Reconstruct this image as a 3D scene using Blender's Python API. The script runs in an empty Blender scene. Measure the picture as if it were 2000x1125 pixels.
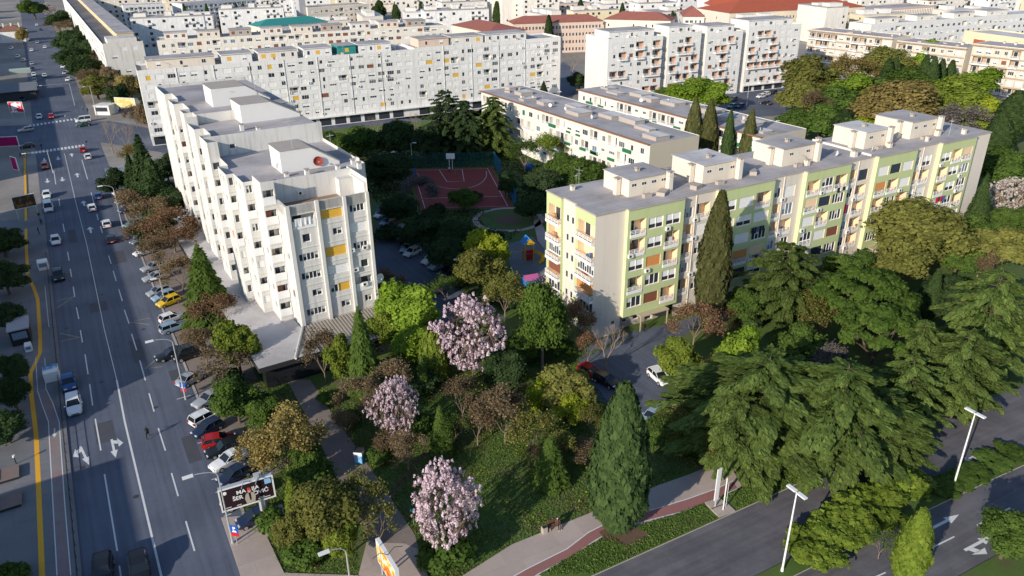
import bpy, math, random
import numpy as np
from mathutils import Vector, Matrix
RAD = math.radians
random.seed(7)
rng = np.random.default_rng(7)
S = bpy.context.scene
COL = S.collection

# ------------------------------------------------------------ camera
FPX, PITCH, ROLL, CAMH = 1477.0, RAD(25.2), RAD(0.75), 57.0
cd = bpy.data.cameras.new('camera'); cam = bpy.data.objects.new('camera', cd); COL.objects.link(cam)
cd.sensor_width = 36.0; cd.lens = 36.0 * FPX / 2000.0; cd.clip_start = 0.5; cd.clip_end = 6000
_cp, _sp, _cr, _sr = math.cos(PITCH), math.sin(PITCH), math.cos(ROLL), math.sin(ROLL)
_right0, _fwd, _down0 = Vector((1, 0, 0)), Vector((0, _cp, -_sp)), Vector((0, -_sp, -_cp))
_right = _right0 * _cr + _down0 * _sr
_down = _down0 * _cr - _right0 * _sr
cam.matrix_world = Matrix(((_right.x, -_down.x, -_fwd.x, 0), (_right.y, -_down.y, -_fwd.y, 0),
                           (_right.z, -_down.z, -_fwd.z, CAMH), (0, 0, 0, 1)))
S.camera = cam

# ------------------------------------------------------------ sky, sun, exposure
SUN_EL, SUN_DIR = RAD(21), Vector((0.62, 0.785))          # ground direction in which shadows fall
w = bpy.data.worlds.new('World'); S.world = w; w.use_nodes = True
nt = w.node_tree; bg = nt.nodes['Background']
sky = nt.nodes.new('ShaderNodeTexSky'); sky.sky_type = 'NISHITA'; sky.sun_disc = False
sky.sun_elevation = SUN_EL
sky.sun_rotation = math.atan2(-SUN_DIR.x, -SUN_DIR.y)
sky.altitude = 50; sky.air_density = 1.0; sky.dust_density = 0.5; sky.ozone_density = 2.6
nt.links.new(sky.outputs[0], bg.inputs[0]); bg.inputs[1].default_value = 0.135
sl = bpy.data.lights.new('sun', 'SUN'); sl.energy = 4.5; sl.angle = RAD(0.5); sl.color = (1.0, 0.90, 0.76)
so = bpy.data.objects.new('sun', sl); COL.objects.link(so)
_sd = Vector((SUN_DIR.x, SUN_DIR.y, 0)).normalized() * math.cos(SUN_EL) + Vector((0, 0, -math.sin(SUN_EL)))
so.rotation_euler = _sd.to_track_quat('-Z', 'Y').to_euler()
so.location = (-100, -100, 120)
vs = S.view_settings; vs.view_transform = 'Standard'; vs.look = 'None'; vs.gamma = 1.0
vs.exposure = 0.27
S.cycles.max_bounces = 5; S.cycles.diffuse_bounces = 3; S.cycles.glossy_bounces = 2
S.cycles.transmission_bounces = 2; S.cycles.transparent_max_bounces = 4
S.cycles.use_denoising = True

# ------------------------------------------------------------ measuring from the photograph: pixel -> place on the level z
def G(u, v, z=0.0):
    d = _right * ((u - 1000) / FPX) + _down * ((v - 562.5) / FPX) + _fwd
    t = (CAMH - z) / -d.z
    return Vector((d.x * t, d.y * t, z))
def depth(p):
    return (Vector((p[0], p[1], p[2])) - Vector((0, 0, CAMH))).dot(_fwd)

# ------------------------------------------------------------ materials
MATS = {}
def ramp_noise(nt, coord, scale, detail=4, rough=.6):
    n = nt.nodes.new('ShaderNodeTexNoise'); n.inputs['Scale'].default_value = scale
    n.inputs['Detail'].default_value = detail; n.inputs['Roughness'].default_value = rough
    if coord is not None: nt.links.new(coord, n.inputs['Vector'])
    return n.outputs['Fac']
def mth(nt, op, a, b, c=None):
    m = nt.nodes.new('ShaderNodeMath'); m.operation = op
    for i, x in enumerate((a, b, c)):
        if x is None: continue
        if hasattr(x, 'links'): nt.links.new(x, m.inputs[i])
        else: m.inputs[i].default_value = x
    return m.outputs[0]
def mixc(nt, f, a, b, blend='MIX'):
    m = nt.nodes.new('ShaderNodeMix'); m.data_type = 'RGBA'; m.blend_type = blend
    for s, x in ((m.inputs[0], f), (m.inputs[6], a), (m.inputs[7], b)):
        if hasattr(x, 'links'): nt.links.new(x, s)
        else: s.default_value = x if not isinstance(x, tuple) else (*x, 1) if len(x) == 3 else x
    return m.outputs[2]
def M(name, c, rough=.85, var=.0, scale=.6, c2=None, spec=.3, metal=0, streak=0, bump=0, thr=None, fine=0, emit=None, track=None, seam=None):
    """matt procedural surface: base colour c, noise variation var, patches of c2, vertical weather streaks"""
    if name in MATS: return MATS[name]
    m = bpy.data.materials.new(name); m.use_nodes = True; nt = m.node_tree
    b = nt.nodes['Principled BSDF']; b.inputs['Roughness'].default_value = rough
    b.inputs['Specular IOR Level'].default_value = spec; b.inputs['Metallic'].default_value = metal
    out = (*c, 1)
    tc = nt.nodes.new('ShaderNodeTexCoord') if (var or c2 or streak or bump or fine or seam or track is not None) else None
    if tc:
        co = tc.outputs['Object']
        if c2:
            f = ramp_noise(nt, co, scale * .5, 6, .65)
            mr = nt.nodes.new('ShaderNodeMapRange'); lo, hi = thr or (.42, .62)
            mr.inputs[1].default_value = lo; mr.inputs[2].default_value = hi; nt.links.new(f, mr.inputs[0])
            out = mixc(nt, mr.outputs[0], out, (*c2, 1))
        if var:
            f = ramp_noise(nt, co, scale, 5)
            k = mth(nt, 'MULTIPLY_ADD', f, 2 * var, 1 - var)
            out = mixc(nt, 1.0, out, k, 'MULTIPLY')
        if fine:
            f = ramp_noise(nt, co, scale * 9, 3, .7)
            k = mth(nt, 'MULTIPLY_ADD', f, 2 * fine, 1 - fine)
            out = mixc(nt, 1.0, out, k, 'MULTIPLY')
        if track is not None:                                # wheel wear drawn out along the road
            mp = nt.nodes.new('ShaderNodeMapping'); mp.vector_type = 'TEXTURE'; mp.inputs['Rotation'].default_value = (0, 0, track); mp.inputs['Scale'].default_value = (26, .55, 1)
            nt.links.new(co, mp.inputs[0]); f = ramp_noise(nt, mp.outputs[0], 1.0, 3, .55)
            k = mth(nt, 'MULTIPLY_ADD', f, .75, .62); out = mixc(nt, 1.0, out, k, 'MULTIPLY')
            v = nt.nodes.new('ShaderNodeTexVoronoi'); v.feature = 'DISTANCE_TO_EDGE'; v.inputs['Scale'].default_value = .16; nt.links.new(co, v.inputs['Vector'])
            mr = nt.nodes.new('ShaderNodeMapRange'); mr.inputs[1].default_value = 0; mr.inputs[2].default_value = .006; mr.inputs[3].default_value = .9; mr.inputs[4].default_value = 1; nt.links.new(v.outputs['Distance'], mr.inputs[0])
            out = mixc(nt, 1.0, out, mr.outputs[0], 'MULTIPLY')
        if seam:                                             # joints between sheets or slabs: (angle, length, width, darkness)
            mp = nt.nodes.new('ShaderNodeMapping'); mp.inputs['Rotation'].default_value = (0, 0, -seam[0]); nt.links.new(co, mp.inputs[0])
            bt = nt.nodes.new('ShaderNodeTexBrick'); nt.links.new(mp.outputs[0], bt.inputs['Vector']); bt.inputs['Scale'].default_value = 1
            bt.inputs['Brick Width'].default_value = seam[1]; bt.inputs['Row Height'].default_value = seam[2]; bt.inputs['Mortar Size'].default_value = .035; bt.inputs['Mortar Smooth'].default_value = .3
            bt.inputs['Color1'].default_value = (1, 1, 1, 1); bt.inputs['Color2'].default_value = (.88, .88, .88, 1); bt.inputs['Mortar'].default_value = (seam[3],) * 3 + (1,)
            out = mixc(nt, 1.0, out, bt.outputs['Color'], 'MULTIPLY')
        if streak:
            mp = nt.nodes.new('ShaderNodeMapping'); mp.inputs['Scale'].default_value = (1.3, 1.3, .09)
            nt.links.new(co, mp.inputs[0]); f = ramp_noise(nt, mp.outputs[0], 1.0, 5, .7)
            mr = nt.nodes.new('ShaderNodeMapRange'); mr.inputs[1].default_value = .5; mr.inputs[2].default_value = .72
            mr.inputs[3].default_value = 1; mr.inputs[4].default_value = 1 - streak; nt.links.new(f, mr.inputs[0])
            out = mixc(nt, 1.0, out, mr.outputs[0], 'MULTIPLY')
        if bump:
            bp = nt.nodes.new('ShaderNodeBump'); bp.inputs['Strength'].default_value = bump
            nt.links.new(ramp_noise(nt, co, scale * 6, 4), bp.inputs['Height']); nt.links.new(bp.outputs[0], b.inputs['Normal'])
    if hasattr(out, 'links'): nt.links.new(out, b.inputs['Base Color'])
    else: b.inputs['Base Color'].default_value = out
    if emit:
        b.inputs['Emission Color'].default_value = (*c, 1); b.inputs['Emission Strength'].default_value = emit
    MATS[name] = m
    return m
def LEAF(name, a, b, trans=.25, rough=.7):
    """foliage: every leaf clump takes a colour between a and b; whole trees differ slightly"""
    if name in MATS: return MATS[name]
    m = bpy.data.materials.new(name); m.use_nodes = True; nt = m.node_tree
    for n in list(nt.nodes): nt.nodes.remove(n)
    o = nt.nodes.new('ShaderNodeOutputMaterial')
    at = nt.nodes.new('ShaderNodeAttribute'); at.attribute_name = 'tint'
    col = mixc(nt, at.outputs['Fac'], (*a, 1), (*b, 1))
    oi = nt.nodes.new('ShaderNodeObjectInfo')
    k = mth(nt, 'MULTIPLY_ADD', oi.outputs['Random'], .4, .8)
    col = mixc(nt, 1.0, col, k, 'MULTIPLY')
    d = nt.nodes.new('ShaderNodeBsdfDiffuse'); t = nt.nodes.new('ShaderNodeBsdfTranslucent')
    nt.links.new(col, d.inputs[0]); nt.links.new(col, t.inputs[0])
    mx = nt.nodes.new('ShaderNodeMixShader'); mx.inputs[0].default_value = trans
    nt.links.new(d.outputs[0], mx.inputs[1]); nt.links.new(t.outputs[0], mx.inputs[2])
    nt.links.new(mx.outputs[0], o.inputs[0])
    MATS[name] = m
    return m
WHITE = M('white_render', (.73, .72, .705), var=.09, scale=.25, streak=.3)
WARMWHITE = M('warm_white_render', (.70, .665, .61), var=.1, scale=.3, streak=.3)
CREAM = M('cream_render', (.68, .61, .52), var=.06, scale=.3, streak=.12)
BEIGE = M('beige_render', (.66, .60, .53), var=.07, scale=.3, streak=.12)
PEACH = M('peach_render', (.80, .60, .40), var=.05)
LIME = M('lime_green_render', (.49, .56, .29), var=.05, scale=.3, streak=.08)
PALELIME = M('pale_lime_render', (.64, .65, .38), var=.04, scale=.3)
PLINTH = M('concrete_plinth', (.40, .35, .31), var=.15, scale=.5)
FRAME = M('white_window_frame', (.80, .80, .79), rough=.5)
GLASS = M('dark_window_glass', (.035, .042, .055), rough=.12, spec=.6)
GLASSB = M('bluish_window_glass', (.16, .22, .30), rough=.15, spec=.6)
SHUT = M('white_roller_shutter', (.78, .78, .77), rough=.6)
YEL = M('mustard_blind', (.70, .42, .06), rough=.7, var=.06)
ORA = M('orange_blind', (.62, .27, .09), rough=.7, var=.06)
BRN = M('brown_blind', (.22, .085, .05), rough=.7)
NAVY = M('dark_blue_blind', (.03, .045, .07), rough=.6)
GRNB = M('bottle_green_panel', (.01, .14, .09), rough=.6)
GLASSG = M('grey_window_glass', (.13, .135, .145), rough=.2, spec=.6)
TOWERW = M('stained_white_render', (.65, .635, .605), var=.13, scale=.35, streak=.32)
GREYW = M('grey_panel', (.42, .42, .43), rough=.7)
ROOF = M('grey_roofing_felt', (.46, .435, .44), c2=(.27, .25, .255), var=.2, scale=.3, fine=.1, thr=(.4, .68), seam=(0, 9, 1.1, .72))
ROOFW = M('pale_roof_screed', (.64, .62, .61), c2=(.46, .44, .44), var=.15, scale=.3, fine=.1, seam=(0, 7, 1.1, .8))
ROOFBR = M('brown_roof_slab', (.27, .18, .12), var=.2, scale=.5, fine=.15)
RUST = M('rusty_roof_edge', (.30, .15, .09), var=.2)
TILE = M('red_roof_tile', (.40, .095, .05), var=.15, scale=.4, fine=.15)
TILED = M('dull_red_roof_tile', (.30, .11, .085), var=.2, scale=.4, fine=.15)
TEAL = M('teal_roof_sheet', (.03, .24, .22), var=.1)
PINKW = M('pinkish_plaster', (.64, .50, .41), var=.08, scale=.3, streak=.15)
YELW = M('pale_yellow_plaster', (.70, .61, .42), var=.06, scale=.3)
METAL = M('galvanised_metal', (.55, .56, .57), rough=.45, metal=.4)
LAMPW = M('white_lamp_post', (.74, .74, .74), rough=.45)
DARK = M('dark_metal', (.03, .03, .033), rough=.5)
BLACK = M('black_rubber', (.012, .012, .013), rough=.8)
WHITEP = M('white_road_paint', (.62, .63, .64), rough=.8, var=.2, scale=3, fine=.15)
YELP = M('yellow_paint', (.72, .37, .03), rough=.8, var=.1, scale=2)
FADEDY = M('worn_yellow_paint', (.30, .265, .17), rough=.9, var=.35, scale=3)
TRUNK = M('bark', (.115, .085, .062), rough=.95, var=.25, scale=3)
TRUNKL = M('pale_bark', (.26, .20, .15), rough=.95, var=.25, scale=3)
ACW = M('air_conditioner_case', (.72, .72, .70), rough=.5)

# ------------------------------------------------------------ objects
def link(o, parent=None):
    COL.objects.link(o)
    if parent is not None: o.parent = parent
    return o
def tag(o, label=None, cat=None, group=None, kind=None):
    if label: o['label'] = label
    if cat: o['category'] = cat
    if group: o['group'] = group
    if kind: o['kind'] = kind
    return o
def empty(name, loc=(0, 0, 0), rz=0.0, label=None, cat=None, group=None):
    o = bpy.data.objects.new(name, None); o.location = loc; o.rotation_euler = (0, 0, rz)
    o.empty_display_size = .5
    link(o); return tag(o, label, cat, group)
def kids(o): return list(o.children)
def copy_tree(o, parent=None):
    c = o.copy(); link(c)
    c.parent = parent
    for ch in kids(o): copy_tree(ch, c)
    return c
class MB:
    def __init__(s): s.v = []; s.f = []; s.m = []
    def quad(s, a, b, c, d, m=0):
        n = len(s.v); s.v += [tuple(a), tuple(b), tuple(c), tuple(d)]; s.f.append((n, n + 1, n + 2, n + 3)); s.m.append(m)
    def poly(s, pts, m=0):
        n = len(s.v); s.v += [tuple(p) for p in pts]; s.f.append(tuple(range(n, n + len(pts)))); s.m.append(m)
    def box(s, x0, x1, y0, y1, z0, z1, m=0, top=None, tf=None, bottom=True):
        P = [(x0, y0, z0), (x1, y0, z0), (x1, y1, z0), (x0, y1, z0), (x0, y0, z1), (x1, y0, z1), (x1, y1, z1), (x0, y1, z1)]
        if tf: P = [tf(*p) for p in P]
        n = len(s.v); s.v += P
        fs = [(0, 1, 5, 4), (1, 2, 6, 5), (2, 3, 7, 6), (3, 0, 4, 7), (4, 5, 6, 7)] + ([(3, 2, 1, 0)] if bottom else [])
        for i, f in enumerate(fs):
            s.f.append(tuple(n + k for k in f)); s.m.append(top if (top is not None and i == 4) else m)
    def prism(s, pts, z0, z1, m=0, top=None):
        """vertical prism over a plan outline (counter-clockwise); z1 may be a list"""
        k = len(pts); zt = z1 if isinstance(z1, (list, tuple)) else [z1] * k
        for i in range(k):
            j = (i + 1) % k
            s.quad((pts[i][0], pts[i][1], z0), (pts[j][0], pts[j][1], z0), (pts[j][0], pts[j][1], zt[j]), (pts[i][0], pts[i][1], zt[i]), m)
        s.poly([(p[0], p[1], z) for p, z in zip(pts, zt)], m if top is None else top)
    def tube(s, pts, r, n=6, m=0, cap=True):
        """round bar through points; r a number or one radius per point"""
        pts = [Vector(p) for p in pts]; rs = r if isinstance(r, (list, tuple)) else [r] * len(pts)
        rings = []
        for i, p in enumerate(pts):
            d = (pts[min(i + 1, len(pts) - 1)] - pts[max(i - 1, 0)]).normalized()
            a = d.orthogonal().normalized() if abs(d.z) < .9 else Vector((1, 0, 0)).cross(d).normalized()
            if i and abs(a.dot(pa)) > 1e-6: a = (pa - d * pa.dot(d)).normalized()
            pa = a; b = d.cross(a)
            n0 = len(s.v)
            for k in range(n):
                t = 2 * math.pi * k / n; q = p + (a * math.cos(t) + b * math.sin(t)) * rs[i]; s.v.append(tuple(q))
            rings.append(n0)
        for i in range(len(rings) - 1):
            for k in range(n):
                k2 = (k + 1) % n
                s.f.append((rings[i] + k, rings[i] + k2, rings[i + 1] + k2, rings[i + 1] + k)); s.m.append(m)
        if cap:
            s.f.append(tuple(rings[-1] + k for k in range(n))); s.m.append(m)
            s.f.append(tuple(rings[0] + k for k in reversed(range(n)))); s.m.append(m)
    def mesh(s, name, mats, smooth=False):
        me = bpy.data.meshes.new(name); me.from_pydata(s.v, [], s.f)
        for m in (mats if isinstance(mats, (list, tuple)) else [mats]): me.materials.append(m)
        if any(s.m): me.polygons.foreach_set('material_index', s.m)
        if smooth: me.polygons.foreach_set('use_smooth', [True] * len(s.f))
        me.update(); return me
    def build(s, name, mats, parent=None, loc=None, rz=0, smooth=False):
        o = bpy.data.objects.new(name, s.mesh(name, mats, smooth))
        if loc is not None: o.location = loc
        if rz: o.rotation_euler = (0, 0, rz)
        return link(o, parent)
def inst(me, name, parent=None, loc=(0, 0, 0), rz=0, sc=None):
    o = bpy.data.objects.new(name, me); o.location = loc; o.rotation_euler = (0, 0, rz)
    if sc is not None: o.scale = sc if isinstance(sc, (tuple, list)) else (sc, sc, sc)
    return link(o, parent)
def own_material(o, slot, m):
    o.material_slots[slot].link = 'OBJECT'; o.material_slots[slot].material = m
# ============================================================ GROUND, ROADS, PATHS
GRASS = M('park_grass', (.08, .13, .03), c2=(.12, .095, .05), var=.3, scale=.35, fine=.35, thr=(.5, .68), bump=.6)
GRASSV = M('verge_grass', (.075, .125, .025), c2=(.09, .08, .04), var=.3, scale=.6, fine=.35, thr=(.55, .7), bump=.6)
EARTH = M('town_ground', (.22, .20, .18), c2=(.30, .28, .26), var=.2, scale=.05, fine=.15)
ASPH = M('asphalt', (.108, .125, .168), c2=(.080, .094, .130), var=.2, scale=.25, fine=.12, track=math.radians(120.5))  # base colour carries the blue of the skylit shade on the avenue
ASPHD = M('dark_asphalt', (.105, .102, .115), c2=(.135, .128, .140), var=.2, scale=.3, fine=.12, track=math.radians(28))
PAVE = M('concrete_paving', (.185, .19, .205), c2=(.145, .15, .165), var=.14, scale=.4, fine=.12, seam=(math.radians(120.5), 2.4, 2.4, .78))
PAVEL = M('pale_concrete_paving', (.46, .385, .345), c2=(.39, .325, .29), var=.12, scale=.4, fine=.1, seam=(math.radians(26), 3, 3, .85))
PAVEB = M('brown_block_paving', (.24, .20, .18), c2=(.185, .155, .14), var=.18, scale=.5, fine=.15)
KERB = M('kerb_stone', (.38, .35, .32), var=.2, scale=1.5)
REDP = M('red_cycle_paving', (.30, .135, .125), c2=(.25, .13, .12), var=.15, scale=.6, fine=.12)
REDPF = M('worn_red_cycle_paving', (.25, .175, .175), c2=(.215, .20, .20), var=.15, scale=.6, fine=.12)
REDC = M('red_court_surface', (.26, .052, .045), var=.15, scale=.3, fine=.08)
SOIL = M('bare_soil', (.13, .085, .055), var=.3, scale=1.2, fine=.25)

def flat(name, pts, z, m, kind='structure', label=None, px=True):
    mb = MB(); P = [G(*p) if px else Vector((p[0], p[1], 0)) for p in pts]
    a = sum(P[i].x * P[(i + 1) % len(P)].y - P[(i + 1) % len(P)].x * P[i].y for i in range(len(P)))
    if a < 0: P.reverse()
    mb.poly([(p.x, p.y, z) for p in P])
    o = mb.build(name, m); o['kind'] = kind
    return o
def slab(name, pts, z, m, side=None, px=True):
    mb = MB(); P = [G(*p) if px else Vector((p[0], p[1], 0)) for p in pts]
    a = sum(P[i].x * P[(i + 1) % len(P)].y - P[(i + 1) % len(P)].x * P[i].y for i in range(len(P)))
    if a < 0: P.reverse()
    mb.prism([(p.x, p.y) for p in P], -.05, z, 1, 0)
    o = mb.build(name, [m, side or KERB]); o['kind'] = 'structure'
    return o
def strip(mb, pts, wd, z, px=True, m=0):
    """painted band of width wd along a line of points"""
    P = [G(*p) if px else Vector((p[0], p[1], 0)) for p in pts]
    L = []
    for i, p in enumerate(P):
        d = (P[min(i + 1, len(P) - 1)] - P[max(i - 1, 0)]); d.z = 0; d.normalize()
        n = Vector((-d.y, d.x, 0)) * wd / 2
        L.append((p + n, p - n))
    for i in range(len(L) - 1):
        a, b = L[i], L[i + 1]
        mb.quad((a[1].x, a[1].y, z), (b[1].x, b[1].y, z), (b[0].x, b[0].y, z), (a[0].x, a[0].y, z), m)
def arrow(mb, tail, head, z, sc=1.0, turn=0):
    a, b = G(*tail), G(*head); d = (b - a); L = d.length; d.normalize(); n = Vector((-d.y, d.x, 0))
    P = lambda s, t: ((a + d * s + n * t).x, (a + d * s + n * t).y, z)
    w_ = .16 * sc; hw = .48 * sc; hl = L * .38
    mb.quad(P(0, -w_), P(L - hl, -w_), P(L - hl, w_), P(0, w_))
    mb.poly([P(L - hl, -hw), P(L, 0), P(L - hl, hw)])
    if turn:
        t = turn * sc
        mb.poly([P(L * .08, .16 * t), P(L * .26, .16 * t), P(L * .34, .75 * t), P(L * .16, .75 * t)][::turn])
        mb.poly([P(L * .02, .7 * t), P(L * .50, .7 * t), P(L * .36, 1.35 * t)][::turn])

gm = MB(); gm.quad((-2600, -300, 0), (2600, -300, 0), (2600, 3600, 0), (-2600, 3600, 0)); 
go = gm.build('ground', EARTH, loc=(0, 0, -.04)); go['kind'] = 'structure'

# street on the left, straight from below the frame to the far end
SD = Vector((-.5075, .8617, 0)); SN = Vector((.8617, .5075, 0))          # along the street / towards its right-hand side
SL = G(160, 1113)
def st(a, b, z=0): p = SL + SD * a + SN * b; return Vector((p.x, p.y, z))
SW = 15.6
flat('avenue', [st(-60, -.0), st(-60, SW), st(900, SW + 4), st(900, -2)], .0, ASPH, px=False)
flat('cross_street', [G(-700, 268), G(-700, 300), G(40, 283), G(200, 278), G(330, 300), G(330, 258), G(215, 236), G(60, 244)], .004, ASPH, px=False)
# left pavement
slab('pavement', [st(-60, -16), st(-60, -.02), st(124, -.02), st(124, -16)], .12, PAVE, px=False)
# right-hand parking strip, then kerb
flat('parking_strip', [st(2, SW + .4), st(6, SW + 7.5), st(125, SW + 12), st(125, SW + .4)], .004, PAVEB, px=False)
kb = MB()
for a0, a1 in ((-60, -8), (-3, 122)):
    for b0, b1 in ((SW, SW + .3),):
        P = [st(a0, b0), st(a0, b1), st(a1, b1), st(a1, b0)][::-1]
        kb.prism([(p.x, p.y) for p in P[::-1]], -.03, .07)
kb.build('kerb', KERB)['kind'] = 'structure'
slab('forecourt', [(470, 1125), (432, 1012), (480, 1008), (552, 985), (560, 1030), (522, 1050), (555, 1120), (700, 1125), (700, 1200), (460, 1200)], .1, PAVEL)
# park lawn
flat('lawn', [st(-60, SW + 2), st(-3, SW + .5), G(450, 960), G(470, 720), G(640, 760), G(1130, 690), G(1290, 640), G(2030, 560), G(2100, 760), G(1500, 965), G(1160, 1118), G(1000, 1300), st(-60, SW + 40)], -.012, GRASS, px=False)
flat('courtyard_lawn', [G(470, 800), G(500, 700), G(560, 250), G(1000, 215), G(1330, 320), G(1640, 230), G(2100, 230), G(2030, 560), G(1290, 700), G(1000, 800)], -.022, GRASS, px=False)
flat('side_lawn', [st(-60, -60), st(-60, -14), st(118, -14), st(118, -60)], -.016, GRASS, px=False)
# boulevard on the right with its planted median
flat('near_carriageway', [(1158, 1126), (1499, 973), (1620, 918), (2200, 660), (2300, 760), (2000, 876), (1804, 964), (1500, 1114), (1380, 1170), (1000, 1200)], .0, ASPHD)
flat('far_carriageway', [(1300, 1245), (1561, 1121), (1767, 1018), (1956, 929), (2300, 775), (2400, 870), (1940, 1088), (1700, 1220), (1500, 1330)], .0, ASPHD)
slab('median_strip', [(1380, 1172), (1500, 1114), (1804, 964), (2000, 876), (2300, 755), (2300, 775), (1956, 929), (1767, 1018), (1561, 1121), (1440, 1180)], .13, GRASSV)
slab('verge', [(1052, 1124), (1192, 1042), (1320, 1006), (1440, 958), (1600, 900), (1620, 917), (1499, 972), (1160, 1124), (1100, 1150)], .1, GRASSV)
slab('far_verge', [(1500, 1332), (1700, 1222), (1942, 1088), (2400, 872), (2500, 1000), (2000, 1300)], .1, GRASSV)
slab('footway', [(880, 1140), (1000, 1064), (1171, 995), (1284, 949), (1347, 927), (1410, 900), (1450, 905), (1452, 948), (1384, 984), (1320, 1008), (1256, 1022), (1192, 1050), (1120, 1092), (1040, 1140)], .06, PAVEL, PAVEL)
rb = MB()
up = [(980, 1140), (1027, 1113), (1107, 1073), (1149, 1041), (1192, 1019), (1236, 1008), (1279, 995), (1347, 974), (1400, 955), (1432, 940)]
lo = [(1025, 1140), (1053, 1121), (1120, 1086), (1160, 1058), (1192, 1039), (1240, 1024), (1290, 1011), (1330, 1001), (1384, 982), (1440, 955)]
for i in range(len(up) - 1):
    q = [G(*lo[i]), G(*lo[i + 1]), G(*up[i + 1]), G(*up[i])]; rb.quad(*[(p.x, p.y, .066) for p in q])
rb.build('cycle_path', REDP)['kind'] = 'structure'
rl = MB(); strip(rl, up, .12, .071); strip(rl, lo, .1, .071)
fl_ = MB(); strip(fl_, [(1420, 962), (1376, 972)], .12, .071)
rl.build('cycle_path_line', WHITEP)['kind'] = 'structure'
flat('bare_soil_patch', [(1170, 1040), (1195, 1028), (1240, 1030), (1268, 1045), (1262, 1062), (1225, 1070), (1185, 1062)], .108, SOIL)
# park paths
slab('park_path', [(560, 742), (606, 742), (655, 818), (690, 866), (763, 973), (811, 1046), (817, 1072), (835, 1126), (700, 1126), (712, 1085), (720, 1060), (690, 990), (655, 930), (617, 850)], .04, PAVEB, PAVEB)
slab('plaza', [(700, 1124), (716, 1060), (790, 1062), (817, 1074), (835, 1124), (850, 1200), (690, 1200)], .05, PAVEL, PAVEL)
flat('dirt_path', [(756, 962), (766, 974), (812, 915), (850, 868), (845, 862), (802, 905)], .0, SOIL)
flat('dirt_trail', [(890, 790), (985, 756), (1110, 742), (1120, 752), (990, 768), (895, 800)], .0, SOIL)
flat('block_yard', [(1128, 705), (1162, 664), (1300, 634), (1420, 600), (1470, 600), (1350, 645), (1292, 690), (1284, 742), (1330, 792), (1420, 880), (1440, 905), (1395, 915), (1345, 850), (1309, 818), (1267, 845), (1235, 800), (1190, 790), (1140, 772)], .0, ASPH)
flat('service_road', [(735, 400), (760, 408), (905, 570), (960, 690), (870, 700), (820, 640), (735, 590), (735, 500)], .0, ASPH)
flat('rear_street', [(560, 260), (830, 236), (1000, 222), (1110, 205), (1140, 150), (1100, 120), (1000, 225), (830, 222), (600, 238)], .0, ASPH)
flat('car_park', [(1385, 212), (1430, 175), (1555, 165), (1640, 190), (1560, 222), (1430, 232)], .004, ASPH)
# court and playground
court = flat('ball_court', [(799, 331), (959, 327), (1002, 405), (822, 410)], .01, REDC)
cl = MB()
def lerp2(a, b, t): return (a[0] + (b[0] - a[0]) * t, a[1] + (b[1] - a[1]) * t)
CA, CB, CC, CD_ = G(799, 331), G(959, 327), G(1002, 405), G(822, 410)
def ct(s, t): p = (CA * (1 - s) + CB * s) * (1 - t) + (CD_ * (1 - s) + CC * s) * t; return (p.x, p.y)
strip(cl, [ct(.05, .03), ct(.95, .03), ct(.95, .97), ct(.05, .97), ct(.05, .03)], .16, .016, px=False)
strip(cl, [ct(.36, .03), ct(.40, .36)], .14, .017, px=False); strip(cl, [ct(.64, .03), ct(.60, .36), ct(.40, .36)], .14, .017, px=False)
strip(cl, [ct(.5 - .42 * math.cos(t), .05 + .5 * math.sin(t)) for t in np.linspace(.1, math.pi - .1, 18)], .14, .018, px=False)
strip(cl, [ct(.05, .75), ct(.95, .75)], .14, .017, px=False)
cl.build('court_line', WHITEP)['kind'] = 'structure'
CCt = G(993, 428)
def circ(r, n=36): return [(CCt.x + r * math.cos(2 * math.pi * k / n), CCt.y + r * math.sin(2 * math.pi * k / n)) for k in range(n)]
mb = MB()
for k in range(36):
    a, b = circ(7.9)[k], circ(7.9)[(k + 1) % 36]; c, d = circ(6.7)[(k + 1) % 36], circ(6.7)[k]
    mb.quad((*d, .03), (*a, .03), (*b, .03), (*c, .03))
mb.build('round_path', PAVEL)['kind'] = 'structure'
flat('round_soil_patch', circ(3.2), .004, SOIL, px=False)
slab('playground_path', [(1042, 432), (1052, 426), (1075, 470), (1075, 500), (1050, 470)], .03, PAVEL)
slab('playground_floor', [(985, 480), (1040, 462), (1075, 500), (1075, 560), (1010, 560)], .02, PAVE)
# ------------------------------------------------------------ painted markings
mk = MB()
strip(mk, [(330, 1190), (315, 1125), (244, 825), (228, 742)], .22, .006)
strip(mk, [(228, 742), (203, 640), (170, 480), (148, 395), (126, 300)], .10, .006)
for a, b in (((229, 1076), (204, 926)), ((197, 880), (186, 818)), ((181, 792), (175, 750)), ((172, 731), (166, 692)), ((161, 669), (157, 645)), ((154, 623), (149, 600)),
             ((146, 580), (143, 560)), ((140, 541), (137, 525)), ((135, 509), (132, 492)), ((126, 453), (123, 437)), ((117, 402), (115, 389)), ((109, 360), (105, 333)), ((240, 1150), (233, 1105)),
             ((380, 1076), (363, 1018)), ((348, 969), (335, 924)), ((323, 880), (309, 836)), ((301, 804), (291, 768)), ((284, 743), (273, 704)), ((267, 684), (257, 652)), ((252, 632), (243, 605)),
             ((239, 588), (232, 565)), ((227, 549), (221, 529)), ((217, 515), (212, 499)), ((200, 455), (196, 442)), ((192, 430), (189, 418)), ((184, 399), (178, 376)), ((171, 350), (160, 312))):
    strip(mk, [a, b], .16, .006)
arrow(mk, (157, 872), (174, 908), .007, .85, -1); arrow(mk, (218, 858), (226, 894), .007, .85, 1)
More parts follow.
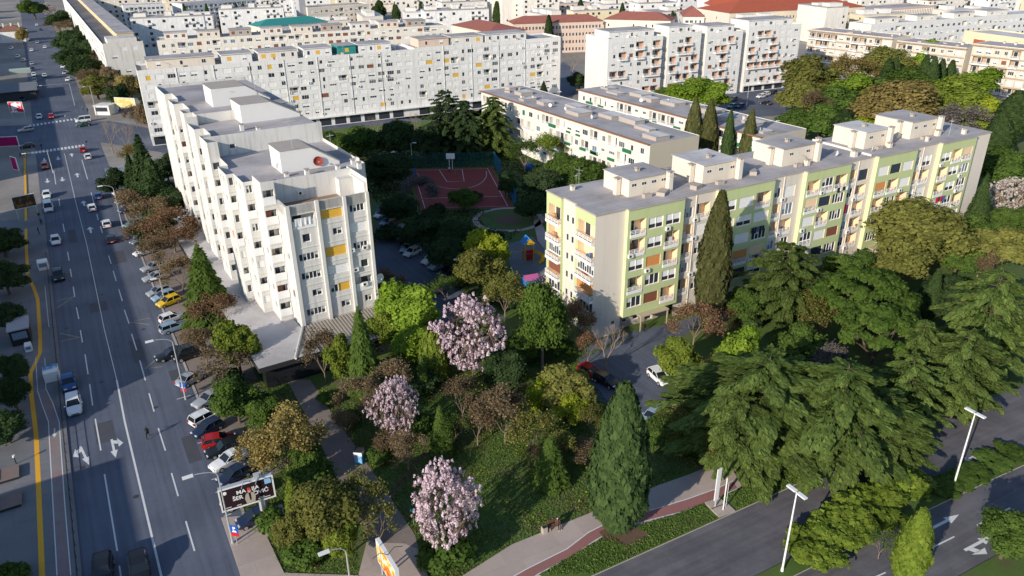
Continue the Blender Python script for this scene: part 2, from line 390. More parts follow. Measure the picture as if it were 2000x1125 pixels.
for u, v in ((86, 309), (113, 306), (141, 306), (92, 349), (121, 346), (152, 346), (165, 402), (178, 455)):
    a = G(u, v); b = a + SD * (4.5 if u > 130 else -4.5)
    for sgn in (1,):
        n = SN * .5; d = (b - a).normalized(); c = a + d * 2.6
        mk.quad(*[(p.x, p.y, .007) for p in (a - SN * .2, a + SN * .2, c + SN * .2, c - SN * .2)])
        mk.poly([(p.x, p.y, .007) for p in (c - SN * .7, c + SN * .7, b)])
for row, n in (([(60, 299), (166, 284)], 15), ([(55, 246), (150, 232)], 13)):
    p0, p1 = G(*row[0]), G(*row[1])
    for k in range(n):
        c = p0.lerp(p1, (k + .5) / n)
        q = [c - SD * 1.6 - SN * .3, c - SD * 1.6 + SN * .3, c + SD * 1.6 + SN * .3, c + SD * 1.6 - SN * .3]
        mk.quad(*[(p.x, p.y, .012) for p in q])
for a, b in (((386, 866), (408, 860)), ((413, 937), (434, 931)), ((421, 962), (450, 953)), ((429, 986), (446, 980)), ((437, 1009), (452, 1003)), ((345, 780), (372, 772)), ((366, 826), (392, 818)), ((330, 705), (350, 697))):
    strip(mk, [a, b], .12, .010)
# boulevard
strip(mk, [(1908, 1026), (1973, 992)], .15, .006); strip(mk, [(1800, 1080), (1864, 1048)], .15, .006); strip(mk, [(1890, 898), (1920, 882)], .15, .006)
strip(mk, [(1500, 1220), (1730, 1118)], .15, .006)
arrow(mk, (1812, 1036), (1873, 1005), .007, 1.0, 0); arrow(mk, (1884, 1075), (1937, 1047), .007, 1.0, -1); arrow(mk, (1905, 890), (1884, 902), .007, 1.0, 1)
mk.build('road_marking', WHITEP)['kind'] = 'structure'
yz = MB()
for p in ([(110, 588), (145, 579)], [(145, 579), (112, 601)], [(117, 667), (156, 659)], [(156, 659), (117, 651)], [(293, 621), (253, 629), (291, 634)], [(317, 716), (284, 720), (316, 692)]):
    strip(yz, p, .18, .006)
yz.build('worn_bus_stop_marking', FADEDY)['kind'] = 'structure'
yt = MB(); strip(yt, [(84, 1160), (83, 1125), (75, 932), (71, 850), (62, 773), (60, 731), (79, 690), (79, 660), (77, 629), (74, 585), (66, 562), (55, 541), (52, 490), (51, 448)], .52, .128)
strip(yt, [(51, 432), (50, 370), (48, 299)], .52, .128)
yt.build('tactile_guide_strip', YELP)['kind'] = 'structure'
rp = MB()
l_ = [(112, 1126), (104, 985), (95, 825), (82, 790), (74, 765)]; r_ = [(139, 1126), (127, 985), (116, 825), (104, 790), (90, 760)]
for i in range(4):
    rp.quad(*[(p.x, p.y, .126) for p in (G(*l_[i]), G(*r_[i]), G(*r_[i + 1]), G(*l_[i + 1]))])
rp.build('pavement_cycle_path', REDPF)['kind'] = 'structure'
rl = MB(); strip(rl, l_, .1, .131); strip(rl, r_, .1, .131)
arrow(rl, (107, 838), (107, 856), .133, .55)
for a, b in (((74, 765), (70, 700)), ((90, 760), (88, 700)), ((88, 560), (96, 640))): strip(rl, [a, b], .08, .131)
rl.build('pavement_cycle_line', WHITEP)['kind'] = 'structure'

pm = MB()
for a, b, l_, w2 in ((22, 3, 5, 2.2), (41, 9.5, 8, 1.6), (63, 5.2, 4, 2.6), (12, 12.2, 6, 1.5), (84, 11, 7, 2.0), (33, 13.4, 3, 1.6), (101, 4, 9, 1.4)):
    q = [st(a, b), st(a, b + w2), st(a + l_, b + w2), st(a + l_, b)]; pm.quad(*[(x.x, x.y, .0045) for x in q][::-1])
pm.build('asphalt_patch', M('patch_asphalt', (.07, .075, .09), var=.2, scale=1, fine=.15))['kind'] = 'structure'
pm = MB()
for a, b in ((9, 6), (27, 10.5), (38, 4.8), (52, 12), (70, 7.5), (90, 6.2), (18, 1.2), (59, 1.4)):
    c = st(a, b); pm.poly([(c.x + .33 * math.cos(t * math.pi / 8), c.y + .33 * math.sin(t * math.pi / 8), .0075) for t in range(16)])
pm.build('manhole_cover', M('cast_iron', (.05, .045, .045), rough=.6, var=.3, scale=5))['kind'] = 'structure'
# ============================================================ BUILDING KIT
WC = {}
def wmesh(kind, wd, h, near=False):
    """one window, shutter or blind; centred on x, standing on z=0, facing -y"""
    key = (kind, round(wd, 2), round(h, 2), near)
    if key in WC: return WC[key]
    mb = MB(); a = wd / 2
    bl = {'shut': SHUT, 'yel': YEL, 'ora': ORA, 'brn': BRN, 'navy': NAVY, 'grey': GREYW, 'grn': GRNB, 'cur': PEACH}
    def pane(x0, x1, z0, z1, y, m): mb.quad((x0, y, z0), (x1, y, z0), (x1, y, z1), (x0, y, z1), m)
    if kind in bl:
        n = max(1, round(h / .3)) if near else 1
        pane(-a, a, 0, h, .02, 1)
        if near:
            for k in range(n): mb.box(-a + .05, a - .05, -.015, .02, h * k / n + .03, h * (k + 1) / n - .03, 1)
            mb.box(-a, a, -.05, .02, h - .02, h + .02, 0)
            if kind == 'shut': mb.box(-a + .06, a - .06, -.01, .015, .0, .03, 2)
        mats = [FRAME, bl[kind], GLASS]
    else:
        n = {'win': max(2, round(wd / .8)), 'winb': max(2, round(wd / .8)), 'half': 2, 'one': 1, 'door': 1, 'strip': max(3, round(wd / .6)), 'wing': max(2, round(wd / .8))}[kind]
        g = 1
        pane(-a, a, 0, h, .02, 0)
        hh = h
        if kind == 'half': hh = h * .45
        fr = .09 if wd > .9 else .05
        for k in range(n):
            x0 = -a + fr + (wd - fr) * k / n; x1 = -a + (wd - fr) * (k + 1) / n
            pane(x0, x1, fr, hh - fr, .0 if not near else .012, g)
            if near and kind in ('win', 'winb', 'strip'):
                if (k * 7 + int(wd * 10)) % 3 == 0: pane(x0 + .02, x1 - .02, fr + (hh - fr) * .5, hh - fr - .02, .006, 2)
        if near:
            for k in range(n + 1):
                xc = -a + fr / 2 + (wd - fr) * k / n; mb.box(xc - fr / 2, xc + fr / 2, -.045, .018, 0, h, 0)
            mb.box(-a - .05, a + .05, -.12, .018, -.05, -.002, 0)
        mats = [FRAME, GLASSB if kind == 'winb' else GLASSG if kind == 'wing' else GLASS, M('net_curtain', (.55, .54, .52))]
    me = mb.mesh('window_' + kind, mats); WC[key] = me
    return me
NAMES = {'shut': 'roller_shutter', 'yel': 'blind', 'ora': 'blind', 'brn': 'blind', 'navy': 'awning', 'grey': 'roller_shutter', 'grn': 'screen', 'cur': 'blind', 'door': 'balcony_door', 'one': 'window'}
COLNOTE = {'yel': 'mustard yellow blind', 'ora': 'orange blind', 'brn': 'brown blind', 'navy': 'dark blue awning', 'grn': 'bottle green screen'}
def railing_mesh(wd, hgt=1.0, style='bars', side=0.0, m=None):
    key = ('rail', round(wd, 2), hgt, style, side, m.name if m else '')
    if key in WC: return WC[key]
    mb = MB(); a = wd / 2; y0 = -side
    if style == 'solid':
        mb.box(-a, a, y0 - .08, y0, -.2, hgt, 0)
        if side: mb.box(-a, -a + .08, y0, 0, -.2, hgt, 0); mb.box(a - .08, a, y0, 0, -.2, hgt, 0); mb.box(-a, a, y0, 0, -.2, -.08, 0)
    else:
        mb.box(-a, a, y0 - .1, y0, -.22, .28, 0)
        for z in (.48, .70, .92): mb.box(-a, a, y0 - .08, y0 - .02, z, z + .07, 0)
        n = max(2, int(wd / .9))
        for k in range(n + 1): x = -a + .03 + (wd - .06) * k / n; mb.box(x - .03, x + .03, y0 - .07, y0 - .02, .28, .99, 0)
        if side:
            mb.box(-a, a, y0, 0, -.22, -.08, 0)
            for sx in (-a, a - .06):
                mb.box(sx, sx + .06, y0, 0, -.08, .28, 0)
                for z in (.48, .70, .92): mb.box(sx, sx + .06, y0, 0, z, z + .07, 0)
    me = mb.mesh('railing', [m or FRAME]); WC[key] = me
    return me
def ac_mesh():
    if 'ac' in WC: return WC['ac']
    mb = MB(); mb.box(-.42, .42, -.36, -.04, 0, .6, 0)
    c = []
    for k in range(12): t = 2 * math.pi * k / 12; c.append((-.1 + .22 * math.cos(t), -.365, .3 + .22 * math.sin(t)))
    mb.poly(c, 1); mb.box(-.3, -.24, -.3, 0, -.06, 0, 1); mb.box(.24, .3, -.3, 0, -.06, 0, 1)
    WC['ac'] = mb.mesh('air_conditioner', [ACW, DARK]); return WC['ac']
def dish_mesh(m, key):
    if key in WC: return WC[key]
    mb = MB(); n = 14; R = .5
    ring = lambda r, y: [(r * math.cos(2 * math.pi * k / n), y, .75 + r * math.sin(2 * math.pi * k / n)) for k in range(n)]
    a, b, c = ring(R, -.22), ring(R * .6, -.09), ring(.02, -.04)
    for p, q in ((a, b), (b, c)):
        for k in range(n): k2 = (k + 1) % n; mb.quad(p[k], p[k2], q[k2], q[k], 0); mb.quad(q[k], q[k2], p[k2], p[k], 0) if False else None
    mb.tube([(0, 0, 0), (0, 0, .75)], .035, 5, 1); mb.tube([(0, -.05, .55), (0, -.55, .75)], .02, 4, 1); mb.box(-.05, .05, -.62, -.52, .70, .82, 1)
    WC[key] = mb.mesh('satellite_dish', [m, METAL]); return WC[key]
def aerial_mesh():
    if 'aer' in WC: return WC['aer']
    mb = MB(); mb.tube([(0, 0, 0), (0, 0, 4.2)], .035, 5); mb.tube([(-.9, 0, 3.7), (.9, 0, 3.7)], .025, 4)
    for k in range(7): x = -.8 + k * .27; mb.tube([(x, -.35, 3.7), (x, .35, 3.7)], .018, 4)
    mb.tube([(-.5, 0, 2.9), (.5, 0, 2.9)], .02, 4)
    WC['aer'] = mb.mesh('aerial', [METAL]); return WC['aer']
class Bldg:
    def __init__(s, name, label, origin, ang, cat='apartment block', group=None):
        s.root = empty(name, (origin[0], origin[1], 0), ang, label, cat, group)
        s.o = Vector((origin[0], origin[1], 0)); s.a = ang; s.parts = []; s.mb = MB()
    def world(s, p):
        c, n = math.cos(s.a), math.sin(s.a)
        return Vector((s.o.x + p[0] * c - p[1] * n, s.o.y + p[0] * n + p[1] * c, p[2]))
    def local(s, p):
        dx, dy = p[0] - s.o.x, p[1] - s.o.y; c, n = math.cos(s.a), math.sin(s.a)
        return (dx * c + dy * n, -dx * n + dy * c)
    def part(s, me, name, loc, rz=0, size=1.0, note=None): s.parts.append((me, name, loc, rz, size, note))
    def wall(s, o, e, L, z0, z1, ops=(), m=0, mr=None, rz=None, near=False):
        """wall from plan point o along unit vector e (outside on its right), length L; openings (x0,x1,za,zb,depth,kind[,extra])"""
        n = Vector((-e[1], e[0]))                            # inward
        tf = lambda a, d, z: (o[0] + e[0] * a + n.x * d, o[1] + e[1] * a + n.y * d, z)
        rz = math.atan2(e[1], e[0]); mb = s.mb; mr = m if mr is None else mr
        ops = [q for q in ops if q[0] > -.001 and q[1] < L + .001]
        zs = sorted({z0, z1} | {q[2] for q in ops} | {q[3] for q in ops})
        for za, zb in zip(zs, zs[1:]):
            if zb - za < 1e-4: continue
            act = sorted((q[0], q[1]) for q in ops if q[2] < zb - 1e-4 and q[3] > za + 1e-4)
            x = 0.0
            for x0, x1 in act + [(L, L)]:
                if x0 - x > 1e-4: mb.quad(tf(x, 0, za), tf(x0, 0, za), tf(x0, 0, zb), tf(x, 0, zb), m)
                x = max(x, x1)
        for q in ops:
            x0, x1, za, zb, d, kind = q[:6]
            mb.quad(tf(x0, 0, za), tf(x1, 0, za), tf(x1, d, za), tf(x0, d, za), mr)
            mb.quad(tf(x0, d, zb), tf(x1, d, zb), tf(x1, 0, zb), tf(x0, 0, zb), mr)
            mb.quad(tf(x0, 0, za), tf(x0, d, za), tf(x0, d, zb), tf(x0, 0, zb), mr)
            mb.quad(tf(x1, d, za), tf(x1, 0, za), tf(x1, 0, zb), tf(x1, d, zb), mr)
            cx, wd, h = (x0 + x1) / 2, x1 - x0, zb - za
            if kind.startswith('log'):                       # recessed balcony
                mb.quad(tf(x0, d, za), tf(x1, d, za), tf(x1, d, zb), tf(x0, d, zb), mr)
                dw = min(1.5, wd * .5); sx = x0 + dw / 2 + .2 if (int(x0 * 3 + za) % 2) else x1 - dw / 2 - .2
                s.part(wmesh('door', dw, h * .86, near), 'balcony_door', tf(sx, d - .04, za), rz, .4)
                st_ = 'solid' if kind.endswith('s') else 'bars'
                s.part(railing_mesh(wd + .1, 1.0, st_, q[6] if len(q) > 6 else 0.0), 'balcony_railing', tf(cx, 0, za), rz, .8)
                if near and (int(cx * 7 + za * 11) % 5) < 3:     # things kept on the balcony
                    k_ = int(cx * 5 + za * 3) % 5; key = ('clutter', k_)
                    if key not in WC:
                        m_ = MB(); m_.box(-.35, .35, -.2, .2, 0, (.9, 1.3, .5, 1.6, .8)[k_]); m_.box(.42, .72, -.15, .15, 0, (.4, .7, .9, .3, .5)[k_])
                        WC[key] = m_.mesh('balcony_cupboard', M('clutter_%d' % k_, ((.45, .30, .18), (.60, .60, .58), (.12, .20, .35), (.30, .12, .08), (.20, .28, .15))[k_]))
                    s.part(WC[key], 'balcony_cupboard', tf(x0 + .5 + (wd - 1.2) * ((k_ * 37) % 10) / 10, .75, za), rz, .3)
                if len(q) > 7: s.part(wmesh(q[7], wd - .1, h - 1.05, near), NAMES.get(q[7], 'window'), tf(cx, .08, za + 1.0), rz, .9, COLNOTE.get(q[7]))
            else:
                s.part(wmesh(kind, wd, h, near), NAMES.get(kind, 'window'), tf(cx, d - .05, za), rz, wd * h, COLNOTE.get(kind))
    def finish(s, body, mats, limit=95):
        o = s.mb.build(body, mats, s.root)
        byname = {}
        for p in s.parts: byname.setdefault(p[1], []).append(p)
        for nm, lst in byname.items():
            lst.sort(key=lambda p: depth(s.world(p[2])) - 8 * p[4])
            for me, name, loc, rz, size, note in lst[:limit]:
                w_ = inst(me, name, s.root, loc, rz)
                if note: w_['label'] = note
            rest = lst[limit:]
            if rest:
                mb = MB(); mats_ = []
                for me, name, loc, rz, size, note in rest:
                    c, n = math.cos(rz), math.sin(rz); off = len(mb.v)
                    for v in me.vertices: mb.v.append((loc[0] + v.co.x * c - v.co.y * n, loc[1] + v.co.x * n + v.co.y * c, loc[2] + v.co.z))
                    idx = []
                    for m in me.materials:
                        if m not in mats_: mats_.append(m)
                        idx.append(mats_.index(m))
                    for f in me.polygons: mb.f.append(tuple(off + k for k in f.vertices)); mb.m.append(idx[f.material_index])
                ob = mb.build(nm, mats_, s.root); ob['kind'] = 'stuff'
        return o
def penthouse(B, x0, x1, y0, y1, z0, h, mats, wins=2, slope=0.0, name='rooftop_room'):
    """stair head or lift house on a roof, a part of its building, with small windows and a chimney"""
    mb = MB(); zs = [z0 + h, z0 + h - slope, z0 + h - slope, z0 + h]
    mb.prism([(x0, y0), (x1, y0), (x1, y1), (x0, y1)], z0, zs, 0)
    e = .18; off = .03
    zt = [z + .1 for z in zs]
    pts = [(x0 - e, y0 - e), (x1 + e, y0 - e), (x1 + e, y1 + e), (x0 - e, y1 + e)]
    for i in range(4):
        j = (i + 1) % 4; mb.quad((*pts[i], zs[i] + .005), (*pts[j], zs[j] + .005), (*pts[j], zt[j]), (*pts[i], zt[i]), 1)
    mb.poly([(*p, z) for p, z in zip(pts, zt)], 1); mb.poly([(*p, z + .005) for p, z in zip(pts[::-1], zs[::-1])], 1)
    o = mb.build(name, mats, B.root)
    for k in range(wins):
        cx = x0 + (x1 - x0) * (k + .5) / wins
        inst(wmesh('win', 1.0, .6), 'window', o, (cx, y0 - .03, z0 + h * .55 - slope * (k + .5) / wins * .5))
    return o
def chimney(B, x, y, z, w_=.7, h=1.3, mat=None):
    mb = MB(); mb.box(-w_ / 2, w_ / 2, -w_ / 2, w_ / 2, 0, h, 0); mb.box(-w_ / 2 - .08, w_ / 2 + .08, -w_ / 2 - .08, w_ / 2 + .08, h + .18, h + .28, 1)
    for sx in (-1, 1):
        for sy in (-1, 1): mb.box(sx * w_ * .4 - .06, sx * w_ * .4 + .06, sy * w_ * .4 - .06, sy * w_ * .4 + .06, h, h + .18, 0)
    return mb.build('chimney', [mat or CREAM, PLINTH], B.root, (x, y, z))
def roof_clutter(B, x0, x1, y0, y1, z, n, rnd, dishes=True):
    for k in range(n):
        x, y = rnd.uniform(x0, x1), rnd.uniform(y0, y1); t = rnd.random()
        if t < .35: inst(aerial_mesh(), 'aerial', B.root, (x, y, z), rnd.uniform(0, 3), rnd.uniform(.5, .9))
        elif t < .55 and dishes: inst(dish_mesh(FRAME, 'dishw'), 'satellite_dish', B.root, (x, y, z), rnd.uniform(-.8, .8))
        elif t < .8: chimney(B, x, y, z, rnd.uniform(.5, .9), rnd.uniform(.4, 1.0))
        else:
            mb = MB(); a, b = rnd.uniform(.5, 1.2), rnd.uniform(.4, .8); mb.box(-a, a, -b, b, 0, rnd.uniform(.3, .7)); mb.build('roof_vent', PLINTH, B.root, (x, y, z), rnd.uniform(0, 1))
def pick(rnd, table):
    t = rnd.random() * sum(w_ for _, w_ in table)
    for k, w_ in table:
        t -= w_
        if t <= 0: return k
    return table[-1][0]

# ============================================================ 1. the green and beige apartment block
A = G(1164, 419, 20.2); Bp = G(1930, 258, 20.2)
ang = math.atan2(Bp.y - A.y, Bp.x - A.x)
GB = Bldg('green_apartment_block', 'long lime green and beige apartment block with roof terraces and balconies behind the tall cypress', A, ang)
rnd = random.Random(11)
GL, GWd, GZ = 93.6, 12.8, 20.2
ROWS = [4.2 + 3.1 * k for k in range(5)]
secs = [(0, 4.9, 'end'), (4.9, 15.5, 'g'), (15.5, 22.4, 'b'), (22.4, 34.4, 'g'), (34.4, 41.7, 'b'), (41.7, 52.6, 'g'), (52.6, 59.6, 'b'), (59.6, 70.4, 'g'), (70.4, 77.6, 'b'), (77.6, 88.2, 'g'), (88.2, 93.6, 'end')]
OFF = {'end': -.6, 'g': -1.25, 'b': -.45}
tblG = [('log', 34), ('shut', 20), ('half', 14), ('win', 16), ('winb', 5), ('ora', 4), ('navy', 4), ('brn', 2)]
tblB = [('log', 30), ('win', 25), ('winb', 22), ('shut', 10), ('half', 10), ('navy', 3)]
first = [['log', 'win', 'log'], ['win', 'brn', 'log'], ['log', 'win', 'half'], ['log', 'ora', 'log'], ['log', 'half', 'log'], ['half', 'win', 'half']]
fixed = {0: ['win', 'brn', 'log'], 1: ['logn', 'win', 'half'], 2: ['half', 'ora', 'log'], 3: ['log', 'half', 'log'], 4: ['log', 'half', 'half']}
gi = 0
for x0, x1, t in secs:
    L = x1 - x0; y = OFF[t]; ops = []
    if t == 'g':
        for k, z in enumerate(ROWS):
            for c in range(3):
                a = .55 + c * (L - .7) / 3; b = a + (L - .7) / 3 - .55
                kind = fixed[k][c] if gi == 0 else pick(rnd, tblG)
                if kind.startswith('log'):
                    q = (a, b, z - .55, z + 2.0, 1.25, 'log', .0) + ((pick(rnd, [('cur', 2), ('ora', 1), ('win', 2)]),) if rnd.random() < .22 else ())
                    ops.append(q)
                else: ops.append((a, b, z, z + 1.75, .16, kind))
        s0 = 2.75
        GB.wall((x0, y), (1, 0), L, s0, GZ, ops, 1, 3, near=True)
        # soffit, ground floor wall behind and side returns
        GB.mb.quad((x0, y, s0), (x0, .3, s0), (x1, .3, s0), (x1, y, s0), 1)
        gops = [(a_, a_ + 1.0, .9, 1.5, .15, 'one') for a_ in (1.0, 3.2)] + ([(5.6, 7.2, .02, 2.3, .4, 'door')] if True else []) + [(8.3, 9.2, .9, 1.5, .15, 'one')]
        GB.wall((x0, .3), (1, 0), L, 0, s0, gops, 4, 4, near=True)
        for xs, yb in ((x0, OFF['end'] if x0 < 5 else OFF['b']), (x1, OFF['end'] if x1 > 88 else OFF['b'])):
            e = (0, -1) if xs == x0 else (0, 1)
            o = (xs, yb) if xs == x0 else (xs, y)
            GB.wall(o, e, abs(yb - y), s0, GZ, (), 5 if xs == x0 else 1)
        gi += 1
    elif t == 'b':
        for k, z in enumerate(ROWS):
            ka, kb_ = pick(rnd, tblB), pick(rnd, tblB)
            if ka.startswith('log'): ops.append((.35, 2.6, z - .6, z + 2.0, 1.2, 'log'))
            else: ops.append((.45, 2.5, z, z + 1.7, .16, ka))
            if kb_.startswith('log'): ops.append((3.3, 5.9, z - .6, z + 2.0, 1.2, 'log'))
            else: ops.append((3.4, 5.8, z - .3, z + 1.7, .16, kb_))
        GB.wall((x0, y), (1, 0), L, 0, GZ, ops, 2, 3, near=True)
        GB.mb.box(x0 + 2.9, x0 + 3.02, y - .12, y, .1, GZ - .1, 2)        # down pipe
    else:
        GB.wall((x0, y), (1, 0), L, 0, GZ, ((3.2, 3.9, 1.6, 2.3, .12, 'one'),) if x0 < 5 else (), 2, near=True)
        xs = x1 if x0 < 5 else x0
# near end: two green bays with wrap-round balconies and a cream recess between them (walls from back to front)
ye = [(GWd, 8.5, 'g'), (8.5, 4.5, 'c'), (4.5, -.6, 'g')]
efix = [['log', 'log'], ['half', 'log'], ['win', 'win'], ['brn', 'ora'], ['win', 'win']]
for y1, y0, t in ye:
    L = y1 - y0; ops = []
    if t == 'g':
        for k, z in enumerate(ROWS):
            kk = ['win', 'ora', 'strip', 'log', 'log'][k] if y0 < 0 else ['win', 'brn', 'strip', 'log', 'log'][k]
            ops.append((.7, L - .02, z - .75, z + 2.0, 1.2, 'log', .55) + ((kk,) if kk != 'log' else ()))
        GB.wall((-.45, y1), (0, -1), L, 1.4, GZ, ops, 1, 3, near=True)
        GB.wall((-.0, y1), (0, -1), L, 0, 1.4, (), 4)
        GB.wall((0, y1), (-1, 0), .45, 1.4, GZ, (), 1); GB.wall((-.45, y0), (1, 0), .45, 1.4, GZ, (), 2 if y0 < 0 else 1)
        GB.mb.quad((-.45, y0, 1.4), (-.45, y1, 1.4), (0, y1, 1.4), (0, y0, 1.4), 1)
    else:
        for k, z in enumerate(ROWS): ops += [(.8, 1.5, z + .2, z + 1.3, .12, 'one'), (2.2, 2.9, z + .2, z + 1.3, .12, 'one')]
        GB.wall((0.0, y1), (0, -1), L, 0, GZ, ops, 6, near=True)
        for k in range(0): pass
GB.wall((GL, -.6), (0, 1), GWd + .6, 0, GZ, [(5, 6, z, z + 1.2, .12, 'one') for z in ROWS], 2, near=True)
GB.wall((GL, GWd), (-1, 0), GL, 0, GZ, [(3 + k * 3.6, 5 + k * 3.6, z, z + 1.5, .15, ('win', 'shut', 'half')[(k + r) % 3]) for k in range(25) for r, z in enumerate(ROWS)], 1)
GB.finish('wall', [WHITE, LIME, BEIGE, PEACH, PLINTH, PALELIME, CREAM])
mb = MB()
out = [(-.55, -.62)] + [q for x0, x1, t in secs for q in ((x0, OFF[t] - .12), (x1, OFF[t] - .12))] + [(GL + .12, -.62), (GL + .12, GWd + .12), (-.55, GWd + .12)]
out = [(-.55, -.74)] + out[2:-4] + [(GL + .12, -.74), (GL + .12, GWd + .12), (-.55, GWd + .12), (-.55, 8.4), (-.1, 8.4), (-.1, 4.6), (-.55, 4.6)]
mb.prism(out, GZ + .002, GZ + .22, 1, 0)
GR = mb.build('roof', [ROOF, PLINTH], GB.root)
ZR = GZ + .22
# roof rooms, measured from their front corners in the photograph
for (u0, v0), (u1, v1), dep, h, wn, rm in (((1228, 386), (1303, 370), 6.5, 2.7, 4, ROOF), ((1373, 361), (1437, 346), 7.5, 3.0, 3, ROOFW), ((1529, 327), (1588, 312), 6.5, 3.0, 2, ROOF),
                                       ((1690, 293), (1727, 282), 7.0, 3.1, 2, ROOFW), ((1766, 270), (1838, 264), 8.0, 3.2, 3, ROOF)):
    a = GB.local(G(u0, v0, ZR)); b = GB.local(G(u1, v1, ZR))
    y0 = max(.8, (a[1] + b[1]) / 2)
    penthouse(GB, a[0], b[0], y0, min(y0 + dep, GWd - .5), ZR + .002, h, [CREAM, rm], wn)
    chimney(GB, b[0] - .2, y0 - .55, ZR, .8, h + .2); chimney(GB, a[0] - .6, y0 + 2.2, ZR, .8, h - .3); chimney(GB, (a[0] + b[0]) / 2, y0 + 3, ZR + h + .11, .6, .4, PLINTH)
    mb = MB(); mb.box(-.7, .7, -.35, .35, 0, .55); mb.build('planter', PLINTH, GB.root, (a[0] + 2.5, y0 - 1.3, ZR))
roof_clutter(GB, 2, GL - 3, 1, 3.5, ZR, 16, rnd); roof_clutter(GB, 2, GL - 3, 9.5, 12, ZR, 12, rnd)
st_ = GB.local(G(1238, 377, ZR)); mb = MB(); mb.poly([(st_[0] + 2.6 * math.cos(t * .52) * (1 + .3 * math.sin(t * 2.3)), st_[1] + .9 * math.sin(t * .52) * (1 + .25 * math.cos(t * 3.1)), ZR + .006) for t in range(12)]); mb.build('rust_stain', M('rusty_stain', (.24, .13, .08), var=.3, scale=1.5, c2=(.36, .29, .25)), GB.root)
# a ribbon of party walls across the roof
for x in (58.5,):
    mb = MB(); mb.box(x, x + .3, -.3, GWd - .2, ZR, ZR + .35); mb.build('party_wall', WARMWHITE, GB.root)
# entrance canopies
for x in (10.4, 27.0, 46, 64.5, 82):
    mb = MB(); mb.box(-2.8, 2.8, -2.6, 0, 0, .16); mb.box(-2.7, -2.55, -2.5, -2.35, -2.5, 0); mb.box(2.55, 2.7, -2.5, -2.35, -2.5, 0)
    mb.build('entrance_canopy', M('canopy_slab', (.45, .38, .27), var=.1), GB.root, (x, .29, 2.55))
# air conditioners
k = 0
for gx0, gx1, t in secs:
    if t == 'end': continue
    for z in ROWS:
        if rnd.random() < .6:
            inst(ac_mesh(), 'air_conditioner', GB.root, (gx0 + rnd.choice((.35, (gx1 - gx0) / 3 + .2, 2 * (gx1 - gx0) / 3 + .1)) + .3 if t == 'g' else gx0 + 3.0, OFF[t] - .0, z - .75))
# ============================================================ 2. the stepped white apartment tower and its low podium
T0 = G(590, 640, 4); T1 = G(740, 600, 4); tang = math.atan2(T1.y - T0.y, T1.x - T0.x); TW = (T1 - T0).length
TB = Bldg('stepped_apartment_block', 'stepped white apartment block with saw-tooth side, roof terraces and red satellite dish', T0, tang)
rnd = random.Random(5)
left = [(0, 3.8, 0.0), (3.8, 8.0, -1.9), (8.0, 13.4, -3.3), (13.4, 18.5, -4.4), (18.5, 23.3, -2.9), (23.3, 29, -4.5), (29, 34, -2.7), (34, 39.6, -4.3), (39.6, 43.5, -2.5), (43.5, 47, -4.0), (47, 53, -2.3), (53, 58.5, -4.0), (58.5, 64.6, -2.2), (64.6, 76, -3.6)]
def tz(y): return 21.4 if y < 6.2 else 24.3 if y < 27 else 27.0 if y < 41 else 28.0
RX = [(0, 8, TW), (8, 76, TW + 3.0)]
FL = [6.0 + 2.94 * k for k in range(6)]
PIL = [(0, .55), (4.25, 4.75), (8.35, 8.8), (TW - .45, TW)]
front = [['strip', 'win', 'win'], ['win', 'winyel', 'logs'], ['strip', 'shut', 'one'], ['strip', 'yel', 'strip'], ['one', 'win', 'shut'], ['log', 'yel', 'strip']]
ops = []
for k, c in enumerate(FL):
    for b in range(3):
        a0, a1 = PIL[b][1] + .25, PIL[b + 1][0] - .2; kd = front[k][b]; lo, hi = c - .6, c + .75
        if kd == 'strip': ops.append((a0 + .2, a1 - .1, lo + .1, hi - .1, .22, 'strip'))
        elif kd == 'win': ops.append((a0 + (a1 - a0) * .45, a1 - .3, lo + .2, hi - .1, .2, 'win'))
        elif kd == 'one': ops.append((a0 + 1.1, a0 + 2.3, lo, hi - .1, .2, 'one'))
        elif kd == 'winyel': ops += [(a0 + .05, a0 + 1.3, lo, hi - .1, .2, 'win'), (a0 + 1.3, a1 - .05, lo, hi, .2, 'yel')]
        elif kd in ('log', 'logs'): ops.append((a0, a1, c - 1.15, hi + .15, 1.1, 'logs'))
        else: ops.append((a0, a1, lo - .1, hi + .1, .22, kd))
TB.wall((0, 0), (1, 0), TW, .5, 22.9, ops, 0, 1, near=True)
for a, b in PIL: TB.mb.box(a, b, -.38, 0, 3.9, 22.95 if a > 5 or a < 1 else 23.1, 0)
for c in FL:
    for z in (c - 1.45,):
        for b in range(3): TB.mb.box(PIL[b][1], PIL[b + 1][0], -.07, 0, z, z + .12, 0)
